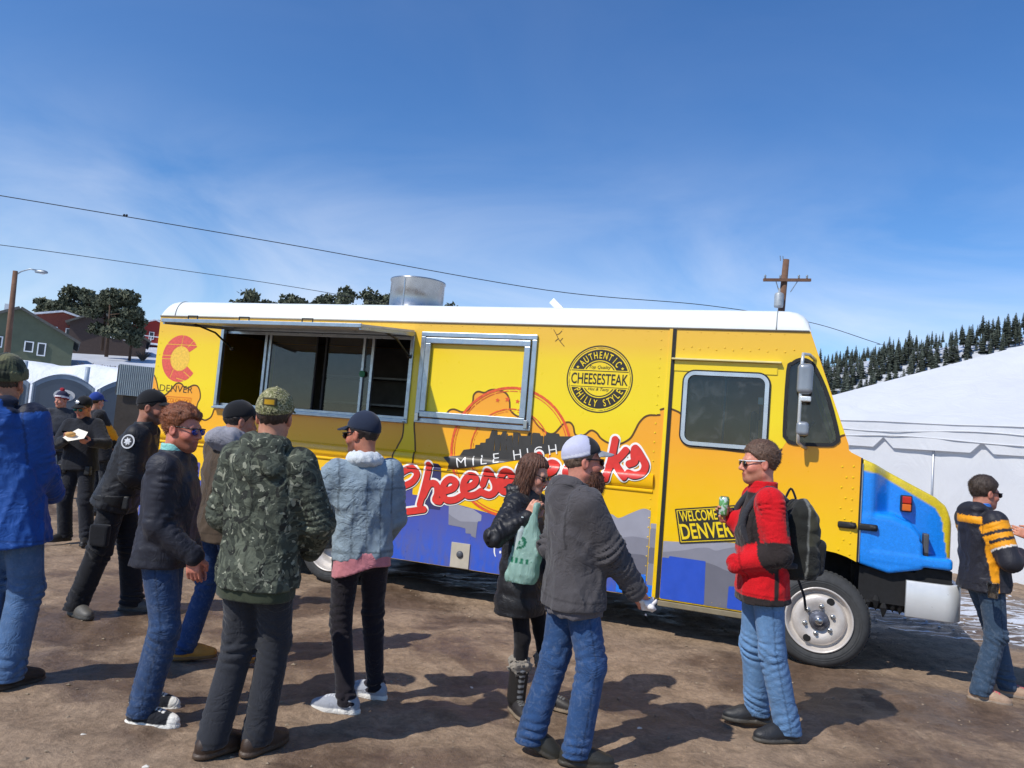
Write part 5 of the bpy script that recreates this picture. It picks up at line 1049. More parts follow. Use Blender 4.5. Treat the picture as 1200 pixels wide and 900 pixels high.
# ------------------------------------------------------------------ trees
q = NT('pine_needles'); q.col(q.ramp(q.noise(1.3, 4), [(0.3, (0.055, 0.068, 0.042)), (0.7, (0.125, 0.135, 0.080))])); q.set(Roughness=0.8); M_pine = q.m
q = NT('conifer_needles'); q.col(q.ramp(q.noise(0.25, 4), [(0.3, (0.060, 0.080, 0.062)), (0.7, (0.130, 0.150, 0.110))])); q.set(Roughness=0.85); M_fir = q.m
M_bark = mat('pine_bark', '4f3d31', 0.95, var=0.3, scale=2)
def leaf_cloud(blobs, n, size, seed, flat=0.8):
    """needle tufts: crossed small blades spread through blob volumes"""
    rg = np.random.default_rng(seed); V = []; F = []
    w = np.array([b[3]*b[4]*b[3] for b in blobs]); cnt = (n*w/w.sum()).astype(int)
    for (cx_, cy_, cz_, rx, rz), k in zip(blobs, cnt):
        d = rg.normal(size=(k, 3)); d /= np.linalg.norm(d, axis=1)[:, None]; r_ = rg.random(k)**0.45
        P = np.c_[cx_+d[:, 0]*rx*r_, cy_+d[:, 1]*rx*r_, cz_+d[:, 2]*rz*r_]
        for p in P:
            for _ in range(2):
                a = rg.normal(size=3); a /= np.linalg.norm(a); b = np.cross(a, rg.normal(size=3)); b /= np.linalg.norm(b); s = size*rg.uniform(0.6, 1.3); i = len(V)
                V += [p-a*s-b*s*0.35, p+b*s*0.5, p+a*s-b*s*0.2, p-b*s*0.6]; F.append((i, i+1, i+2, i+3))
    return np.array(V), np.array(F)
def ponderosa(x, y, h, spread, label, seed, n=900, size=None, base=None):
    rg = np.random.default_rng(seed); z0 = GZ(x, y)-0.2 if base is None else base; o = empty('pine_tree', (x, y, z0), rg.uniform(0, 6), label, 'tree', 'pines on the hillside')
    mb = MB(); lean = rg.uniform(-0.3, 0.3); mb.tube([(0, 0, 0), (lean*0.3, 0, h*0.4), (lean, 0, h*0.92)], [h*0.028, h*0.020, h*0.006], 8)
    blobs = []; m = int(rg.integers(9, 14))
    for k in range(m):
        t = 0.30+0.66*(k+rg.random()*0.7)/m; wd = spread*(1.0-0.45*abs(t-0.55)/0.45)*rg.uniform(0.4, 0.85); a = rg.uniform(0, 6.28); c_ = (math.cos(a)*wd*0.9, math.sin(a)*wd*0.9, h*t)
        mb.tube([(lean*t, 0, h*t-0.06*h), (c_[0]*0.6, c_[1]*0.6, c_[2]-0.02*h), c_], [h*0.009, h*0.006, h*0.003], 5); blobs.append((*c_, spread*rg.uniform(0.32, 0.55), h*rg.uniform(0.06, 0.11)))
    blobs.append((lean, 0, h*0.93, spread*0.3, h*0.08))
    mb.build('trunk', M_bark, o, True); V, F = leaf_cloud(blobs, n, size or h*0.035, seed+100); arr_obj('crown', V, F, M_pine, o, smooth=False)
ponderosa(-33.1, 61, 5.6, 2.4, 'big dark pine in front of the brown houses', 1, 2600, 0.20, 5.6)
ponderosa(-31.7, 62, 4.4, 1.2, 'dark pine at the right edge of the big pine clump', 2, 1500, 0.18, 5.5)
ponderosa(-34.6, 63, 4.9, 1.8, 'dark pine at the left edge of the big pine clump', 3, 1500, 0.18, 6.2)
ponderosa(-50.0, 84, 7.2, 2.2, 'tall open-crowned pine above the red brown house', 4, 900, 0.3, 7.6)
ponderosa(-47.0, 82, 6.2, 2.4, 'dense pine just left of the big pine', 5, 1000, 0.3, 7.8)
ponderosa(-52.5, 86, 5.5, 2.6, 'dense rounded pine behind the snowy roof', 6, 1000, 0.3, 8.0)
ponderosa(-55.6, 88, 5.4, 2.0, 'dark rounded pine right of the street lamp', 7, 900, 0.3, 8.2)
ponderosa(-47.6, 100, 5.2, 1.5, 'small pine just left of the truck roof corner', 8, 800, 0.28, 8.4)
ponderosa(-46.4, 85, 6.0, 1.5, 'pine between the big pine and the red house', 9, 800, 0.28, 8.2)
_o = ['third from the left', 'fourth from the left', 'fifth from the left', 'sixth from the left', 'seventh from the left', 'eighth from the left', 'eighth from the right', 'seventh from the right', 'sixth from the right', 'fifth from the right', 'fourth from the right', 'third from the right', 'hidden behind the duct', 'just right of the duct', 'first from the left', 'second from the left']
PINE_LAB = ['dark pine crown above the truck roof line, '+t for t in _o]
rg = np.random.default_rng(9)
for k, (x, zt, w) in enumerate([(-41.9, 18.7, 1.0), (-38.8, 20.1, 1.7), (-36.9, 19.2, 1.3), (-34.2, 20.7, 1.7), (-32.4, 20.2, 1.6), (-30.6, 20.4, 1.4), (-28.4, 21.2, 1.7), (-26.4, 21.9, 1.8), (-24.6, 21.4, 1.6), (-22.6, 21.5, 1.9), (-20.4, 21.5, 1.6), (-18.4, 20.9, 1.6), (-13.5, 21.1, 1.5), (-10.6, 21.4, 1.3), (-45.6, 18.2, 0.9), (-43.9, 18.0, 0.8)]):
    ponderosa(x, 110+rg.uniform(-4, 4), zt-11.6, w*1.75, PINE_LAB[k], 40+k, 760, 0.34, 11.6)
# a snowy shrub line on the slope
def shrub(x, y, h, label, seed):
    z0 = GZ(x, y)-0.1; o = empty('bare_shrub', (x, y, z0), 0, label, 'shrub', 'shrubs on the snow slope'); rg = np.random.default_rng(seed); mb = MB()
    for _ in range(34):
        a = rg.uniform(0, 6.28); t = rg.uniform(0.2, 1.0); mb.tube([(0, 0, 0), (math.cos(a)*h*t*0.5, math.sin(a)*h*t*0.5, h*0.5), (math.cos(a)*h*t, math.sin(a)*h*t, h*rg.uniform(0.6, 1.0))], [0.04, 0.03, 0.012], 4)
    mb.build('twigs', mat('shrub_twig', '5a5048', 0.9), o)
for k, (x, y, h) in enumerate([(-25.9, 46, 0.9), (-25.0, 47, 0.8), (-24.2, 45, 0.6), (-31.6, 64, 1.0), (-28.8, 66, 0.8), (-20.9, 45, 0.9)]):
    shrub(x, y, h, ['twiggy shrub in the snow at the corner of the green house', 'twiggy shrub on the slope, second from the green house', 'low twiggy shrub lowest on the snow slope', 'twiggy shrub under the big pine', 'twiggy shrub right of the big pine trunk', 'twiggy shrub on the snow by the rear corner of the truck'][k], k)
# conifers on the far ridge: four crown shapes shared by all
def fir_mesh(seed, h=10.0):
    rg = np.random.default_rng(seed); V = []; F = []
    for k in range(16):
        t = k/16; z = h*(0.10+0.88*t); r_ = 1.75*(1-t)**0.85+0.12; n = 9
        for j in range(n):
            a = 2*math.pi*j/n+rg.uniform(-0.3, 0.3); rr = r_*rg.uniform(0.55, 1.15); d = np.array((math.cos(a), math.sin(a), 0)); s_ = np.array((-math.sin(a), math.cos(a), 0)); w = 0.36*rr+0.14; dz = -0.35*rr+rg.uniform(-0.2, 0.2); i = len(V)
            V += [np.array((0, 0, z+0.25)), d*rr*0.6+s_*w+np.array((0, 0, z+dz*0.5)), d*rr+np.array((0, 0, z+dz)), d*rr*0.6-s_*w+np.array((0, 0, z+dz*0.5))]; F.append((i, i+1, i+2, i+3))
    return np.array(V), np.array(F)
protos = []
for k in range(4):
    V, F = fir_mesh(70+k); c_ = arr_obj('crown', V, F, M_fir, smooth=False); mb = MB(); mb.tube([(0, 0, -1.0), (0, 0, 9.5)], [0.22, 0.03], 6); t_ = mb.build('trunk', M_bark); protos.append((c_.data, t_.data)); bpy.data.objects.remove(c_); bpy.data.objects.remove(t_)
rg = np.random.default_rng(21); placed = 0; spots = []
def ridge_z(x): return np.clip(74+0.226*(x-212), 25, 170)
while len(spots) < 290:
    x = rg.uniform(196, 372); u = rg.random(); yy = 522-abs(rg.normal())*38 if u < 0.62 else rg.uniform(395, 515)
    if yy < 360: continue
    dens = 1.0 if yy > 497 else 0.34+0.56*(snoise(np.array([[x, yy, 0]]), 0.07, 6)[0] > 0.1)
    if rg.random() > dens: continue
    if all((x-a)**2+((yy-b)*0.5)**2 > 9 for a, b in spots): spots.append((x, yy))
for x, yy in spots:
    r_ = empty('ridge_conifer', (x, yy, float(terrain(x, yy))-0.5), rg.uniform(0, 6.28), 'dark conifer standing on the snowy ridge above the white tent', 'tree', 'conifers on the far ridge'); s_ = rg.uniform(0.8, 1.55); r_.scale = (s_*rg.uniform(1.1, 1.6), s_*rg.uniform(1.1, 1.6), s_)
    cm, tm_ = protos[int(rg.integers(4))]
    for nm, dt in (('crown', cm), ('trunk', tm_)): link(bpy.data.objects.new(nm, dt), r_)
V = []; F = []                                                  # the rest of the wood, too far and dense to count
for k in range(700):
    x = rg.uniform(180, 480); yy = rg.uniform(500, 600) if k < 430 else rg.uniform(400, 505)
    if yy < 500 and snoise(np.array([[x, yy, 0]]), 0.07, 6)[0] < -0.15: continue
    cm = protos[int(rg.integers(4))][0]
    z = float(terrain(x, yy))-0.5; s_ = rg.uniform(0.6, 1.15); a = np.empty(len(cm.vertices)*3); cm.vertices.foreach_get('co', a); a = a.reshape(-1, 3)*s_+np.array((x, yy, z)); b_ = sum(len(v) for v in V); V.append(a); F.append(np.arange(len(a)).reshape(-1, 4)+b_)
tag(arr_obj('far_wood', np.concatenate(V), np.concatenate(F), M_fir, smooth=False), 'dense dark wood of conifers along the far ridge', kind='stuff')
POSE = {'beanie': {'H': 1.8, 'az': -60, 'feet': [(-7.6, 13.057, -48.0), (-7.796, 12.943, -72.0)], 'haz': -100, 'head': (-7.73, 13.0, 1.687), 'hp': -5, 'pel': (-7.698, 13.0, 0.972), 'wr': [(-7.481, 12.829, 1.029), (-7.659, 12.726, 1.029)]},
 'beard': {'H': 1.71, 'az': 15, 'feet': [(0.255, 4.175, -8.0), (0.493, 4.05, 0.0)], 'haz': 10, 'head': (0.421, 4.12, 1.57), 'hp': 4, 'pel': (0.419, 4.12, 0.923), 'wr': [(0.52, 4.349, 0.928), (0.781, 4.08, 0.868)]},
 'blue': {'H': 1.87, 'az': 97, 'feet': [(-2.979, 4.482, 80.0), (-2.758, 4.448, 60.0)], 'haz': 100, 'head': (-2.965, 4.42, 1.747), 'hp': -3, 'pel': (-2.863, 4.42, 1.01), 'wr': [(-3.005, 4.704, 1.09), (-2.793, 4.73, 1.09)]},
 'brown': {'H': 1.74, 'az': 58, 'feet': [(-2.056, 5.218, 30.0), (-1.651, 5.253, 40.0)], 'haz': 35, 'head': (-1.851, 5.2, 1.626), 'hp': -5, 'pel': (-1.928, 5.2, 0.94), 'wr': [(-1.854, 5.599, 1.114), (-1.601, 5.441, 1.114)]},
 'camo': {'H': 1.8, 'az': 80, 'feet': [(-1.32, 3.82, 55.0), (-1.124, 3.889, 62.0)], 'haz': 92, 'head': (-1.186, 3.82, 1.671), 'hp': 0, 'pel': (-1.189, 3.82, 0.972), 'wr': [(-1.322, 4.073, 0.998), (-0.977, 4.012, 0.998)]},
 'cop1': {'H': 1.73, 'az': -90, 'feet': [(-4.884, 9.068, -75.0), (-5.208, 9.169, -120.0)], 'haz': -97, 'head': (-5.133, 9.1, 1.609), 'hp': -16, 'pel': (-5.09, 9.1, 0.934), 'wr': [(-4.808, 8.77, 1.215), (-5.1, 8.77, 1.24)]},
 'cop2': {'H': 1.8, 'az': 15, 'feet': [(-2.966, 6.303, 10.0), (-3.269, 6.047, -35.0)], 'haz': 8, 'head': (-2.901, 6.12, 1.672), 'hp': -5, 'pel': (-3.088, 6.12, 0.972), 'wr': [(-2.81, 6.354, 1.08), (-2.738, 6.086, 1.029)]},
 'denim': {'H': 1.74, 'az': 112, 'feet': [(-0.811, 4.501, 172.0), (-0.691, 4.775, 160.0)], 'haz': 152, 'head': (-0.873, 4.55, 1.61), 'hp': -5, 'pel': (-0.813, 4.55, 0.94), 'wr': [(-1.055, 4.699, 0.945), (-0.738, 4.816, 0.945)]},
 'ginger': {'H': 1.7, 'az': 8, 'feet': [(-1.904, 4.33, 0.0), (-1.802, 4.101, -3.0)], 'haz': -10, 'head': (-1.786, 4.15, 1.565), 'hp': -3, 'pel': (-1.818, 4.15, 0.918), 'wr': [(-1.732, 4.378, 0.835), (-1.591, 4.01, 0.91)]},
 'pink': {'H': 1.66, 'az': 178, 'feet': [(4.436, 5.784, 180.0), (4.806, 6.217, 180.0)], 'haz': 180, 'head': (4.508, 5.9, 1.541), 'hp': 0, 'pel': (4.552, 5.9, 0.896), 'wr': [(4.087, 5.85, 1.248), (4.271, 6.005, 0.949)]},
 'red': {'H': 1.79, 'az': 176, 'feet': [(1.813, 4.634, 190.0), (1.726, 4.914, 176.0)], 'haz': 180, 'head': (1.566, 4.66, 1.638), 'hp': -2, 'pel': (1.627, 4.66, 0.967), 'wr': [(1.435, 4.56, 1.028), (1.466, 4.78, 1.271)]},
 'right': {'H': 1.69, 'az': 3, 'feet': [(4.014, 5.964, -20.0), (3.703, 5.776, -25.0)], 'haz': 4, 'head': (3.706, 5.82, 1.547), 'hp': -3, 'pel': (3.716, 5.82, 0.913), 'wr': [(4.059, 5.935, 1.062), (3.917, 5.72, 1.104)]},
 'striped': {'H': 1.81, 'az': 60, 'feet': [(-6.274, 11.557, 72.0), (-6.077, 11.443, 48.0)], 'haz': 70, 'head': (-6.304, 11.5, 1.702), 'hp': -5, 'pel': (-6.176, 11.5, 0.977), 'wr': [(-6.154, 11.786, 1.034), (-5.939, 11.662, 1.034)]},
 'woman': {'H': 1.58, 'az': -28, 'feet': [(0.394, 4.879, -30.0), (0.187, 4.742, -70.0)], 'haz': -22, 'head': (0.18, 4.72, 1.452), 'hp': -14, 'pel': (0.159, 4.72, 0.853), 'wr': [(0.401, 4.694, 0.858), (0.161, 4.48, 1.211)]}}
# ------------------------------------------------------------------ people
def unit(v): v = np.asarray(v, float); return v/max(np.linalg.norm(v), 1e-9)
def ik(a, c, l1, l2, pole):
    """joint between a and c for bones of length l1, l2, bending towards pole"""
    a = np.asarray(a, float); c = np.asarray(c, float); d = c-a; L = np.linalg.norm(d); u = d/L
    if L > (l1+l2)*0.998: c = a+u*(l1+l2)*0.998; L = (l1+l2)*0.998
    x = (l1*l1-l2*l2+L*L)/(2*L); h = math.sqrt(max(l1*l1-x*x, 0)); p = np.asarray(pole, float); p = p-u*(p@u); return a+u*x+unit(p)*h, c
def folds(P, bones, lam, seed, base, peaks):
    """irregular slanting creases round a sleeve or trouser leg, deepest at elbow, knee and hem"""
    best = np.full(len(P), 1e9); out = np.zeros(len(P)); acc = 0.0; rg = np.random.default_rng(seed); wv = [(rg.uniform(0.55, 1.25)/lam, int(rg.choice((-2, -1, 1, 2))), rg.uniform(0, 6.28)) for _ in range(4)]
    wob = snoise(P, 26, seed)*0.9; gate = np.clip(0.6+0.75*snoise(P, 20, seed+5), 0.05, 1.4)
    for (a, b) in bones:
        a = np.asarray(a, float); b = np.asarray(b, float); d = b-a; L = np.linalg.norm(d); t = ((P-a)@d)/(L*L); tc_ = np.clip(t, 0, 1); q = P-a-tc_[:, None]*d; r_ = np.sqrt((q*q).sum(1))
        u = d/L; e1 = unit(np.cross(u, (0.31, 0.9, 0.2))); e2 = np.cross(u, e1); ph = np.arctan2(q@e2, q@e1); s = acc+tc_*L
        v = sum(np.sin(2*math.pi*s*f+m*ph+c+wob) for f, m, c in wv)*0.5; v = (1-1.5*np.sqrt(np.abs(v)+0.02))*gate
        amp = base+sum(am*np.exp(-((s-c)/w)**2) for c, w, am in peaks); m = r_ < best; out[m] = (v*amp)[m]; best[m] = r_[m]; acc += L
    return out
def head_axes(az, pitch):
    a, p = R(az), R(pitch); f = np.array((math.cos(a)*math.cos(p), math.sin(a)*math.cos(p), math.sin(p))); l = np.array((-math.sin(a), math.cos(a), 0)); return np.stack([f, l, np.cross(f, l)], 1)
def head_sdf(p, female=False):
    d = ell(p, (-0.012, 0, 0.036), (0.099, 0.077, 0.097)); d = smin(d, ell(p, (0.030, 0, -0.045), (0.066, 0.058, 0.082)), 0.035); d = smin(d, ell(p, (0.068, 0, -0.097), (0.026, 0.026, 0.022)), 0.03)
    d = smin(d, cap(p, (0.0, 0.052, -0.07), (0.06, 0.02, -0.1), 0.016), 0.03); d = smin(d, cap(p, (0.0, -0.052, -0.07), (0.06, -0.02, -0.1), 0.016), 0.03)
    d = smin(d, cap(p, (0.079, -0.034, 0.019), (0.079, 0.034, 0.019), 0.013), 0.018)
    for s in (-1, 1):
        d = smax(d, -(np.sqrt(((p-np.array((0.103, s*0.031, 0.0)))**2).sum(1))-0.016), 0.012); d = smin(d, np.sqrt(((p-np.array((0.076, s*0.031, 0.0)))**2).sum(1))-0.0135, 0.004)
        d = smin(d, ell(p, (0.062, s*0.043, -0.032), (0.028, 0.02, 0.024)), 0.02)
        e = ell(p, (-0.008, s*0.078, -0.008), (0.021, 0.010, 0.033)); e = smax(e, -ell(p, (-0.002, s*0.088, -0.006), (0.011, 0.007, 0.020)), 0.005); d = smin(d, e, 0.006)
    n = cap(p, (0.090, 0, 0.012), (0.114, 0, -0.033), 0.008, 0.0125); n = smin(n, cap(p, (0.098, -0.013, -0.038), (0.098, 0.013, -0.038), 0.0085), 0.012); d = smin(d, n, 0.012)
    d = smin(d, cap(p, (0.090, -0.019, -0.066), (0.090, 0.019, -0.066), 0.008), 0.006); d = smin(d, cap(p, (0.087, -0.016, -0.079), (0.087, 0.016, -0.079), 0.009), 0.006); d = smax(d, -cap(p, (0.102, -0.022, -0.0725), (0.102, 0.022, -0.0725), 0.003), 0.003)
    return smin(d, cap(p, (-0.020, 0, -0.06), (-0.035, 0, -0.20), 0.050 if female else 0.060), 0.03)
def hand_sdf(p, curl, s=1):
    """p in hand frame: x along the hand, y to the thumb side, z out of the back"""
    d = rbox(p, (0.046, 0.0, 0), (0.046, 0.040, 0.015), 0.014); d = smin(d, cap(p, (-0.03, 0, 0), (0.02, 0, 0), 0.026, 0.025), 0.02)
    for y, L, c0 in ((0.030, 0.070, 0.9), (0.010, 0.080, 1.0), (-0.011, 0.074, 1.05), (-0.031, 0.058, 1.15)):
        a = np.array((0.088, y, 0.002)); th = 0.0
        for k, (fr, bd) in enumerate(((0.45, 0.65), (0.30, 0.95), (0.25, 0.7))):
            th += bd*curl*c0; b = a+np.array((math.cos(th), y*0.5*(1-curl), -math.sin(th)))*L*fr; d = smin(d, cap(p, a, b, 0.0092-0.001*k, 0.0084-0.001*k), 0.004); a = b
    a = np.array((0.022, 0.034, -0.004)); b = a+np.array((0.030, 0.026, -0.014-0.01*curl)); c = b+np.array((0.030, 0.004-0.016*curl, -0.010-0.012*curl)); d = smin(d, cap(p, a, b, 0.0145, 0.0115), 0.012); return smin(d, cap(p, b, c, 0.0112, 0.0085), 0.005)

_q = NT('skin'); _a = _q.n('ShaderNodeAttribute', attribute_name='dye'); _q.col(_q.mix(1.0, _a.outputs['Color'], _q.ramp(_q.noise(40, 5, 0.65), [(0.3, (0.82, 0.78, 0.78)), (0.7, (1.1, 1.08, 1.06))]), 'MULTIPLY')); _q.set(Roughness=0.52, Subsurface_Weight=0.12, Subsurface_Radius=(0.01, 0.004, 0.002)); _q.bump(_q.noise(220, 4), 0.3, 0.0012); M_skin = _q.m
_q = NT('hair_strands'); _a = _q.n('ShaderNodeAttribute', attribute_name='dye'); _q.col(_q.mix(1.0, _a.outputs['Color'], _q.ramp(_q.noise(120, 5, 0.7, 0.6, stretch=(1, 1, 0.25)), [(0.25, (0.45,)*3), (0.5, (0.95,)*3), (0.75, (1.7,)*3)]), 'MULTIPLY')); _q.set(Roughness=0.5); _q.bump(_q.noise(150, 5, 0.7, 0.6, stretch=(1, 1, 0.25)), 0.9, 0.006); M_hair = _q.m
M_wov = cloth('woven_jacket', 0.011, 420, 0.16); M_shell = cloth('shell_jacket', 0.010, 300, 0.12, 0.6, 0.05, 6.0, spec=0.35); M_denim = cloth('denim', 0.009, 520, 0.26, 0.92, 0.1, 12.0, 0.25)
M_fleece = cloth('fleece', 0.010, 160, 0.12, 0.95, 0.12, 8.0); M_puff = cloth('puffer', 0.010, 380, 0.08, 0.5, 0.05, 10.0, spec=0.45); M_leath = cloth('shoe_leather', 0.002, 300, 0.2, 0.55, 0.0, 20, spec=0.5); M_knit = cloth('knit', 0.003, 130, 0.2); M_twill = cloth('cap_twill', 0.0015, 600, 0.12); M_sheen = mat('lens_dark', '0b0c10', 0.08, spec=0.8); M_lblue = mat('lens_blue', '1c2f86', 0.08, 0.4, spec=0.8); M_frame = mat('glasses_black', '101012', 0.35); M_wfr = mat('glasses_white', 'e2e2e0', 0.35); M_lgreen = mat('lens_teal', '14605a', 0.08, 0.4)
def camo_mat(name, cols, sc):
    q = NT(name); b = q.noise(sc, 2.0, 0.5, 1.2); c = q.ramp(b, [(0.0, lin(cols[0])), (0.43, lin(cols[1])), (0.52, lin(cols[2]))], 'CONSTANT')
    b2 = q.noise(sc*1.55, 2.0, 0.55, 1.6, stretch=(1, 1, 0.8)); m = q.ramp(b2, [(0.0, 0.0), (0.605, 1.0)], 'CONSTANT'); c = q.mix(m, c, lin(cols[3])); b3 = q.noise(sc*2.3, 2, 0.5, 1.0); m3 = q.ramp(b3, [(0.0, 0.0), (0.63, 1.0)], 'CONSTANT'); c = q.mix(m3, c, lin(cols[4]))
    at = q.n('ShaderNodeAttribute', attribute_name='dye'); c = q.mix(1.0, c, at.outputs['Color'], 'MULTIPLY'); c = q.mix(0.5, c, q.mix(1.0, c, q.ramp(q.noise(300, 2), [(0.3, 0.7), (0.7, 1.3)]), 'MULTIPLY')); q.col(c); q.set(Roughness=0.85); q.b.inputs['Specular IOR Level'].default_value = 0.3; q.bump(q.noise(12, 6, 0.62, 1.6), 0.8, 0.02); return q.m
M_camo = camo_mat('camo_cloth', ['3a3f36', '5c6153', '464b41', '2b2d29', '8f917f'], 9.5); M_camo2 = camo_mat('camo_cap', ['5c5c3c', '9a946e', '6f7048', '3a3a28', 'c2bd9a'], 34)

class Person:
    def __init__(s, key, label, bulk=1.0, lod=1.0, elbows=None, shoulder=1.0):
        d = POSE[key]; s.d = d; s.k = d['H']/1.75; k = s.k; s.lod = lod; s.bulk = bulk; s.seed = sum(map(ord, key))
        s.head = np.array(d['head']); s.pel = np.array(d['pel']); s.HA = head_axes(d['haz'], d['hp']); a = R(d['az']); s.f = np.array((math.cos(a), math.sin(a), 0.0)); s.l = np.array((-math.sin(a), math.cos(a), 0.0)); up = np.array((0, 0, 1.0))
        s.root = empty('person', (s.pel[0], s.pel[1], 0), 0, label, 'person'); s.o = np.array((s.pel[0], s.pel[1], 0.0))
        s.neck = s.head-0.165*k*up-0.03*k*s.HA[:, 0]; s.sp = unit(s.neck-s.pel); lt = unit(s.l-s.sp*(s.l@s.sp)); s.lat = lt
        sc = s.neck-s.sp*0.055*k; s.sh = [sc+lt*0.168*k*shoulder, sc-lt*0.168*k*shoulder]; s.el = []; s.wr = []
        for i, sg in enumerate((1, -1)):
            pole = (-s.f*0.7-up*0.5+s.l*sg*0.4) if not elbows or elbows[i] is None else np.array(elbows[i])
            e, w = ik(s.sh[i], d['wr'][i], 0.30*k, 0.255*k, pole); s.el.append(e); s.wr.append(w)
        s.hip = [s.pel+s.l*0.082*k, s.pel-s.l*0.082*k]; s.an = []; s.kn = []; s.faz = []
        for i in range(2):
            x, y, fa = d['feet'][i]; ff = np.array((math.cos(R(fa)), math.sin(R(fa)), 0)); an = np.array((x, y, 0.09*k)); kn, _ = ik(s.hip[i], an, 0.435*k, 0.435*k, s.f*0.7+ff*0.5); s.kn.append(kn); s.an.append(an); s.faz.append(fa)
    def net(s, name, fn, pts, pad, h, m, dye=None, parent=None):
        pts = np.asarray(pts); o = net_obj(name, fn, pts.min(0)-pad, pts.max(0)+pad, h*s.lod, m, parent or s.root, dye, s.o); return o
    # ---- body: head, neck, trunk, limbs and hands in one mesh
    def body(s, skin='c98f74', hands=(0.5, 0.5), palms=(None, None), lips='a5584c', female=False, hdir=(None, None), stubble=None):
        k = s.k; h = 0.0052*max(s.lod, 1.0); V1, Q1 = nets(lambda P: head_sdf(((P-s.head)@s.HA)/k, female)*k, s.head-0.14*k-np.array((0, 0, 0.09*k)), s.head+0.14*k+np.array((0, 0, 0.0)), h); vs = [V1]; qs = [Q1]; n = len(V1)
        p = ((V1-s.head)@s.HA)/k; c = np.tile(np.array(lin(skin)), (len(V1), 1)); lip = (np.abs(p[:, 1]) < 0.022) & (p[:, 0] > 0.08) & (np.abs(p[:, 2]+0.0725) < 0.013); c[lip] = np.array(lin(lips)); ck = np.exp(-((np.abs(p[:, 1])-0.045)**2+(p[:, 2]+0.03)**2)/0.0009)*(p[:, 0] > 0.03); c *= 1-ck[:, None]*np.array((0.0, 0.22, 0.22))
        if stubble:
            sb = np.clip((-0.020-0.35*np.clip(p[:, 0], 0, 0.1)-p[:, 2])/0.012, 0, 1)*np.clip((p[:, 0]+0.005)/0.015, 0, 1)*np.clip((p[:, 2]+0.125)/0.012, 0, 1); sb[lip] = 0; c = c*(1-0.75*sb[:, None])+0.75*sb[:, None]*np.array(lin(stubble))
        ear = np.exp(-((np.abs(p[:, 1])-0.08)**2)/0.0002)[:, None]; c *= 1-ear*np.array((0.0, 0.2, 0.2)); cs = [c]
        for i in range(2):
            if hands[i] is None: continue
            x = unit(s.wr[i]-s.el[i]) if hdir[i] is None else unit(hdir[i]); pn = palms[i] if palms[i] is not None else -s.l*(1 if i == 0 else -1); pn = np.asarray(pn, float); z = -unit(pn-x*(pn@x)); y = np.cross(z, x); A = np.stack([x, y*(1 if i == 1 else -1) if False else y, z], 1)
            sgn = 1.0 if y@(s.f+np.array((0, 0, 0.6))) > 0 else -1.0; w = s.wr[i]
            V2, Q2 = nets(lambda P: hand_sdf((((P-w)@A)*np.array((1, sgn, 1)))/k, hands[i])*k, w-0.2*k, w+0.2*k, 0.0048*max(s.lod, 1.0)); vs.append(V2); qs.append(Q2+n); n += len(V2); cs.append(np.tile(np.array(lin(skin))*np.array((1, 0.92, 0.9)), (len(V2), 1)))
        def trunk(P):
            d = cap(P, s.pel+np.array((0, 0, 0.02)), s.neck-s.sp*0.22*k, 0.088*k, 0.092*k); d = smin(d, cap(P, s.sh[0], s.sh[1], 0.045*k), 0.06); d = smin(d, cap(P, s.neck-s.sp*0.1*k, s.neck+s.sp*0.02*k, 0.05*k), 0.04)
            for i in range(2):
                d = smin(d, np.minimum(cap(P, s.sh[i], s.el[i], 0.042*k, 0.036*k), cap(P, s.el[i], s.wr[i], 0.034*k, 0.024*k)), 0.03); d = smin(d, np.minimum(cap(P, s.hip[i], s.kn[i], 0.07*k, 0.048*k), cap(P, s.kn[i], s.an[i], 0.046*k, 0.032*k)), 0.03)
            return d
        al = np.array([s.pel, s.neck]+s.sh+s.el+s.wr+s.kn+s.an+s.hip); V3, Q3 = nets(trunk, al.min(0)-0.13, al.max(0)+0.13, 0.024); vs.append(V3); qs.append(Q3+n); cs.append(np.tile(np.array(lin(skin)), (len(V3), 1)))
        arr_obj('body', np.concatenate(vs)-s.o, np.concatenate(qs), M_skin, s.root, np.concatenate(cs))
    # ---- clothing
    def torso_sdf(s, P, hem, prof, fold=0.006, drop=0.0):
        """trunk of a coat from hem height up to the neck; prof rows: t, half width, half depth, forward offset"""
        k = s.k; base = s.pel+s.sp*((hem-s.pel[2])/s.sp[2]); ax = s.neck-base; L2 = ax@ax; t = ((P-base)@ax)/L2; tc_ = np.clip(t, 0, 1); f2 = np.cross(s.lat, unit(ax)); q = P-base-t[:, None]*ax; pr = np.array(prof)
        a = np.interp(tc_, pr[:, 0], pr[:, 1])*k*s.bulk; b = np.interp(tc_, pr[:, 0], pr[:, 2])*k*s.bulk; x = q@f2-np.interp(tc_, pr[:, 0], pr[:, 3])*k; y = q@s.lat; kk = (np.abs(y/a)**2.4+np.abs(x/b)**2.4)**(1/2.4); d = (kk-1)*np.minimum(a, b)
        n1_ = snoise(np.c_[P[:, :2], P[:, 2]*0.6+0.25*y], 30, s.seed, 7); n2_ = snoise(np.c_[P[:, :2], P[:, 2]*0.9-0.4*y], 72, s.seed+3, 8); d = d+fold*(1.5*np.sqrt(np.abs(n1_)+0.02)+0.8*np.sqrt(np.abs(n2_)+0.02)-1.7)*np.where(tc_ < 0.85, 1, 0.55); L = math.sqrt(L2); return np.maximum(d, np.maximum((t-1.0)*L, -t*L))
    PROF = [(0, 0.188, 0.142, 0.0), (0.10, 0.184, 0.140, 0.005), (0.35, 0.168, 0.128, 0.01), (0.65, 0.180, 0.134, 0.012), (0.80, 0.174, 0.124, 0.0), (0.91, 0.128, 0.096, -0.01), (1.0, 0.064, 0.062, -0.012)]
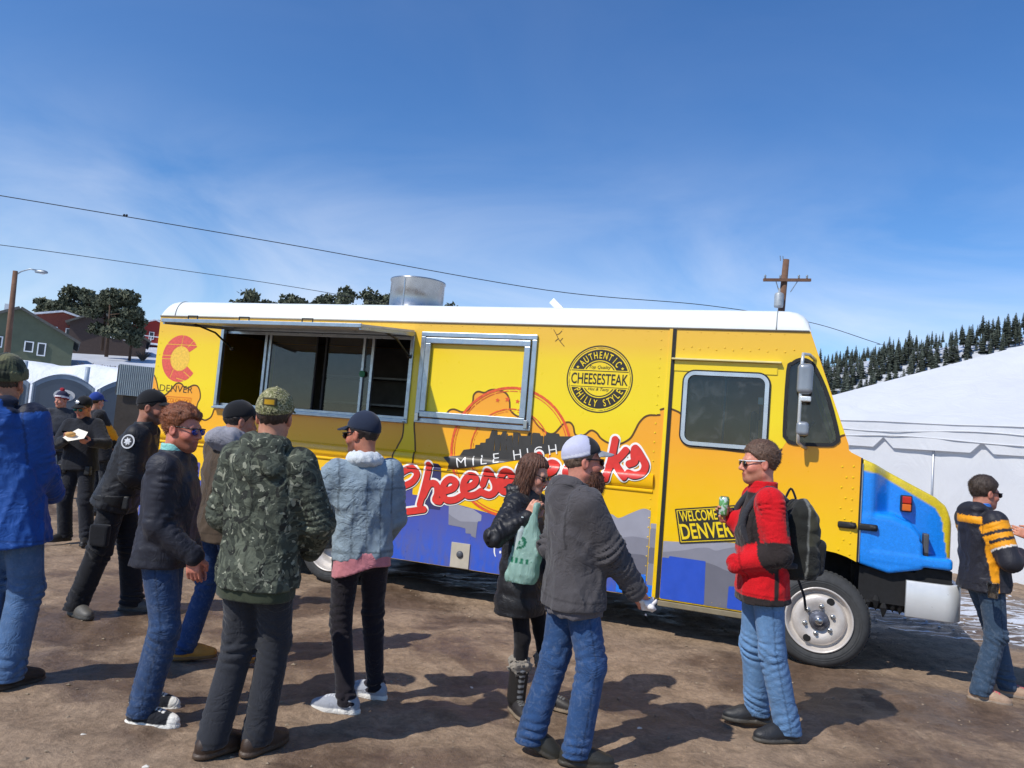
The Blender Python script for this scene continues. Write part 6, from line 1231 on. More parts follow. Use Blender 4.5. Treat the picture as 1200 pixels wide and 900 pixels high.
    def coat(s, name='jacket', m=None, dye='303338', hem=0.80, prof=None, arm=(0.074, 0.060, 0.050), fold=0.006, collar=0.05, hood=0, h=0.0105, extra=None, afold=(0.005, 0.011), fine=0.045, sleeve_cut=0.0):
        k = s.k; prof = prof or s.PROF; B = s.bulk; r0, r1, r2 = (v*k*B for v in arm); wr = [e+(w-e)*(1-sleeve_cut) for e, w in zip(s.el, s.wr)]
        na = s.neck+s.sp*0.0; nb = s.head-s.HA[:, 2]*0.085*k-s.HA[:, 0]*0.028*k; bk = -unit(s.f-s.sp*(s.f@s.sp))
        def fn(P):
            d = s.torso_sdf(P, hem, prof, fold); d = smin(d, cap(P, s.sh[0]*0.86+s.neck*0.14, s.sh[1]*0.86+s.neck*0.14, 0.060*k*B), 0.05)
            for i in range(2):
                bn = [(s.sh[i], s.el[i]), (s.el[i], wr[i])]; a = np.minimum(cap(P, s.sh[i], s.el[i], r0, r1), cap(P, s.el[i], wr[i], r1, r2)); a = smin(cap(P, s.sh[i], s.el[i], r0, r1), cap(P, s.el[i], wr[i], r1, r2), 0.02)
                a = a+folds(P, bn, 0.055, s.seed+i*7, afold[0], [(0.30*k, 0.09, afold[1]), (0.54*k, 0.06, afold[1]*0.7), (0.04, 0.06, afold[1]*0.4)]); d = smin(d, a, fine)
            if collar:
                u = unit(nb-na); t = (P-na)@u; q = P-na-t[:, None]*u; rr = np.sqrt((q*q).sum(1)); dc = np.maximum(np.abs(rr-(0.074+0.10*np.clip(0.03-t, 0, 0.05))*k)-0.010, np.maximum(t-collar*k, -0.05-t)); d = smin(d, dc, 0.012)
            if hood:
                c0 = s.neck+bk*0.085*k+s.sp*0.0*k; A = np.stack([s.lat, bk, s.sp], 1); e = ell(P, c0-s.sp*0.055*k*hood, (0.135*k, 0.075*k*hood, 0.115*k*hood), A); e = smin(e, ell(P, c0+s.sp*0.045*k-bk*0.03*k, (0.125*k, 0.085*k, 0.05*k), A), 0.03); e = smax(e, -ell(P, s.neck+s.sp*0.075*k-bk*0.03*k, (0.082*k, 0.09*k, 0.085*k), A), 0.02); e = e+0.008*snoise(P, 60, s.seed+9); d = smin(d, e, 0.018)
            if extra is not None: d = extra(P, d)
            return d
        pts = [s.pel+s.l*0.2, s.pel-s.l*0.2, s.neck, s.head-np.array((0, 0, 0.02))]+s.sh+s.el+wr+[np.array((s.pel[0], s.pel[1], hem))+s.f*0.15, np.array((s.pel[0], s.pel[1], hem))-s.f*0.15]
        def seams(V):
            c = np.tile(np.array(lin(dye)), (len(V), 1)) if isinstance(dye, str) else (np.ones((len(V), 3)) if dye is None else np.array(dye(V))); q = V-s.neck; y_ = q@s.lat; dk = np.ones(len(V)); bkf = (q@s.f) < 0; hz = V[:, 2]-hem
            dk[(np.abs(y_) < 0.0045) & bkf & (q@s.sp < -0.06)] = 0.6; dk[(np.abs(hz-0.055) < 0.005)] = 0.65
            for i, sg in enumerate((1, -1)):
                t, dd = s.arm_t(V, i); up_ = (q@s.sp > -0.30*k); dk[(np.abs(y_*sg-0.158*k) < 0.0055) & up_] = 0.55; dk[(dd < 0.1) & (np.abs(t-1.86) < 0.02) & (t > 1.5)] = 0.6
                o_ = unit(np.cross(s.wr[i]-s.el[i], s.f)+1e-6); dk[(dd < 0.12) & (t > 0.15) & (np.abs((V-s.el[i])@s.f) < 0.0) ] = 0.7
            return c*dk[:, None]
        return s.net(name, fn, pts, 0.12, h, m or M_wov, seams)
    def arm_t(s, V, i):
        """position along arm i: 0 at the shoulder, 1 elbow, 2 wrist, and distance from its bones"""
        t = np.zeros(len(V)); dd = np.full(len(V), 1e9)
        for j, (a, b) in enumerate(((s.sh[i], s.el[i]), (s.el[i], s.wr[i]))):
            d = b-a; u = np.clip(((V-a)@d)/(d@d), 0, 1); r_ = np.linalg.norm(V-a-u[:, None]*d, axis=1); m = r_ < dd; t[m] = (j+u)[m]; dd[m] = r_[m]
        return t, dd
    def trousers(s, m=None, dye='2f4a78', thigh=0.094, knee=0.070, hem=0.066, waist=0.98, fold=(0.0025, 0.011, 0.011), h=0.0096, up=0.0, name='trousers'):
        k = s.k; top = waist*k
        def fn(P):
            A = np.stack([s.l, s.f, np.array((0, 0, 1.0))], 1); d = ell(P, s.pel+np.array((0, 0, 0.02*k))-s.f*0.015*k, (0.158*k, 0.112*k, 0.15*k), A)
            for i in range(2):
                an = s.an[i]+(s.an[i]-s.kn[i])*0.22; g = smin(cap(P, s.hip[i], s.kn[i], thigh*k, knee*k), cap(P, s.kn[i], an, knee*k, hem*k), 0.03); g = g+folds(P, [(s.hip[i], s.kn[i]), (s.kn[i], an)], 0.085, s.seed+3*i, fold[0], [(0.44*k, 0.10, fold[1]), (0.86*k, 0.10, fold[2]), (0.03, 0.08, fold[1]*0.6)])
                d = smin(d, g, 0.035)
            lo_ = np.minimum(s.an[0][2], s.an[1][2])-0.045*k+up*k; return np.maximum(d, np.maximum(P[:, 2]-top, lo_-P[:, 2]))
        base = np.array(lin(dye)) if isinstance(dye, str) else None
        def dy(V):
            c = np.tile(base, (len(V), 1)); z = V[:, 2]/k; w = np.zeros(len(V))
            for i in range(2):
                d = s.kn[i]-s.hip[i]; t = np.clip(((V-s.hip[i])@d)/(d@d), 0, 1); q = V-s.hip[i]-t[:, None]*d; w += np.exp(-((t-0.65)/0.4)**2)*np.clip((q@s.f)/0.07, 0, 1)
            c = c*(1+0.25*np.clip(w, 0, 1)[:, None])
            for i, sg in enumerate((1, -1)):
                mid_ = (s.hip[i]+s.kn[i])/2; q = V-s.pel; sd = ((V-s.kn[i])@s.l*sg > 0.035); fr = np.where(V[:, 2] > s.kn[i][2], (V-s.hip[i]-np.clip((s.hip[i][2]-V[:, 2])/(s.hip[i][2]-s.kn[i][2]), 0, 1)[:, None]*(s.kn[i]-s.hip[i]))@s.f, (V-s.kn[i]-np.clip((s.kn[i][2]-V[:, 2])/(s.kn[i][2]-s.an[i][2]), 0, 1)[:, None]*(s.an[i]-s.kn[i]))@s.f); c[sd & (np.abs(fr) < 0.0045)] *= 0.6
            c[np.abs(V[:, 2]-(min(s.an[0][2], s.an[1][2])-0.02)) < 0.005] *= 0.65
            return c
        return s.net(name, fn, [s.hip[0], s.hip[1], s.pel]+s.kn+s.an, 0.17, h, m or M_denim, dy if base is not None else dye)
    def shoes(s, upper='3a2f28', sole='2a2420', high=0.0, wide=1.0, m=None, lift=(0.0, 0.0), toe=None, lace=None, rim=0.022):
        k = s.k
        for i in range(2):
            a = R(s.faz[i]); pt = R(lift[i]); f = np.array((math.cos(a)*math.cos(pt), math.sin(a)*math.cos(pt), -math.sin(pt))); l = np.array((-math.sin(a), math.cos(a), 0)); A = np.stack([f, l, np.cross(f, l)], 1); c = np.array((s.an[i][0], s.an[i][1], 0.0))
            if lift[i]: c = c+np.array((0, 0, 0.085*math.sin(pt)+0.0))-0.0*f
            def loc(P): return ((P-c)@A)/k
            def fn(P):
                p = loc(P); d = ell(p, (0.120, 0.004, 0.034), (0.088, 0.046*wide, 0.042)); d = smin(d, ell(p, (0.045, 0, 0.052), (0.085, 0.041*wide, 0.050)), 0.04); d = smin(d, ell(p, (-0.038, 0, 0.045), (0.050, 0.038*wide, 0.055)), 0.04); d = smin(d, cap(p, (-0.010, 0, 0.06), (-0.014, 0, 0.085+high), 0.038, 0.034), 0.03)
                so = smin(ell(p, (0.11, 0.004, 0.0), (0.102, 0.051*wide, 0.9)), ell(p, (-0.02, 0, 0.0), (0.075, 0.043*wide, 0.9)), 0.05); so = np.maximum(so, np.maximum(p[:, 2]-rim, -p[:, 2])); d = np.minimum(d, so); d = d+0.0015*snoise(p, 60, s.seed); return np.maximum(d, -p[:, 2])*k
            def dy(V):
                p = loc(V); c_ = np.tile(np.array(lin(upper)), (len(V), 1))
                if toe: c_[(p[:, 0] > 0.155)] = np.array(lin(toe))
                if lace:
                    lm = (np.abs(p[:, 1]) < 0.022) & (p[:, 0] > 0.035) & (p[:, 0] < 0.13) & (p[:, 2] > 0.045) & (np.sin(p[:, 0]*330) > -0.2); c_[lm] = np.array(lin(lace))
                c_[p[:, 2] < rim+0.002] = np.array(lin(sole)); return c_
            pts = np.array([c+A@np.array(v)*k for v in ((0.22, 0.06, 0), (-0.1, -0.06, 0), (0, 0, 0.16+high), (0.22, -0.06, 0.06), (-0.1, 0.06, 0.0))]); s.net('shoe', fn, pts, 0.01, 0.0068, m or M_leath, dy)
    def on_head(s, name, fn, lo, hi, h, m, dye, parent=None, strands=None):
        k = s.k; cs = np.array([(x, y, z) for x in (lo[0], hi[0]) for y in (lo[1], hi[1]) for z in (lo[2], hi[2])]); w = s.head+(cs*k)@s.HA.T
        V, Q = nets(lambda P: fn(((P-s.head)@s.HA)/k)*k, w.min(0), w.max(0), h*max(s.lod, 1.0)); dy = dye(((V-s.head)@s.HA)/k) if callable(dye) else lin(dye) if isinstance(dye, str) else dye
        if strands:
            n, ln, drop, back, wd = strands; rg = np.random.default_rng(s.seed); n = int(n/max(s.lod, 1)**2); cand = np.arange(len(V)) if drop < 0.85 else np.where((((V-s.head)@s.HA)/k)[:, 0] < 0.035)[0]; idx = rg.choice(cand, n); B = V[idx]; f1 = lambda P: fn(((P-s.head)@s.HA)/k); e_ = 0.004; G = np.stack([f1(B+np.eye(3)[i]*e_)-f1(B-np.eye(3)[i]*e_) for i in range(3)], 1); G /= np.maximum(np.linalg.norm(G, axis=1), 1e-9)[:, None]
            D = G*0.30+np.array((0, 0, -1.0))*drop-s.HA[:, 0]*back+rg.normal(size=(n, 3))*(0.22 if drop < 0.85 else 0.10); D /= np.linalg.norm(D, axis=1)[:, None]; T = np.cross(D, G); T /= np.maximum(np.linalg.norm(T, axis=1), 1e-6)[:, None]; L = (ln*k*rg.uniform(0.5, 1.3, n))[:, None]; w = wd*rg.uniform(0.6, 1.2, n)[:, None]; D2 = D+np.array((0, 0, -1.0))*drop*0.5-G*0.25; b_ = B-G*0.002
            S = np.stack([b_-T*w, b_+T*w, b_+D*L*0.55+T*w*0.7, b_+D*L*0.55-T*w*0.7, b_+D*L*0.55+D2*L*0.45], 1).reshape(-1, 3); i0 = len(V)+5*np.arange(n)[:, None]; Q = np.concatenate([Q, i0+np.array((0, 1, 2, 3)), i0+np.array((3, 2, 4, 4))[None, :]*1])
            base = np.array(dy) if np.ndim(dy) == 1 else np.asarray(dy)[idx]; c_ = (np.tile(base, (n, 1)) if base.ndim == 1 else base)*rg.uniform(0.55, 1.75, n)[:, None]; V0 = len(V); dy = np.concatenate([np.tile(np.asarray(dy), (V0, 1)) if np.ndim(dy) == 1 else dy, np.repeat(c_, 5, 0)]); V = np.concatenate([V, S])
            F = [tuple(f) for f in Q[:-n]]+[tuple(f[:3]) for f in Q[-n:]]; return mesh_obj(name, V-s.o, F, m, parent or s.root, True, dy)
        return arr_obj(name, V-s.o, Q, m, parent or s.root, dy)
    def hair(s, color, length=0.0, thick=0.012, rough_=0.003, front=0.062, nape=-0.07, hat=False):
        def fn(p):
            tz = np.clip((p[:, 2]+0.01)/0.10, 0, 1); d = ell(p, (-0.014, 0, 0.036), (0.102, 0.080, 0.100))-thick*(0.15+0.95*tz*tz*(3-2*tz)); pl_ = (p[:, 2]-(nape+(front-nape)*(np.clip(p[:, 0], -0.10, 0.09)+0.06)/0.145)); side = np.where((np.abs(p[:, 1]) > 0.055) & (p[:, 0] > 0.0), np.maximum(0, 0.03-(p[:, 2]+0.0)), 0)
            d = d+rough_*(snoise(p*np.array((0.7, 1.3, 0.8)), 130, s.seed)*0.75+snoise(p*np.array((0.6, 1.5, 1.0)), 300, s.seed+1, 8)*0.6); d = smax(d, -(pl_+0.010*snoise(p, 60, 7))*0.8, 0.006); d = smax(d, np.where(p[:, 0] > 0.035, (0.020-p[:, 2])*0.5, -1), 0.01)
            if hat: d = smax(d, p[:, 2]-(0.040+0.25*p[:, 0]), 0.006)
            if length:
                for sg in (-1, 1):
                    g = ell(p, (-0.02, sg*0.066, -0.06), (0.062, 0.028, 0.13)); g = smin(g, cap(p, (-0.015, sg*0.074, -0.02), (0.012, sg*0.066, -length), 0.022, 0.016), 0.03); d = smin(d, g, 0.03)
                d = smin(d, ell(p, (-0.065, 0, -0.07), (0.045, 0.075, 0.14)), 0.03); d = d+0.004*np.sin(np.arctan2(p[:, 1], p[:, 0])*26+snoise(p, 20, 3)*2)
            return d
        return s.on_head('hair', fn, (-0.14, -0.12, -0.24 if length else -0.11), (0.13, 0.12, 0.175), 0.0052, M_hair, color, strands=None if hat else ((5200, 0.055, 0.9, 0.1, 0.0016) if length else (3800, 0.009+thick*0.45, 0.12, 0.4, 0.0011)))
    def beard(s, color, size=1.0, long=0.0):
        def fn(p):
            d = ell(p, (0.040, 0, -0.078-long*0.5), (0.066+0.006*size, 0.060+0.008*size, 0.058+long)); d = smin(d, ell(p, (0.075+long*0.3, 0, -0.095-long), (0.035, 0.040, 0.035+long*0.6)), 0.03); cheek = p[:, 2]-(-0.012-0.42*np.clip(p[:, 0]-0.0, 0, 0.1)); d = smax(d, cheek*0.9, 0.01); d = smax(d, -(p[:, 0]+0.012), 0.01)
            mo = ell(p, (0.105, 0, -0.0725), (0.03, 0.024, 0.010)); d = smax(d, -mo, 0.006); return d+0.004*(snoise(p, 190, s.seed)*0.6+snoise(p, 420, s.seed+2)*0.6)
        return s.on_head('beard', fn, (-0.05, -0.1, -0.24), (0.15, 0.1, 0.0), 0.006, M_hair, color, strands=(2600, 0.026, 0.6, -0.1, 0.0012))
    def capp(s, dye, brim_dye, m=None, brim_m=None, brim=True, tilt=0.0, badge=None):
        def shell(p): d = ell(p, (-0.010, 0, 0.042), (0.112, 0.090, 0.108)); q = p[:, 2]-(0.034+0.25*p[:, 0]*(1 if tilt == 0 else 0.5)); return smax(d, -q, 0.01)+0.0016*snoise(p, 45, s.seed)
        c = s.on_head('cap', shell, (-0.14, -0.12, -0.02), (0.13, 0.12, 0.17), 0.0062, m or M_twill, dye)
        if brim:
            def bfn(p):
                z = p[:, 2]-(0.060-0.25*np.maximum(p[:, 0]-0.1, 0)-5.0*p[:, 1]**2); pl_ = np.hypot((p[:, 0]-0.075)/0.105, p[:, 1]/0.079)-1; return np.maximum(np.maximum(np.abs(z)-0.0042, pl_*0.08), 0.07-p[:, 0])
            s.on_head('brim', bfn, (0.06, -0.1, 0.0), (0.2, 0.1, 0.09), 0.005, brim_m or M_twill, brim_dye, c)
        s.on_head('button', lambda p: ell(p, (-0.012, 0, 0.150), (0.009, 0.009, 0.005)), (-0.03, -0.02, 0.14), (0.01, 0.02, 0.16), 0.004, m or M_twill, brim_dye, c); return c
    def knit_hat(s, dye, pom=None):
        def fn(p): d = ell(p, (-0.012, 0, 0.045), (0.116, 0.094, 0.118)); d = smax(d, -(p[:, 2]-(0.022+0.25*p[:, 0])), 0.012); band = np.maximum(ell(p, (-0.012, 0, 0.045), (0.123, 0.101, 0.122)), np.abs(p[:, 2]-(0.048+0.25*p[:, 0]))-0.028); return smin(d, band, 0.006)+0.0022*np.sin(np.arctan2(p[:, 1], p[:, 0])*40)
        c = s.on_head('knit_hat', fn, (-0.15, -0.13, -0.04), (0.14, 0.13, 0.18), 0.0065, M_knit, dye)
        if pom: s.on_head('pompom', lambda p: np.sqrt(((p-np.array((-0.012, 0, 0.178)))**2).sum(1))-0.036+0.006*snoise(p, 90, 2), (-0.06, -0.05, 0.13), (0.04, 0.05, 0.23), 0.007, M_knit, pom, c)
        return c
    def glasses(s, frame=None, lens=None):
        def ff(p):
            d = cap(p, (0.104, -0.06, 0.013), (0.104, 0.06, 0.013), 0.0045)
            for sg in (-1, 1): d = np.minimum(d, cap(p, (0.100, sg*0.064, 0.012), (-0.005, sg*0.083, 0.016), 0.0048, 0.004))
            return d
        g = s.on_head('sunglasses', ff, (-0.02, -0.1, -0.01), (0.12, 0.1, 0.03), 0.0042, frame or M_frame, (0.02, 0.02, 0.02))
        for sg in (-1, 1): s.on_head('lens', lambda p: ell(p, (0.102, sg*0.034, -0.004), (0.009, 0.029, 0.020)), (0.08, sg*0.034-0.04, -0.03), (0.12, sg*0.034+0.04, 0.02), 0.0042, lens or M_sheen, (0.02, 0.02, 0.02), g)
def disc_on(par, o, pos, nrm, r, name, m, n=8, inner=0.5, star_=True):
    """small raised badge facing nrm"""
    nrm = unit(nrm); e1 = unit(np.cross((0, 0, 1.0), nrm)); e2 = np.cross(nrm, e1); V = [np.array(pos)+nrm*0.006]; m2 = n*2 if star_ else 20
    for k in range(m2): a = 2*math.pi*k/m2; rr = r*(1 if (k % 2 == 0 or not star_) else inner); V.append(np.array(pos)+(e1*math.cos(a)+e2*math.sin(a))*rr+nrm*0.003)
    return mesh_obj(name, np.array(V)-o, [(0, 1+k, 1+(k+1) % m2) for k in range(m2)], m, par)
def surf(P_, origin, direction, fn_pts): return np.asarray(origin)+unit(direction)*fn_pts

L3 = lambda h: np.array(lin(h))
# --- man in camouflage jacket, back to us
p = Person('camo', 'man in camouflage hooded jacket and camouflage cap standing with his back to us', 1.06, elbows=((-0.75, -0.75, -0.2), (0.75, -0.75, -0.2)))
p.body('c08a70', (None, None)); p.coat('jacket', M_camo, None, hem=0.83, hood=1.0, fold=0.010, arm=(0.080, 0.068, 0.056), afold=(0.005, 0.012))
base = p.pel*1; 
p.net('hem_band', lambda P: np.maximum(p.torso_sdf(P, 0.775, [(0, 0.176, 0.128, 0), (1, 0.176, 0.128, 0)], 0.002), P[:, 2]-0.862), [p.pel+np.array((0.2, 0.15, -0.17)), p.pel+np.array((-0.2, -0.15, -0.05))], 0.04, 0.010, M_knit, lin('3a4030'))
p.trousers(M_wov, '2b2d33', thigh=0.097, knee=0.077, hem=0.072); p.shoes('3b2c22', '4a3a2c', high=0.03, wide=1.1); p.hair('3a2a20', thick=0.008, hat=True); c = p.capp((1, 1, 1), (1, 1, 1), M_camo2, M_camo2)
p.on_head('patch', lambda q: np.maximum(np.maximum(np.abs(q[:, 1])-0.034, np.abs(q[:, 2]-0.072)-0.020), np.abs(np.hypot(q[:, 0]+0.010, q[:, 1]*1.1)-0.108)-0.006), (-0.14, -0.05, 0.04), (-0.08, 0.05, 0.11), 0.0048, M_twill, lambda q: np.where((np.abs(q[:, 1]) < 0.024)[:, None] & (np.abs(q[:, 2]-0.072) < 0.012)[:, None], L3('b98f1c'), L3('4a4630')), c)
# --- ginger man in dark jacket
p = Person('ginger', 'ginger-haired man in blue mirrored sunglasses, dark navy jacket and canvas sneakers', 1.08, elbows=(None, (-0.8, -0.25, -0.2)))
p.body('c98570', stubble='8f5334', hands=(0.55, 0.6), palms=(None, (0, 1.0, 0.2)), hdir=(None, (0.1, 0, -1))); p.coat('jacket', M_shell, '23242e', hem=0.83, fold=0.007, collar=0.045, arm=(0.076, 0.062, 0.052), afold=(0.005, 0.011)); p.trousers(M_denim, '2a4062', thigh=0.097, knee=0.076, hem=0.072); p.shoes('1e2026', 'e6e2d8', toe='e8e4da', lace='f0ece4', m=M_wov); p.hair('7a4424', thick=0.017, rough_=0.0045, front=0.074, nape=-0.06); p.glasses(M_frame, M_lblue)
nb = p.head-p.HA[:, 2]*0.085*p.k-p.HA[:, 0]*0.028*p.k
p.net('shirt_collar', lambda P: np.maximum(np.abs(np.linalg.norm((P-nb)-(((P-nb)@p.sp)[:, None])*p.sp, axis=1)-0.069*p.k)-0.006, np.abs((P-nb)@p.sp+0.030)-0.030), [nb-0.06, nb+0.06], 0.03, 0.007, M_wov, lin('8fd0c8'))
# --- man in brown jacket, cap and grey hood, ordering
p = Person('brown', 'man in brown jacket with grey hood and black cap facing the serving window', 1.08)
p.body('b98468', (0.4, 0.4)); p.coat('jacket', M_wov, '4d4033', hem=0.82, fold=0.008, collar=0.0, arm=(0.078, 0.066, 0.056)); p.trousers(M_denim, '28416c', hem=0.070); p.shoes('b88338', '7a5a34', high=0.03, wide=1.1); p.hair('2b211b', thick=0.006, hat=True); p.capp('16171b', '16171b'); bk = -p.f
p.net('grey_hood', lambda P: smax(smin(ell(P, p.neck+bk*0.06+np.array((0, 0, 0.035)), (0.135, 0.125, 0.085)), ell(P, p.neck+np.array((0, 0, 0.06)), (0.10, 0.10, 0.055)), 0.03), -ell(P, p.neck+np.array((0, 0, 0.17))+p.f*0.05, (0.080, 0.080, 0.1)), 0.02)+0.007*snoise(P, 75, 4), [p.neck-0.13, p.neck+0.15], 0.03, 0.0095, M_fleece, lin('8d8c93'))
# --- man in denim jacket
p = Person('denim', 'man in light denim jacket with fleece collar, navy cap and pink shirt tail', 1.0, elbows=((-0.55, -0.8, -0.2), (0.75, -0.55, -0.3)))
p.body('b5795f', (None, None), stubble='4a3226'); 
def dj(V):
    c = np.tile(L3('8798a4'), (len(V), 1)); q = V-p.neck; h_ = -(q@p.sp)/p.k; y_ = q@p.lat; bkf = (q@p.f) < 0.02; ln = (np.abs(h_-0.155) < 0.006) | ((np.abs(np.abs(y_)-0.075-0.02*h_) < 0.005) & (h_ > 0.155)) | (np.abs(y_) < 0.0) | (np.abs(h_-0.52) < 0.006); c[ln & bkf] *= 0.62; w = snoise(V, 22, 5) > 0.9; c[w] *= 1.15; return c
p.coat('jacket', M_denim, dj, hem=0.88, fold=0.009, collar=0.0, arm=(0.076, 0.064, 0.054), afold=(0.005, 0.012), prof=[(0, 0.172, 0.130, 0), (0.06, 0.178, 0.136, 0), (0.4, 0.174, 0.132, 0.01), (0.65, 0.184, 0.136, 0.012), (0.8, 0.176, 0.126, 0), (0.91, 0.13, 0.098, -0.01), (1, 0.064, 0.062, -0.012)])
p.net('fleece_collar', lambda P: smax(ell(P, p.neck+np.array((0, 0, 0.02))-p.f*0.015, (0.112, 0.112, 0.06)), -ell(P, p.neck+np.array((0, 0, 0.10)), (0.078, 0.078, 0.09)), 0.012)+0.004*snoise(P, 180, 4), [p.neck-0.1, p.neck+0.1], 0.03, 0.008, M_fleece, lin('cdd3d6'))
p.net('pink_shirt_tail', lambda P: np.maximum(p.torso_sdf(P, 0.775, [(0, 0.168, 0.126, -0.01), (1, 0.168, 0.126, -0.01)], 0.005), np.maximum(P[:, 2]-0.93, (0.800+0.05*np.cos(((P-p.pel)@p.l)*9+0.9))-P[:, 2])), [p.pel+np.array((0.2, 0.2, -0.19)), p.pel-np.array((0.2, 0.2, 0.03))], 0.03, 0.010, M_wov, lin('c98088'))
p.trousers(M_wov, '1e1a21', thigh=0.092, knee=0.064, hem=0.052, fold=(0.0025, 0.008, 0.012)); p.shoes('9b9fa8', 'dcdad4', m=M_wov, rim=0.028, lace='c8cace'); p.hair('2a1f1a', thick=0.007, hat=True); c = p.capp('20293c', '1b2434'); p.glasses()
mb_s = [p.neck-p.sp*0.14-p.f*0.155*p.k]
# --- woman in black puffer coat with the carrier bag
p = Person('woman', 'brown-haired woman in long black puffer coat and sunglasses holding a green carrier bag', 1.0, elbows=(None, (-0.55, -0.5, -0.6)))
p.body('d3a088', (0.6, 0.9), (None, (0.4, 0.8, 0)), female=True, hdir=(None, (0.35, -0.2, 0.75)))
p.coat('puffer_coat', M_puff, '17171b', hem=0.60, fold=0.004, collar=0.05, hood=0.8, arm=(0.078, 0.066, 0.05), afold=(0.004, 0.008), prof=[(0, 0.190, 0.155, 0.0), (0.1, 0.196, 0.158, 0), (0.4, 0.175, 0.138, 0), (0.62, 0.165, 0.125, 0), (0.78, 0.180, 0.13, 0.01), (0.86, 0.172, 0.12, 0.0), (0.94, 0.125, 0.092, -0.01), (1, 0.062, 0.06, -0.012)], extra=lambda P, d: d-0.007*np.abs(np.sin(math.pi*(P[:, 2]+0.02*snoise(P, 6, 2))/0.105))**0.6+0.004)
p.trousers(M_wov, '141216', thigh=0.078, knee=0.052, hem=0.044, fold=(0.001, 0.003, 0.004)); p.shoes('2a2624', '8a7a66', high=0.0, wide=1.0, lace='6a6a68')
for i in range(2):
    a0, a1 = p.an[i], p.kn[i]; top = a0+(a1-a0)*0.50
    b = p.net('boot_shaft', lambda P: np.maximum(cap(P, a0, a1, 0.056, 0.064)+0.002*snoise(P, 40, 2), ((P-a0)@unit(a1-a0))-0.215), [a0, top], 0.05, 0.0085, M_leath, lambda V: np.where((np.abs((V-a0)@np.cross(unit(a1-a0), unit(np.array((math.cos(R(p.faz[i])), math.sin(R(p.faz[i])), 0.0))))) < 0.018)[:, None] & (np.sin(V[:, 2]*190) > 0.1)[:, None], L3('9a9a98'), L3('2a2725')))
    p.net('fur_cuff', lambda P: np.abs(np.linalg.norm(P-(a0+unit(a1-a0)*0.222), axis=1)-0.03)-0.038+0.010*snoise(P, 160, 5)+0.007*snoise(P, 320, 6), [a0+unit(a1-a0)*0.20, a0+unit(a1-a0)*0.24], 0.07, 0.0085, M_fleece, lin('8d857a'))
p.hair('5a3826', length=0.17, thick=0.010, rough_=0.003, front=0.082); p.glasses(); p.on_head('earphone', lambda q: np.sqrt(((q-np.array((0.004, -0.088, -0.014)))**2).sum(1))-0.008, (-0.01, -0.1, -0.03), (0.02, -0.075, 0.0), 0.004, M_wp, (0.9, 0.9, 0.9))
w_hand = p.wr[1]+unit((0.35, -0.2, 0.75))*0.09
# carrier bag hanging from her hand
q = NT('carrier_film'); tr = q.n('ShaderNodeBsdfTranslucent'); a = q.n('ShaderNodeAttribute', attribute_name='dye'); q.l(a.outputs['Color'], tr.inputs[0]); q.col(a.outputs['Color']); q.set(Roughness=0.35); ms = q.n('ShaderNodeMixShader'); ms.inputs[0].default_value = 0.5; q.bump(q.noise(18, 6, 0.6, 2.0, stretch=(1.4, 1.4, 0.5)), 0.9, 0.012); q.l(q.b.outputs[0], ms.inputs[1]); q.l(tr.outputs[0], ms.inputs[2]); q.l(ms.outputs[0], q.t.nodes['Material Output'].inputs[0]); M_film = q.m
bc = w_hand+np.array((-0.055, -0.045, -0.25)); br = empty('carrier_bag', (bc[0], bc[1], bc[2]-0.2), 0, 'pale green plastic carrier bag with green print hanging from the hand of the woman', 'bag'); bo = np.array(br.location)
def bag(P):
    q = P-bc; e = 0.93*q[:, 0]-0.36*q[:, 1]; g = 0.36*q[:, 0]+0.93*q[:, 1]; w = np.interp(q[:, 2], [-0.2, -0.17, 0.0, 0.06, 0.13, 0.20], [0.078, 0.097, 0.088, 0.064, 0.034, 0.014]); dp = np.interp(q[:, 2], [-0.2, -0.15, 0.1, 0.33], [0.035, 0.05, 0.04, 0.013]); t = np.clip((q[:, 2]+0.2)/0.46, 0, 1); kx = (np.abs((e-0.05*t)/w)**2.6+np.abs((g-0.05*t)/dp)**2.6)**(1/2.6); d = (kx-1)*np.minimum(w, dp)*0.9; d = np.maximum(d, np.maximum(q[:, 2]-0.26, -0.2-q[:, 2])); return d+0.006*(np.sqrt(np.abs(snoise(np.c_[e, g, q[:, 2]*0.35], 70, 3)))*1.6-1.0)+0.0015*snoise(q, 130, 2)
def bag_dye(V):
    q = V-bc; e = 0.93*q[:, 0]-0.36*q[:, 1]; c = np.tile(L3('b4d8cc'), (len(V), 1)); band = (np.abs(np.hypot((e+0.03)/0.045, (q[:, 2]-0.03)/0.032)-1) < 0.22); c[band] = L3('1f7a58'); txt = (np.abs(q[:, 2]+0.075) < 0.014) & (np.abs(e) < 0.065) & (np.sin(e*190) > -0.3); c[txt] = L3('2c8a66'); tx2 = (np.abs(q[:, 2]-0.03) < 0.010) & (np.abs(e+0.03) < 0.03) & (np.sin(e*260) > -0.2); c[tx2] = L3('1f7a58'); return c
o_ = net_obj('bag_body', bag, bc-np.array((0.16, 0.13, 0.23)), bc+np.array((0.17, 0.15, 0.36)), 0.0075, M_film, br, bag_dye, bo)
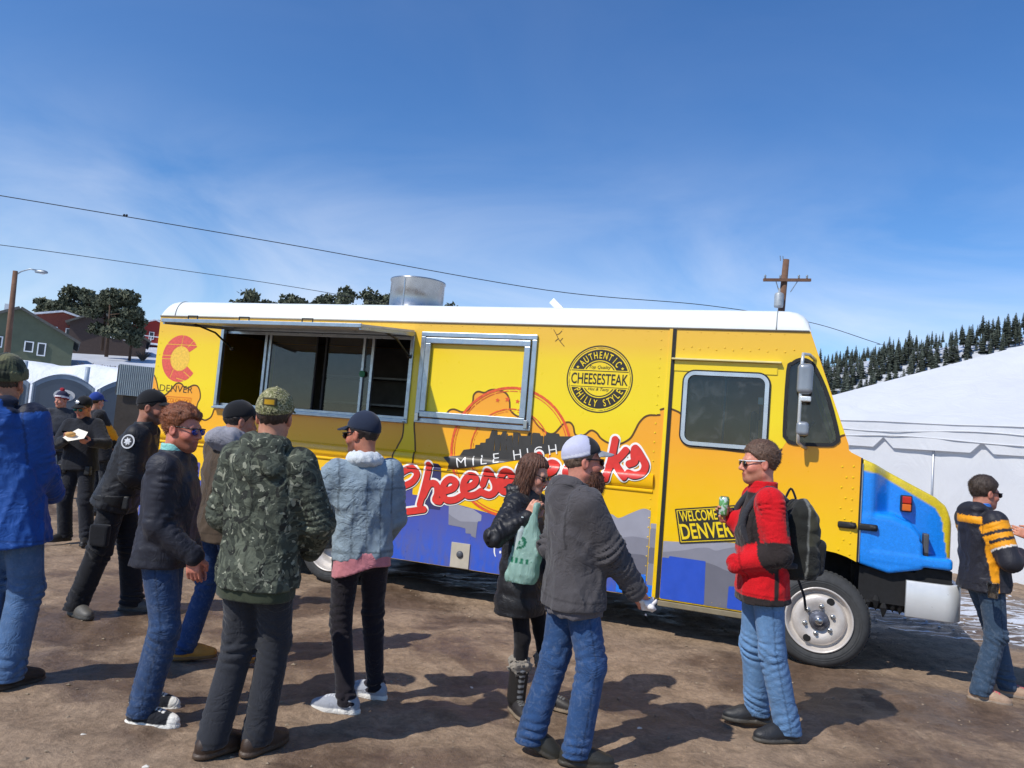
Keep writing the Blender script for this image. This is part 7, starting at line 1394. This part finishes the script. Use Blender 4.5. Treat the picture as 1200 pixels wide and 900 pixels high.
bt = bc+np.array((-0.022, 0.022, 0.03)); V, Q = nets(lambda P: np.minimum(cap(P, bt-np.array((0, 0, 0.11)), bt+np.array((0, 0, 0.06)), 0.030), np.minimum(cap(P, bt+np.array((0, 0, 0.06)), bt+np.array((0, 0, 0.11)), 0.028, 0.013), cap(P, bt+np.array((0, 0, 0.1)), bt+np.array((0.004, 0, 0.135)), 0.014))), bt-np.array((0.05, 0.05, 0.15)), bt+np.array((0.05, 0.05, 0.16)), 0.007); wb = arr_obj('water_bottle', V-bt, Q, mat('bottle_plastic', 'c9d8d6', 0.15, var=0.05, Transmission_Weight=0.3)); wb.location = bt; tag(wb, 'clear plastic water bottle sticking out of the carrier bag', 'bottle')
# --- bearded man in charcoal jacket
p = Person('beard', 'bearded man in charcoal hooded jacket, jeans and white mesh cap walking right', 1.17, elbows=(None, (-0.5, -0.6, -0.1)), shoulder=1.06)
p.body('c98a74', (None, 0.55), (None, (-0.3, 0.9, 0.1))); p.coat('jacket', M_wov, '4b484a', hem=0.80, hood=1.05, fold=0.009, arm=(0.080, 0.068, 0.056), afold=(0.006, 0.014), sleeve_cut=0.02, collar=0.055)
p.net('fleece_hem', lambda P: np.maximum(p.torso_sdf(P, 0.765, [(0, 0.170, 0.124, 0), (1, 0.170, 0.124, 0)], 0.002)+0.004*snoise(P, 80, 3), P[:, 2]-0.85), [p.pel+np.array((0.22, 0.18, -0.17)), p.pel+np.array((-0.22, -0.18, -0.05))], 0.05, 0.011, M_fleece, lin('58555a'))
p.trousers(M_denim, '2a4770', thigh=0.097, knee=0.080, hem=0.076, fold=(0.003, 0.013, 0.012)); p.shoes('2b2a24', '3a352c', wide=1.08, lift=(22, 0), m=M_leath)
for i in range(2):
    a0 = p.an[i]; p.net('boot_cuff', lambda P: np.maximum(cap(P, a0, p.kn[i], 0.060, 0.06), np.abs(P[:, 2]-a0[2]+0.005)-0.022), [a0], 0.08, 0.008, M_leath, lin('a5703c'))
p.hair('6a5646', thick=0.005, rough_=0.003, hat=True); p.beard('5a3420', 1.0, 0.035); p.glasses(); p.capp(lambda q: np.where((q[:, 0] > 0.018)[:, None], L3('232429'), np.where(((np.abs(q[:, 1]) < 0.004) | (np.abs(q[:, 2]-0.05-0.25*q[:, 0]) < 0.008))[:, None], L3('d8d8e4'), L3('b9bad0'))), '8f9296')
hb = p.wr[1]+unit(p.wr[1]-p.el[1])*0.10*p.k+np.array((0.015, 0, -0.015))
V, Q = nets(lambda P: rbox(P, hb, (0.040, 0.026, 0.032), 0.012)+0.016*snoise(P, 90, 8)+0.008*snoise(P, 210, 3), hb-0.075, hb+0.075, 0.006); o_ = arr_obj('paper_napkin', V-hb, Q, mat('napkin_paper', 'e4ddd8', 0.85, var=0.05)); o_.location = hb; tag(o_, 'crumpled white napkin in the hand of the bearded man', 'napkin')
# --- man in red fleece with backpack
p = Person('red', 'man in red and black fleece jacket and white sunglasses with a backpack, facing left', 1.06, elbows=((0.7, -0.55, -0.4), (0.6, 0.3, -0.7)))
p.body('cf8f78', stubble='a06c52', hands=(None, 0.85), palms=(None, (0, -1, 0)), hdir=(None, (-0.6, 0.1, 0.5)))
def red_dye(V):
    c = np.tile(L3('c4121c'), (len(V), 1)); z = V[:, 2]/p.k; fw = (V-p.pel)@p.f; blk = L3('2c2524'); t0, d0 = p.arm_t(V, 0); t1, d1 = p.arm_t(V, 1); arm = (d0 < 0.098) | (d1 < 0.098)
    c[(~arm) & (z > 1.10) & (z < 1.425) & (fw > -0.02)] = blk; c[(z > 1.20) & (z < 1.45) & (fw < -0.03) & ((d0 < 0.3) | (d1 < 0.3)) & (fw < -0.045)] = blk
    for i, (t, dd) in enumerate(((t0, d0), (t1, d1))):
        sk = (V-p.el[i])@p.f; c[(dd < 0.10) & (t > 0.80-0.6*sk) & (t < 1.30+1.0*sk) & (t > 0.6)] = blk
    c[(z < 0.83)] = blk; c[(~arm) & (z < 1.08) & (np.abs(fw+0.03) < 0.012)] = blk; return c
p.coat('fleece_jacket', M_fleece, red_dye, hem=0.81, fold=0.008, collar=0.062, arm=(0.078, 0.064, 0.054), afold=(0.005, 0.012), h=0.0095)
p.trousers(M_denim, '5d80a8', thigh=0.097, knee=0.075, hem=0.074, fold=(0.0025, 0.011, 0.011)); p.shoes('232427', '4a463f', wide=1.08, m=M_leath); p.hair('5f4636', thick=0.012, rough_=0.0035, front=0.076, nape=-0.085); p.glasses(M_wfr)
bp0 = p.neck-p.sp*0.27*p.k-p.f*0.205*p.k; A = np.stack([-p.f, p.lat, p.sp], 1)
bkp = empty('backpack', (bp0[0], bp0[1], bp0[2]-0.24), 0, 'black and grey backpack worn by the man in the red fleece', 'backpack'); bo = np.array(bkp.location)
def pack(P): q = (P-bp0)@A; r_ = np.interp(q[:, 2], [-0.26, -0.1, 0.12, 0.26], [0.125, 0.125, 0.095, 0.055]); d = rbox(np.c_[q[:, 0]*0.11/r_, q[:, 1], q[:, 2]], (0, 0, 0), (0.11, 0.145, 0.24), 0.085); return d+0.008*snoise(P, 32, 5)+0.004*snoise(P, 85, 6)
def pack_dye(V): q = (V-bp0)@A; c = np.tile(L3('222320'), (len(V), 1)); c[(q[:, 0] > 0.02) & (q[:, 2] > -0.02)] = L3('3c3b2f'); c[snoise(V, 30, 9) > 0.75] *= 0.6; c[(np.abs(q[:, 0]-0.015) < 0.008)] = L3('6a6b66'); return c
net_obj('pack_body', pack, bp0-0.32, bp0+0.32, 0.010, M_wov, bkp, pack_dye, bo)
net_obj('front_pocket', lambda P: rbox((P-bp0)@A, (0.10, 0, -0.10), (0.045, 0.115, 0.11), 0.04)+0.003*snoise(P, 30, 2), bp0-0.32, bp0+0.32, 0.010, M_wov, bkp, L3('1f2022'), bo)
for i, sg in enumerate((1, -1)):
    pts = [p.neck-p.f*0.12+p.lat*sg*0.09-p.sp*0.05, p.sh[i]*0.62+p.neck*0.38+p.sp*0.055, p.sh[i]*0.7+p.neck*0.3+p.f*0.135-p.sp*0.10, p.sh[i]*0.72+p.neck*0.28+p.f*0.13-p.sp*0.24, p.sh[i]*0.85+p.neck*0.15-p.f*0.02-p.sp*0.36, p.neck-p.f*0.16+p.lat*sg*0.13-p.sp*0.42]
    mb = MB(); mb.tube([np.array(v)-bo for v in smooth_line(pts, 5)], 0.020, 8); o_ = mb.build('strap', M_wov, bkp, True, dye=L3('34353a'))
mb = MB(); mb.tube([np.array(v)-bo for v in smooth_line([p.neck-p.f*0.13-p.sp*0.05, p.neck-p.f*0.17+p.sp*0.03, p.neck-p.f*0.20-p.sp*0.03], 5)], 0.007, 6); mb.build('grab_loop', M_wov, bkp, True, dye=L3('1a1a1c'))
mb = MB(); mb.tube([bp0+p.f*0.03+p.lat*0.10-p.sp*0.22-bo, bp0+p.lat*0.12-p.sp*0.32-bo, bp0-p.f*0.01+p.lat*0.115-p.sp*0.40-bo], 0.008, 5); mb.build('loose_strap', M_wov, bkp, dye=L3('1a1a1c'))
cn = p.wr[1]+unit((-0.6, 0.1, 0.5))*0.095*p.k+np.array((0, -0.035, 0.01)); can = empty('drink_can', tuple(cn-np.array((0, 0, 0.05))), 0, 'green and white drink can held by the man in the red fleece', 'can')
mb = MB(); mb.lathe([(0.0, 0.002), (0.024, 0.0), (0.032, 0.012), (0.032, 0.105), (0.026, 0.118), (0.0, 0.116)], 20); q = NT('can_print'); q.col(q.ramp(q.noise(26, 3, 0.6, 0.5), [(0.42, lin('d9e6dc')), (0.5, lin('6fae6a'))])); q.set(Roughness=0.3, Metallic=0.3); mb.build('can_body', q.m, can, True); mb = MB(); mb.lathe([(0.027, 0.1175), (0.022, 0.1205), (0.0, 0.1195)], 20); mb.build('can_lid', M_steel, can, True)
# --- man in black and yellow jacket by the bumper
p = Person('right', 'man in black and yellow striped jacket and jeans standing by the bumper', 1.12, elbows=(None, (-0.3, -0.6, -0.6)))
p.body('b9826c', (0.5, 0.55), (None, (0, 1, -0.2)))
def yj(V):
    c = np.tile(L3('23232b'), (len(V), 1)); ye = L3('e89a12'); k = p.k; z = V[:, 2]/k; fw = (V-p.pel)@p.f
    for i in range(2):
        t, dd = p.arm_t(V, i); arm = dd < 0.115; yb = arm & (t > 0.02) & (t < 0.66) & ~((t > 0.22) & (t < 0.30)) & ~((t > 0.43) & (t < 0.51)); c[yb] = ye; c[arm & (np.abs(t-0.66) < 0.02)] = L3('e8e4da')
    t0, d0 = p.arm_t(V, 1); trunk = (d0 > 0.095) & (p.arm_t(V, 0)[1] > 0.095); c[trunk & (z > 0.84) & (z < 1.28) & (fw < -0.005) & (fw > -0.12+0.18*(1.28-z))] = ye; c[trunk & (z > 1.36) & (z < 1.42) & (fw < 0.02)] = ye; return c
p.coat('jacket', M_shell, yj, hem=0.82, fold=0.008, collar=0.06, hood=0.95, arm=(0.082, 0.070, 0.058), afold=(0.005, 0.012), h=0.0098)
p.trousers(M_denim, '36495e', thigh=0.098, knee=0.076, hem=0.074); p.shoes('a88c74', '8a7a6a', lace='d8485c', wide=1.05); p.hair('42352c', thick=0.012, rough_=0.003, front=0.075, nape=-0.08); p.glasses(); nb = p.head-p.HA[:, 2]*0.085*p.k-p.HA[:, 0]*0.028*p.k
p.net('blue_neck_warmer', lambda P: np.maximum(np.abs(np.linalg.norm((P-nb)-(((P-nb)@p.sp)[:, None])*p.sp, axis=1)-0.068*p.k)-0.008, np.abs((P-nb)@p.sp+0.028)-0.034), [nb-0.06, nb+0.06], 0.03, 0.007, M_wov, lin('2f74c8'))
# --- person at the right edge, only a pink sleeve in view
p = Person('pink', 'person almost out of view at the right edge, pink sleeve reaching in', 1.0, 1.5)
p.body('c98f74', (0.6, 0.6)); p.coat('jacket', M_wov, 'b0466e', hem=0.82, h=0.012); p.trousers(M_denim, '26303f', h=0.012); p.shoes(); p.hair('3a2a20', length=0.14)
# --- tall man in blue jacket at the left edge
p = Person('blue', 'man in bright blue hooded jacket and camouflage knit hat at the left edge', 1.05, elbows=((-0.4, -0.85, -0.3), (0.35, -0.9, -0.3)))
def bj(V): c = np.tile(L3('164a94'), (len(V), 1)); q = V-p.neck; c[(q@p.sp > -0.02) & (q@p.f > -0.13)] = L3('161c30'); return c
p.body('b98468', (None, None)); p.coat('jacket', M_shell, bj, hem=0.80, hood=1.1, fold=0.010, arm=(0.082, 0.072, 0.060), afold=(0.006, 0.013), collar=0.06); p.trousers(M_denim, '49678e', thigh=0.097, knee=0.086, hem=0.082); p.shoes('2c241f', '3a322a', wide=1.1); p.hair('4a4038', thick=0.006, hat=True)
p.knit_hat(lambda q: np.where((snoise(q, 60, 3) > 0.25)[:, None], L3('6b6a4c'), np.where((snoise(q, 75, 8) > 0.2)[:, None], L3('2f3328'), L3('4a4e3a'))))
# --- police officers
def officer_extras(p, cap_badge=True, chest=True):
    if cap_badge: disc_on(p.root, p.o, p.head+p.HA@np.array((0.100, 0, 0.098))*p.k, p.HA@np.array((1, 0, 0.45)), 0.030, 'cap_badge', mat('badge_silver', 'cfd2d6', 0.35, 0.5))
    if chest:
        c = p.neck-p.sp*0.17+p.l*0.085+p.f*0.168; disc_on(p.root, p.o, c, p.f+p.l*0.3, 0.036, 'chest_star', mat('badge_silver', 'cfd2d6', 0.35, 0.5)); c2 = p.neck-p.sp*0.15-p.l*0.03+p.f*0.172
        for i, (dx, w) in enumerate(((0.0, 0.05), (-0.09, 0.06))):
            mb = MB(); cc = c2+p.l*dx-p.o; V = [cc+p.l*a*w/2+np.array((0, 0, b)) for a, b in ((-1, 0), (1, 0), (1, 0.016), (-1, 0.016))]; mesh_obj('name_bar', V, [(0, 1, 2, 3), (3, 2, 1, 0)], mat('badge_silver', 'cfd2d6', 0.35, 0.5), p.root)
    belt = lambda P: np.maximum(p.torso_sdf(P, 0.88*p.k, [(0, 0.186, 0.14, 0), (1, 0.186, 0.14, 0)], 0.0), P[:, 2]-0.94*p.k)
    p.net('duty_belt', belt, [p.pel+np.array((0.2, 0.2, -0.06)), p.pel-np.array((0.2, 0.2, 0.0))], 0.05, 0.010*1.0, M_leath, lin('0f0f11'))
    for dx, w in ((-0.17, 0.03), (-0.12, 0.025), (0.16, 0.035)):
        c = p.pel+p.l*dx*p.k+p.f*0.10*p.k+np.array((0, 0, -0.06)); V, Q = nets(lambda P: rbox(P, c, (w, w, 0.055), 0.012), c-0.08, c+0.08, 0.010); arr_obj('belt_pouch', V-p.o, Q, M_leath, p.root, lin('121214'))
p = Person('cop1', 'police officer in dark uniform facing us in mirrored sunglasses, eating from a paper wrapper', 1.12, 1.35, elbows=((0.7, 0.2, -0.7), (-0.7, 0.2, -0.7)))
p.body('c08870', (0.8, 0.8), ((-0.6, 0, 0.7), (0.6, 0, 0.7)), hdir=((-0.55, -0.5, 0.1), (0.55, -0.5, 0.1))); p.coat('uniform_jacket', M_wov, '1b1d24', hem=0.86, fold=0.006); p.trousers(M_wov, '191b22', thigh=0.097, knee=0.085, hem=0.080); p.shoes('1c1a19', '2a2624', high=0.03); p.hair('3a2c22', thick=0.006, hat=True); p.capp('15171c', '15171c'); p.glasses(M_frame, M_lgreen); officer_extras(p)
pc = (p.wr[0]+p.wr[1])/2+np.array((0.02, -0.12, 0.05)); mb = MB(); sh_ = [(-0.13, -0.02, -0.02), (-0.02, -0.10, -0.055), (0.13, -0.05, -0.01), (0.10, 0.07, 0.06), (-0.03, 0.09, 0.09), (0.0, -0.01, -0.02)]
mb.add(sh_, [(0, 1, 5), (1, 2, 5), (2, 3, 5), (3, 4, 5), (4, 0, 5)]); o_ = mb.build('paper_wrapper', mat('wrapper_paper', 'e9e2d2', 0.8, var=0.05)); o_.location = pc; tag(o_, 'white paper food wrapper held open by the police officer', 'paper')
V, Q = nets(lambda P: smin(ell(P, (-0.03, 0.0, 0.02), (0.06, 0.032, 0.028)), ell(P, (-0.01, -0.02, 0.03), (0.05, 0.022, 0.022)), 0.01)+0.004*snoise(P, 70, 3), (-0.12, -0.08, -0.03), (0.08, 0.08, 0.09), 0.009); o_ = arr_obj('sandwich', V, Q, mat('bread_crust', 'c79a5c', 0.8, var=0.2, scale=40)); o_.location = pc+np.array((-0.03, 0, 0.0)); tag(o_, 'browned sandwich roll in the paper wrapper of the officer', 'sandwich')
p = Person('cop2', 'police officer in black cap and jacket with round shoulder patch striding right', 1.14, elbows=((-0.2, 0.5, -0.8), (-0.5, -0.6, -0.5)))
p.body('a5745c', (0.6, 0.6), stubble='4a3428'); p.coat('uniform_jacket', M_shell, '1a1b20', hem=0.86, fold=0.008, arm=(0.080, 0.066, 0.054)); p.trousers(M_wov, '17181d', thigh=0.097, knee=0.088, hem=0.080, fold=(0.004, 0.013, 0.015)); p.shoes('55524c', '3a3833', wide=1.12, high=0.03); p.hair('241c18', thick=0.007, hat=True); p.capp('141519', '141519'); officer_extras(p, False, False)
sp_ = p.sh[1]+(p.el[1]-p.sh[1])*0.18; nn = unit(np.array((-0.15, -1.0, 0.15))); disc_on(p.root, p.o, sp_+nn*0.103, nn, 0.056, 'shoulder_patch', mat('patch_grey', 'c5c7c9', 0.7), star_=False); disc_on(p.root, p.o, sp_+nn*0.105, nn, 0.045, 'shoulder_patch_field', mat('patch_dark', '26272c', 0.7), star_=False); disc_on(p.root, p.o, sp_+nn*0.107, nn, 0.033, 'shoulder_patch_star', mat('patch_grey', 'c5c7c9', 0.7), n=7, inner=0.6)
kp = (p.hip[1]+p.kn[1])/2+np.array((0.0, -0.10, -0.10)); V, Q = nets(lambda P: rbox(P, kp, (0.075, 0.03, 0.085), 0.02)+0.004*snoise(P, 30, 3), kp-0.12, kp+0.12, 0.010); arr_obj('cargo_pocket', V-p.o, Q, M_wov, p.root, lin('15161b'))
# --- two people behind the officers
p = Person('beanie', 'person in a red, white and navy bobble hat behind the police officer', 1.05, 1.7)
p.body('c08a74', (0.6, 0.6)); p.coat('jacket', M_wov, '3a3d44', hem=0.8, h=0.012); p.trousers(M_denim, '22262e', h=0.012); p.shoes(); p.hair('3a2a20', thick=0.006, hat=True); p.knit_hat(lambda q: np.where((np.abs(q[:, 2]-0.055-0.2*q[:, 0]) < 0.014)[:, None], L3('d8d8dc'), np.where((q[:, 2] < 0.04+0.2*q[:, 0])[:, None], L3('8c2030'), L3('2a2a44'))), '9c2434')
p = Person('striped', 'person in blue cap and black jacket with a yellow back panel behind the officers', 1.08, 1.6)
p.body('c08a74', (0.6, 0.6)); p.coat('jacket', M_wov, lambda V: np.where(((V[:, 2] > 1.15) & (V[:, 2] < 1.36))[:, None], L3('d9961e'), L3('23242a')), hem=0.8, h=0.012); p.trousers(M_denim, '22262e', h=0.012); p.shoes(); p.hair('3a2a20', thick=0.006, hat=True); p.capp('243f8c', '243f8c')
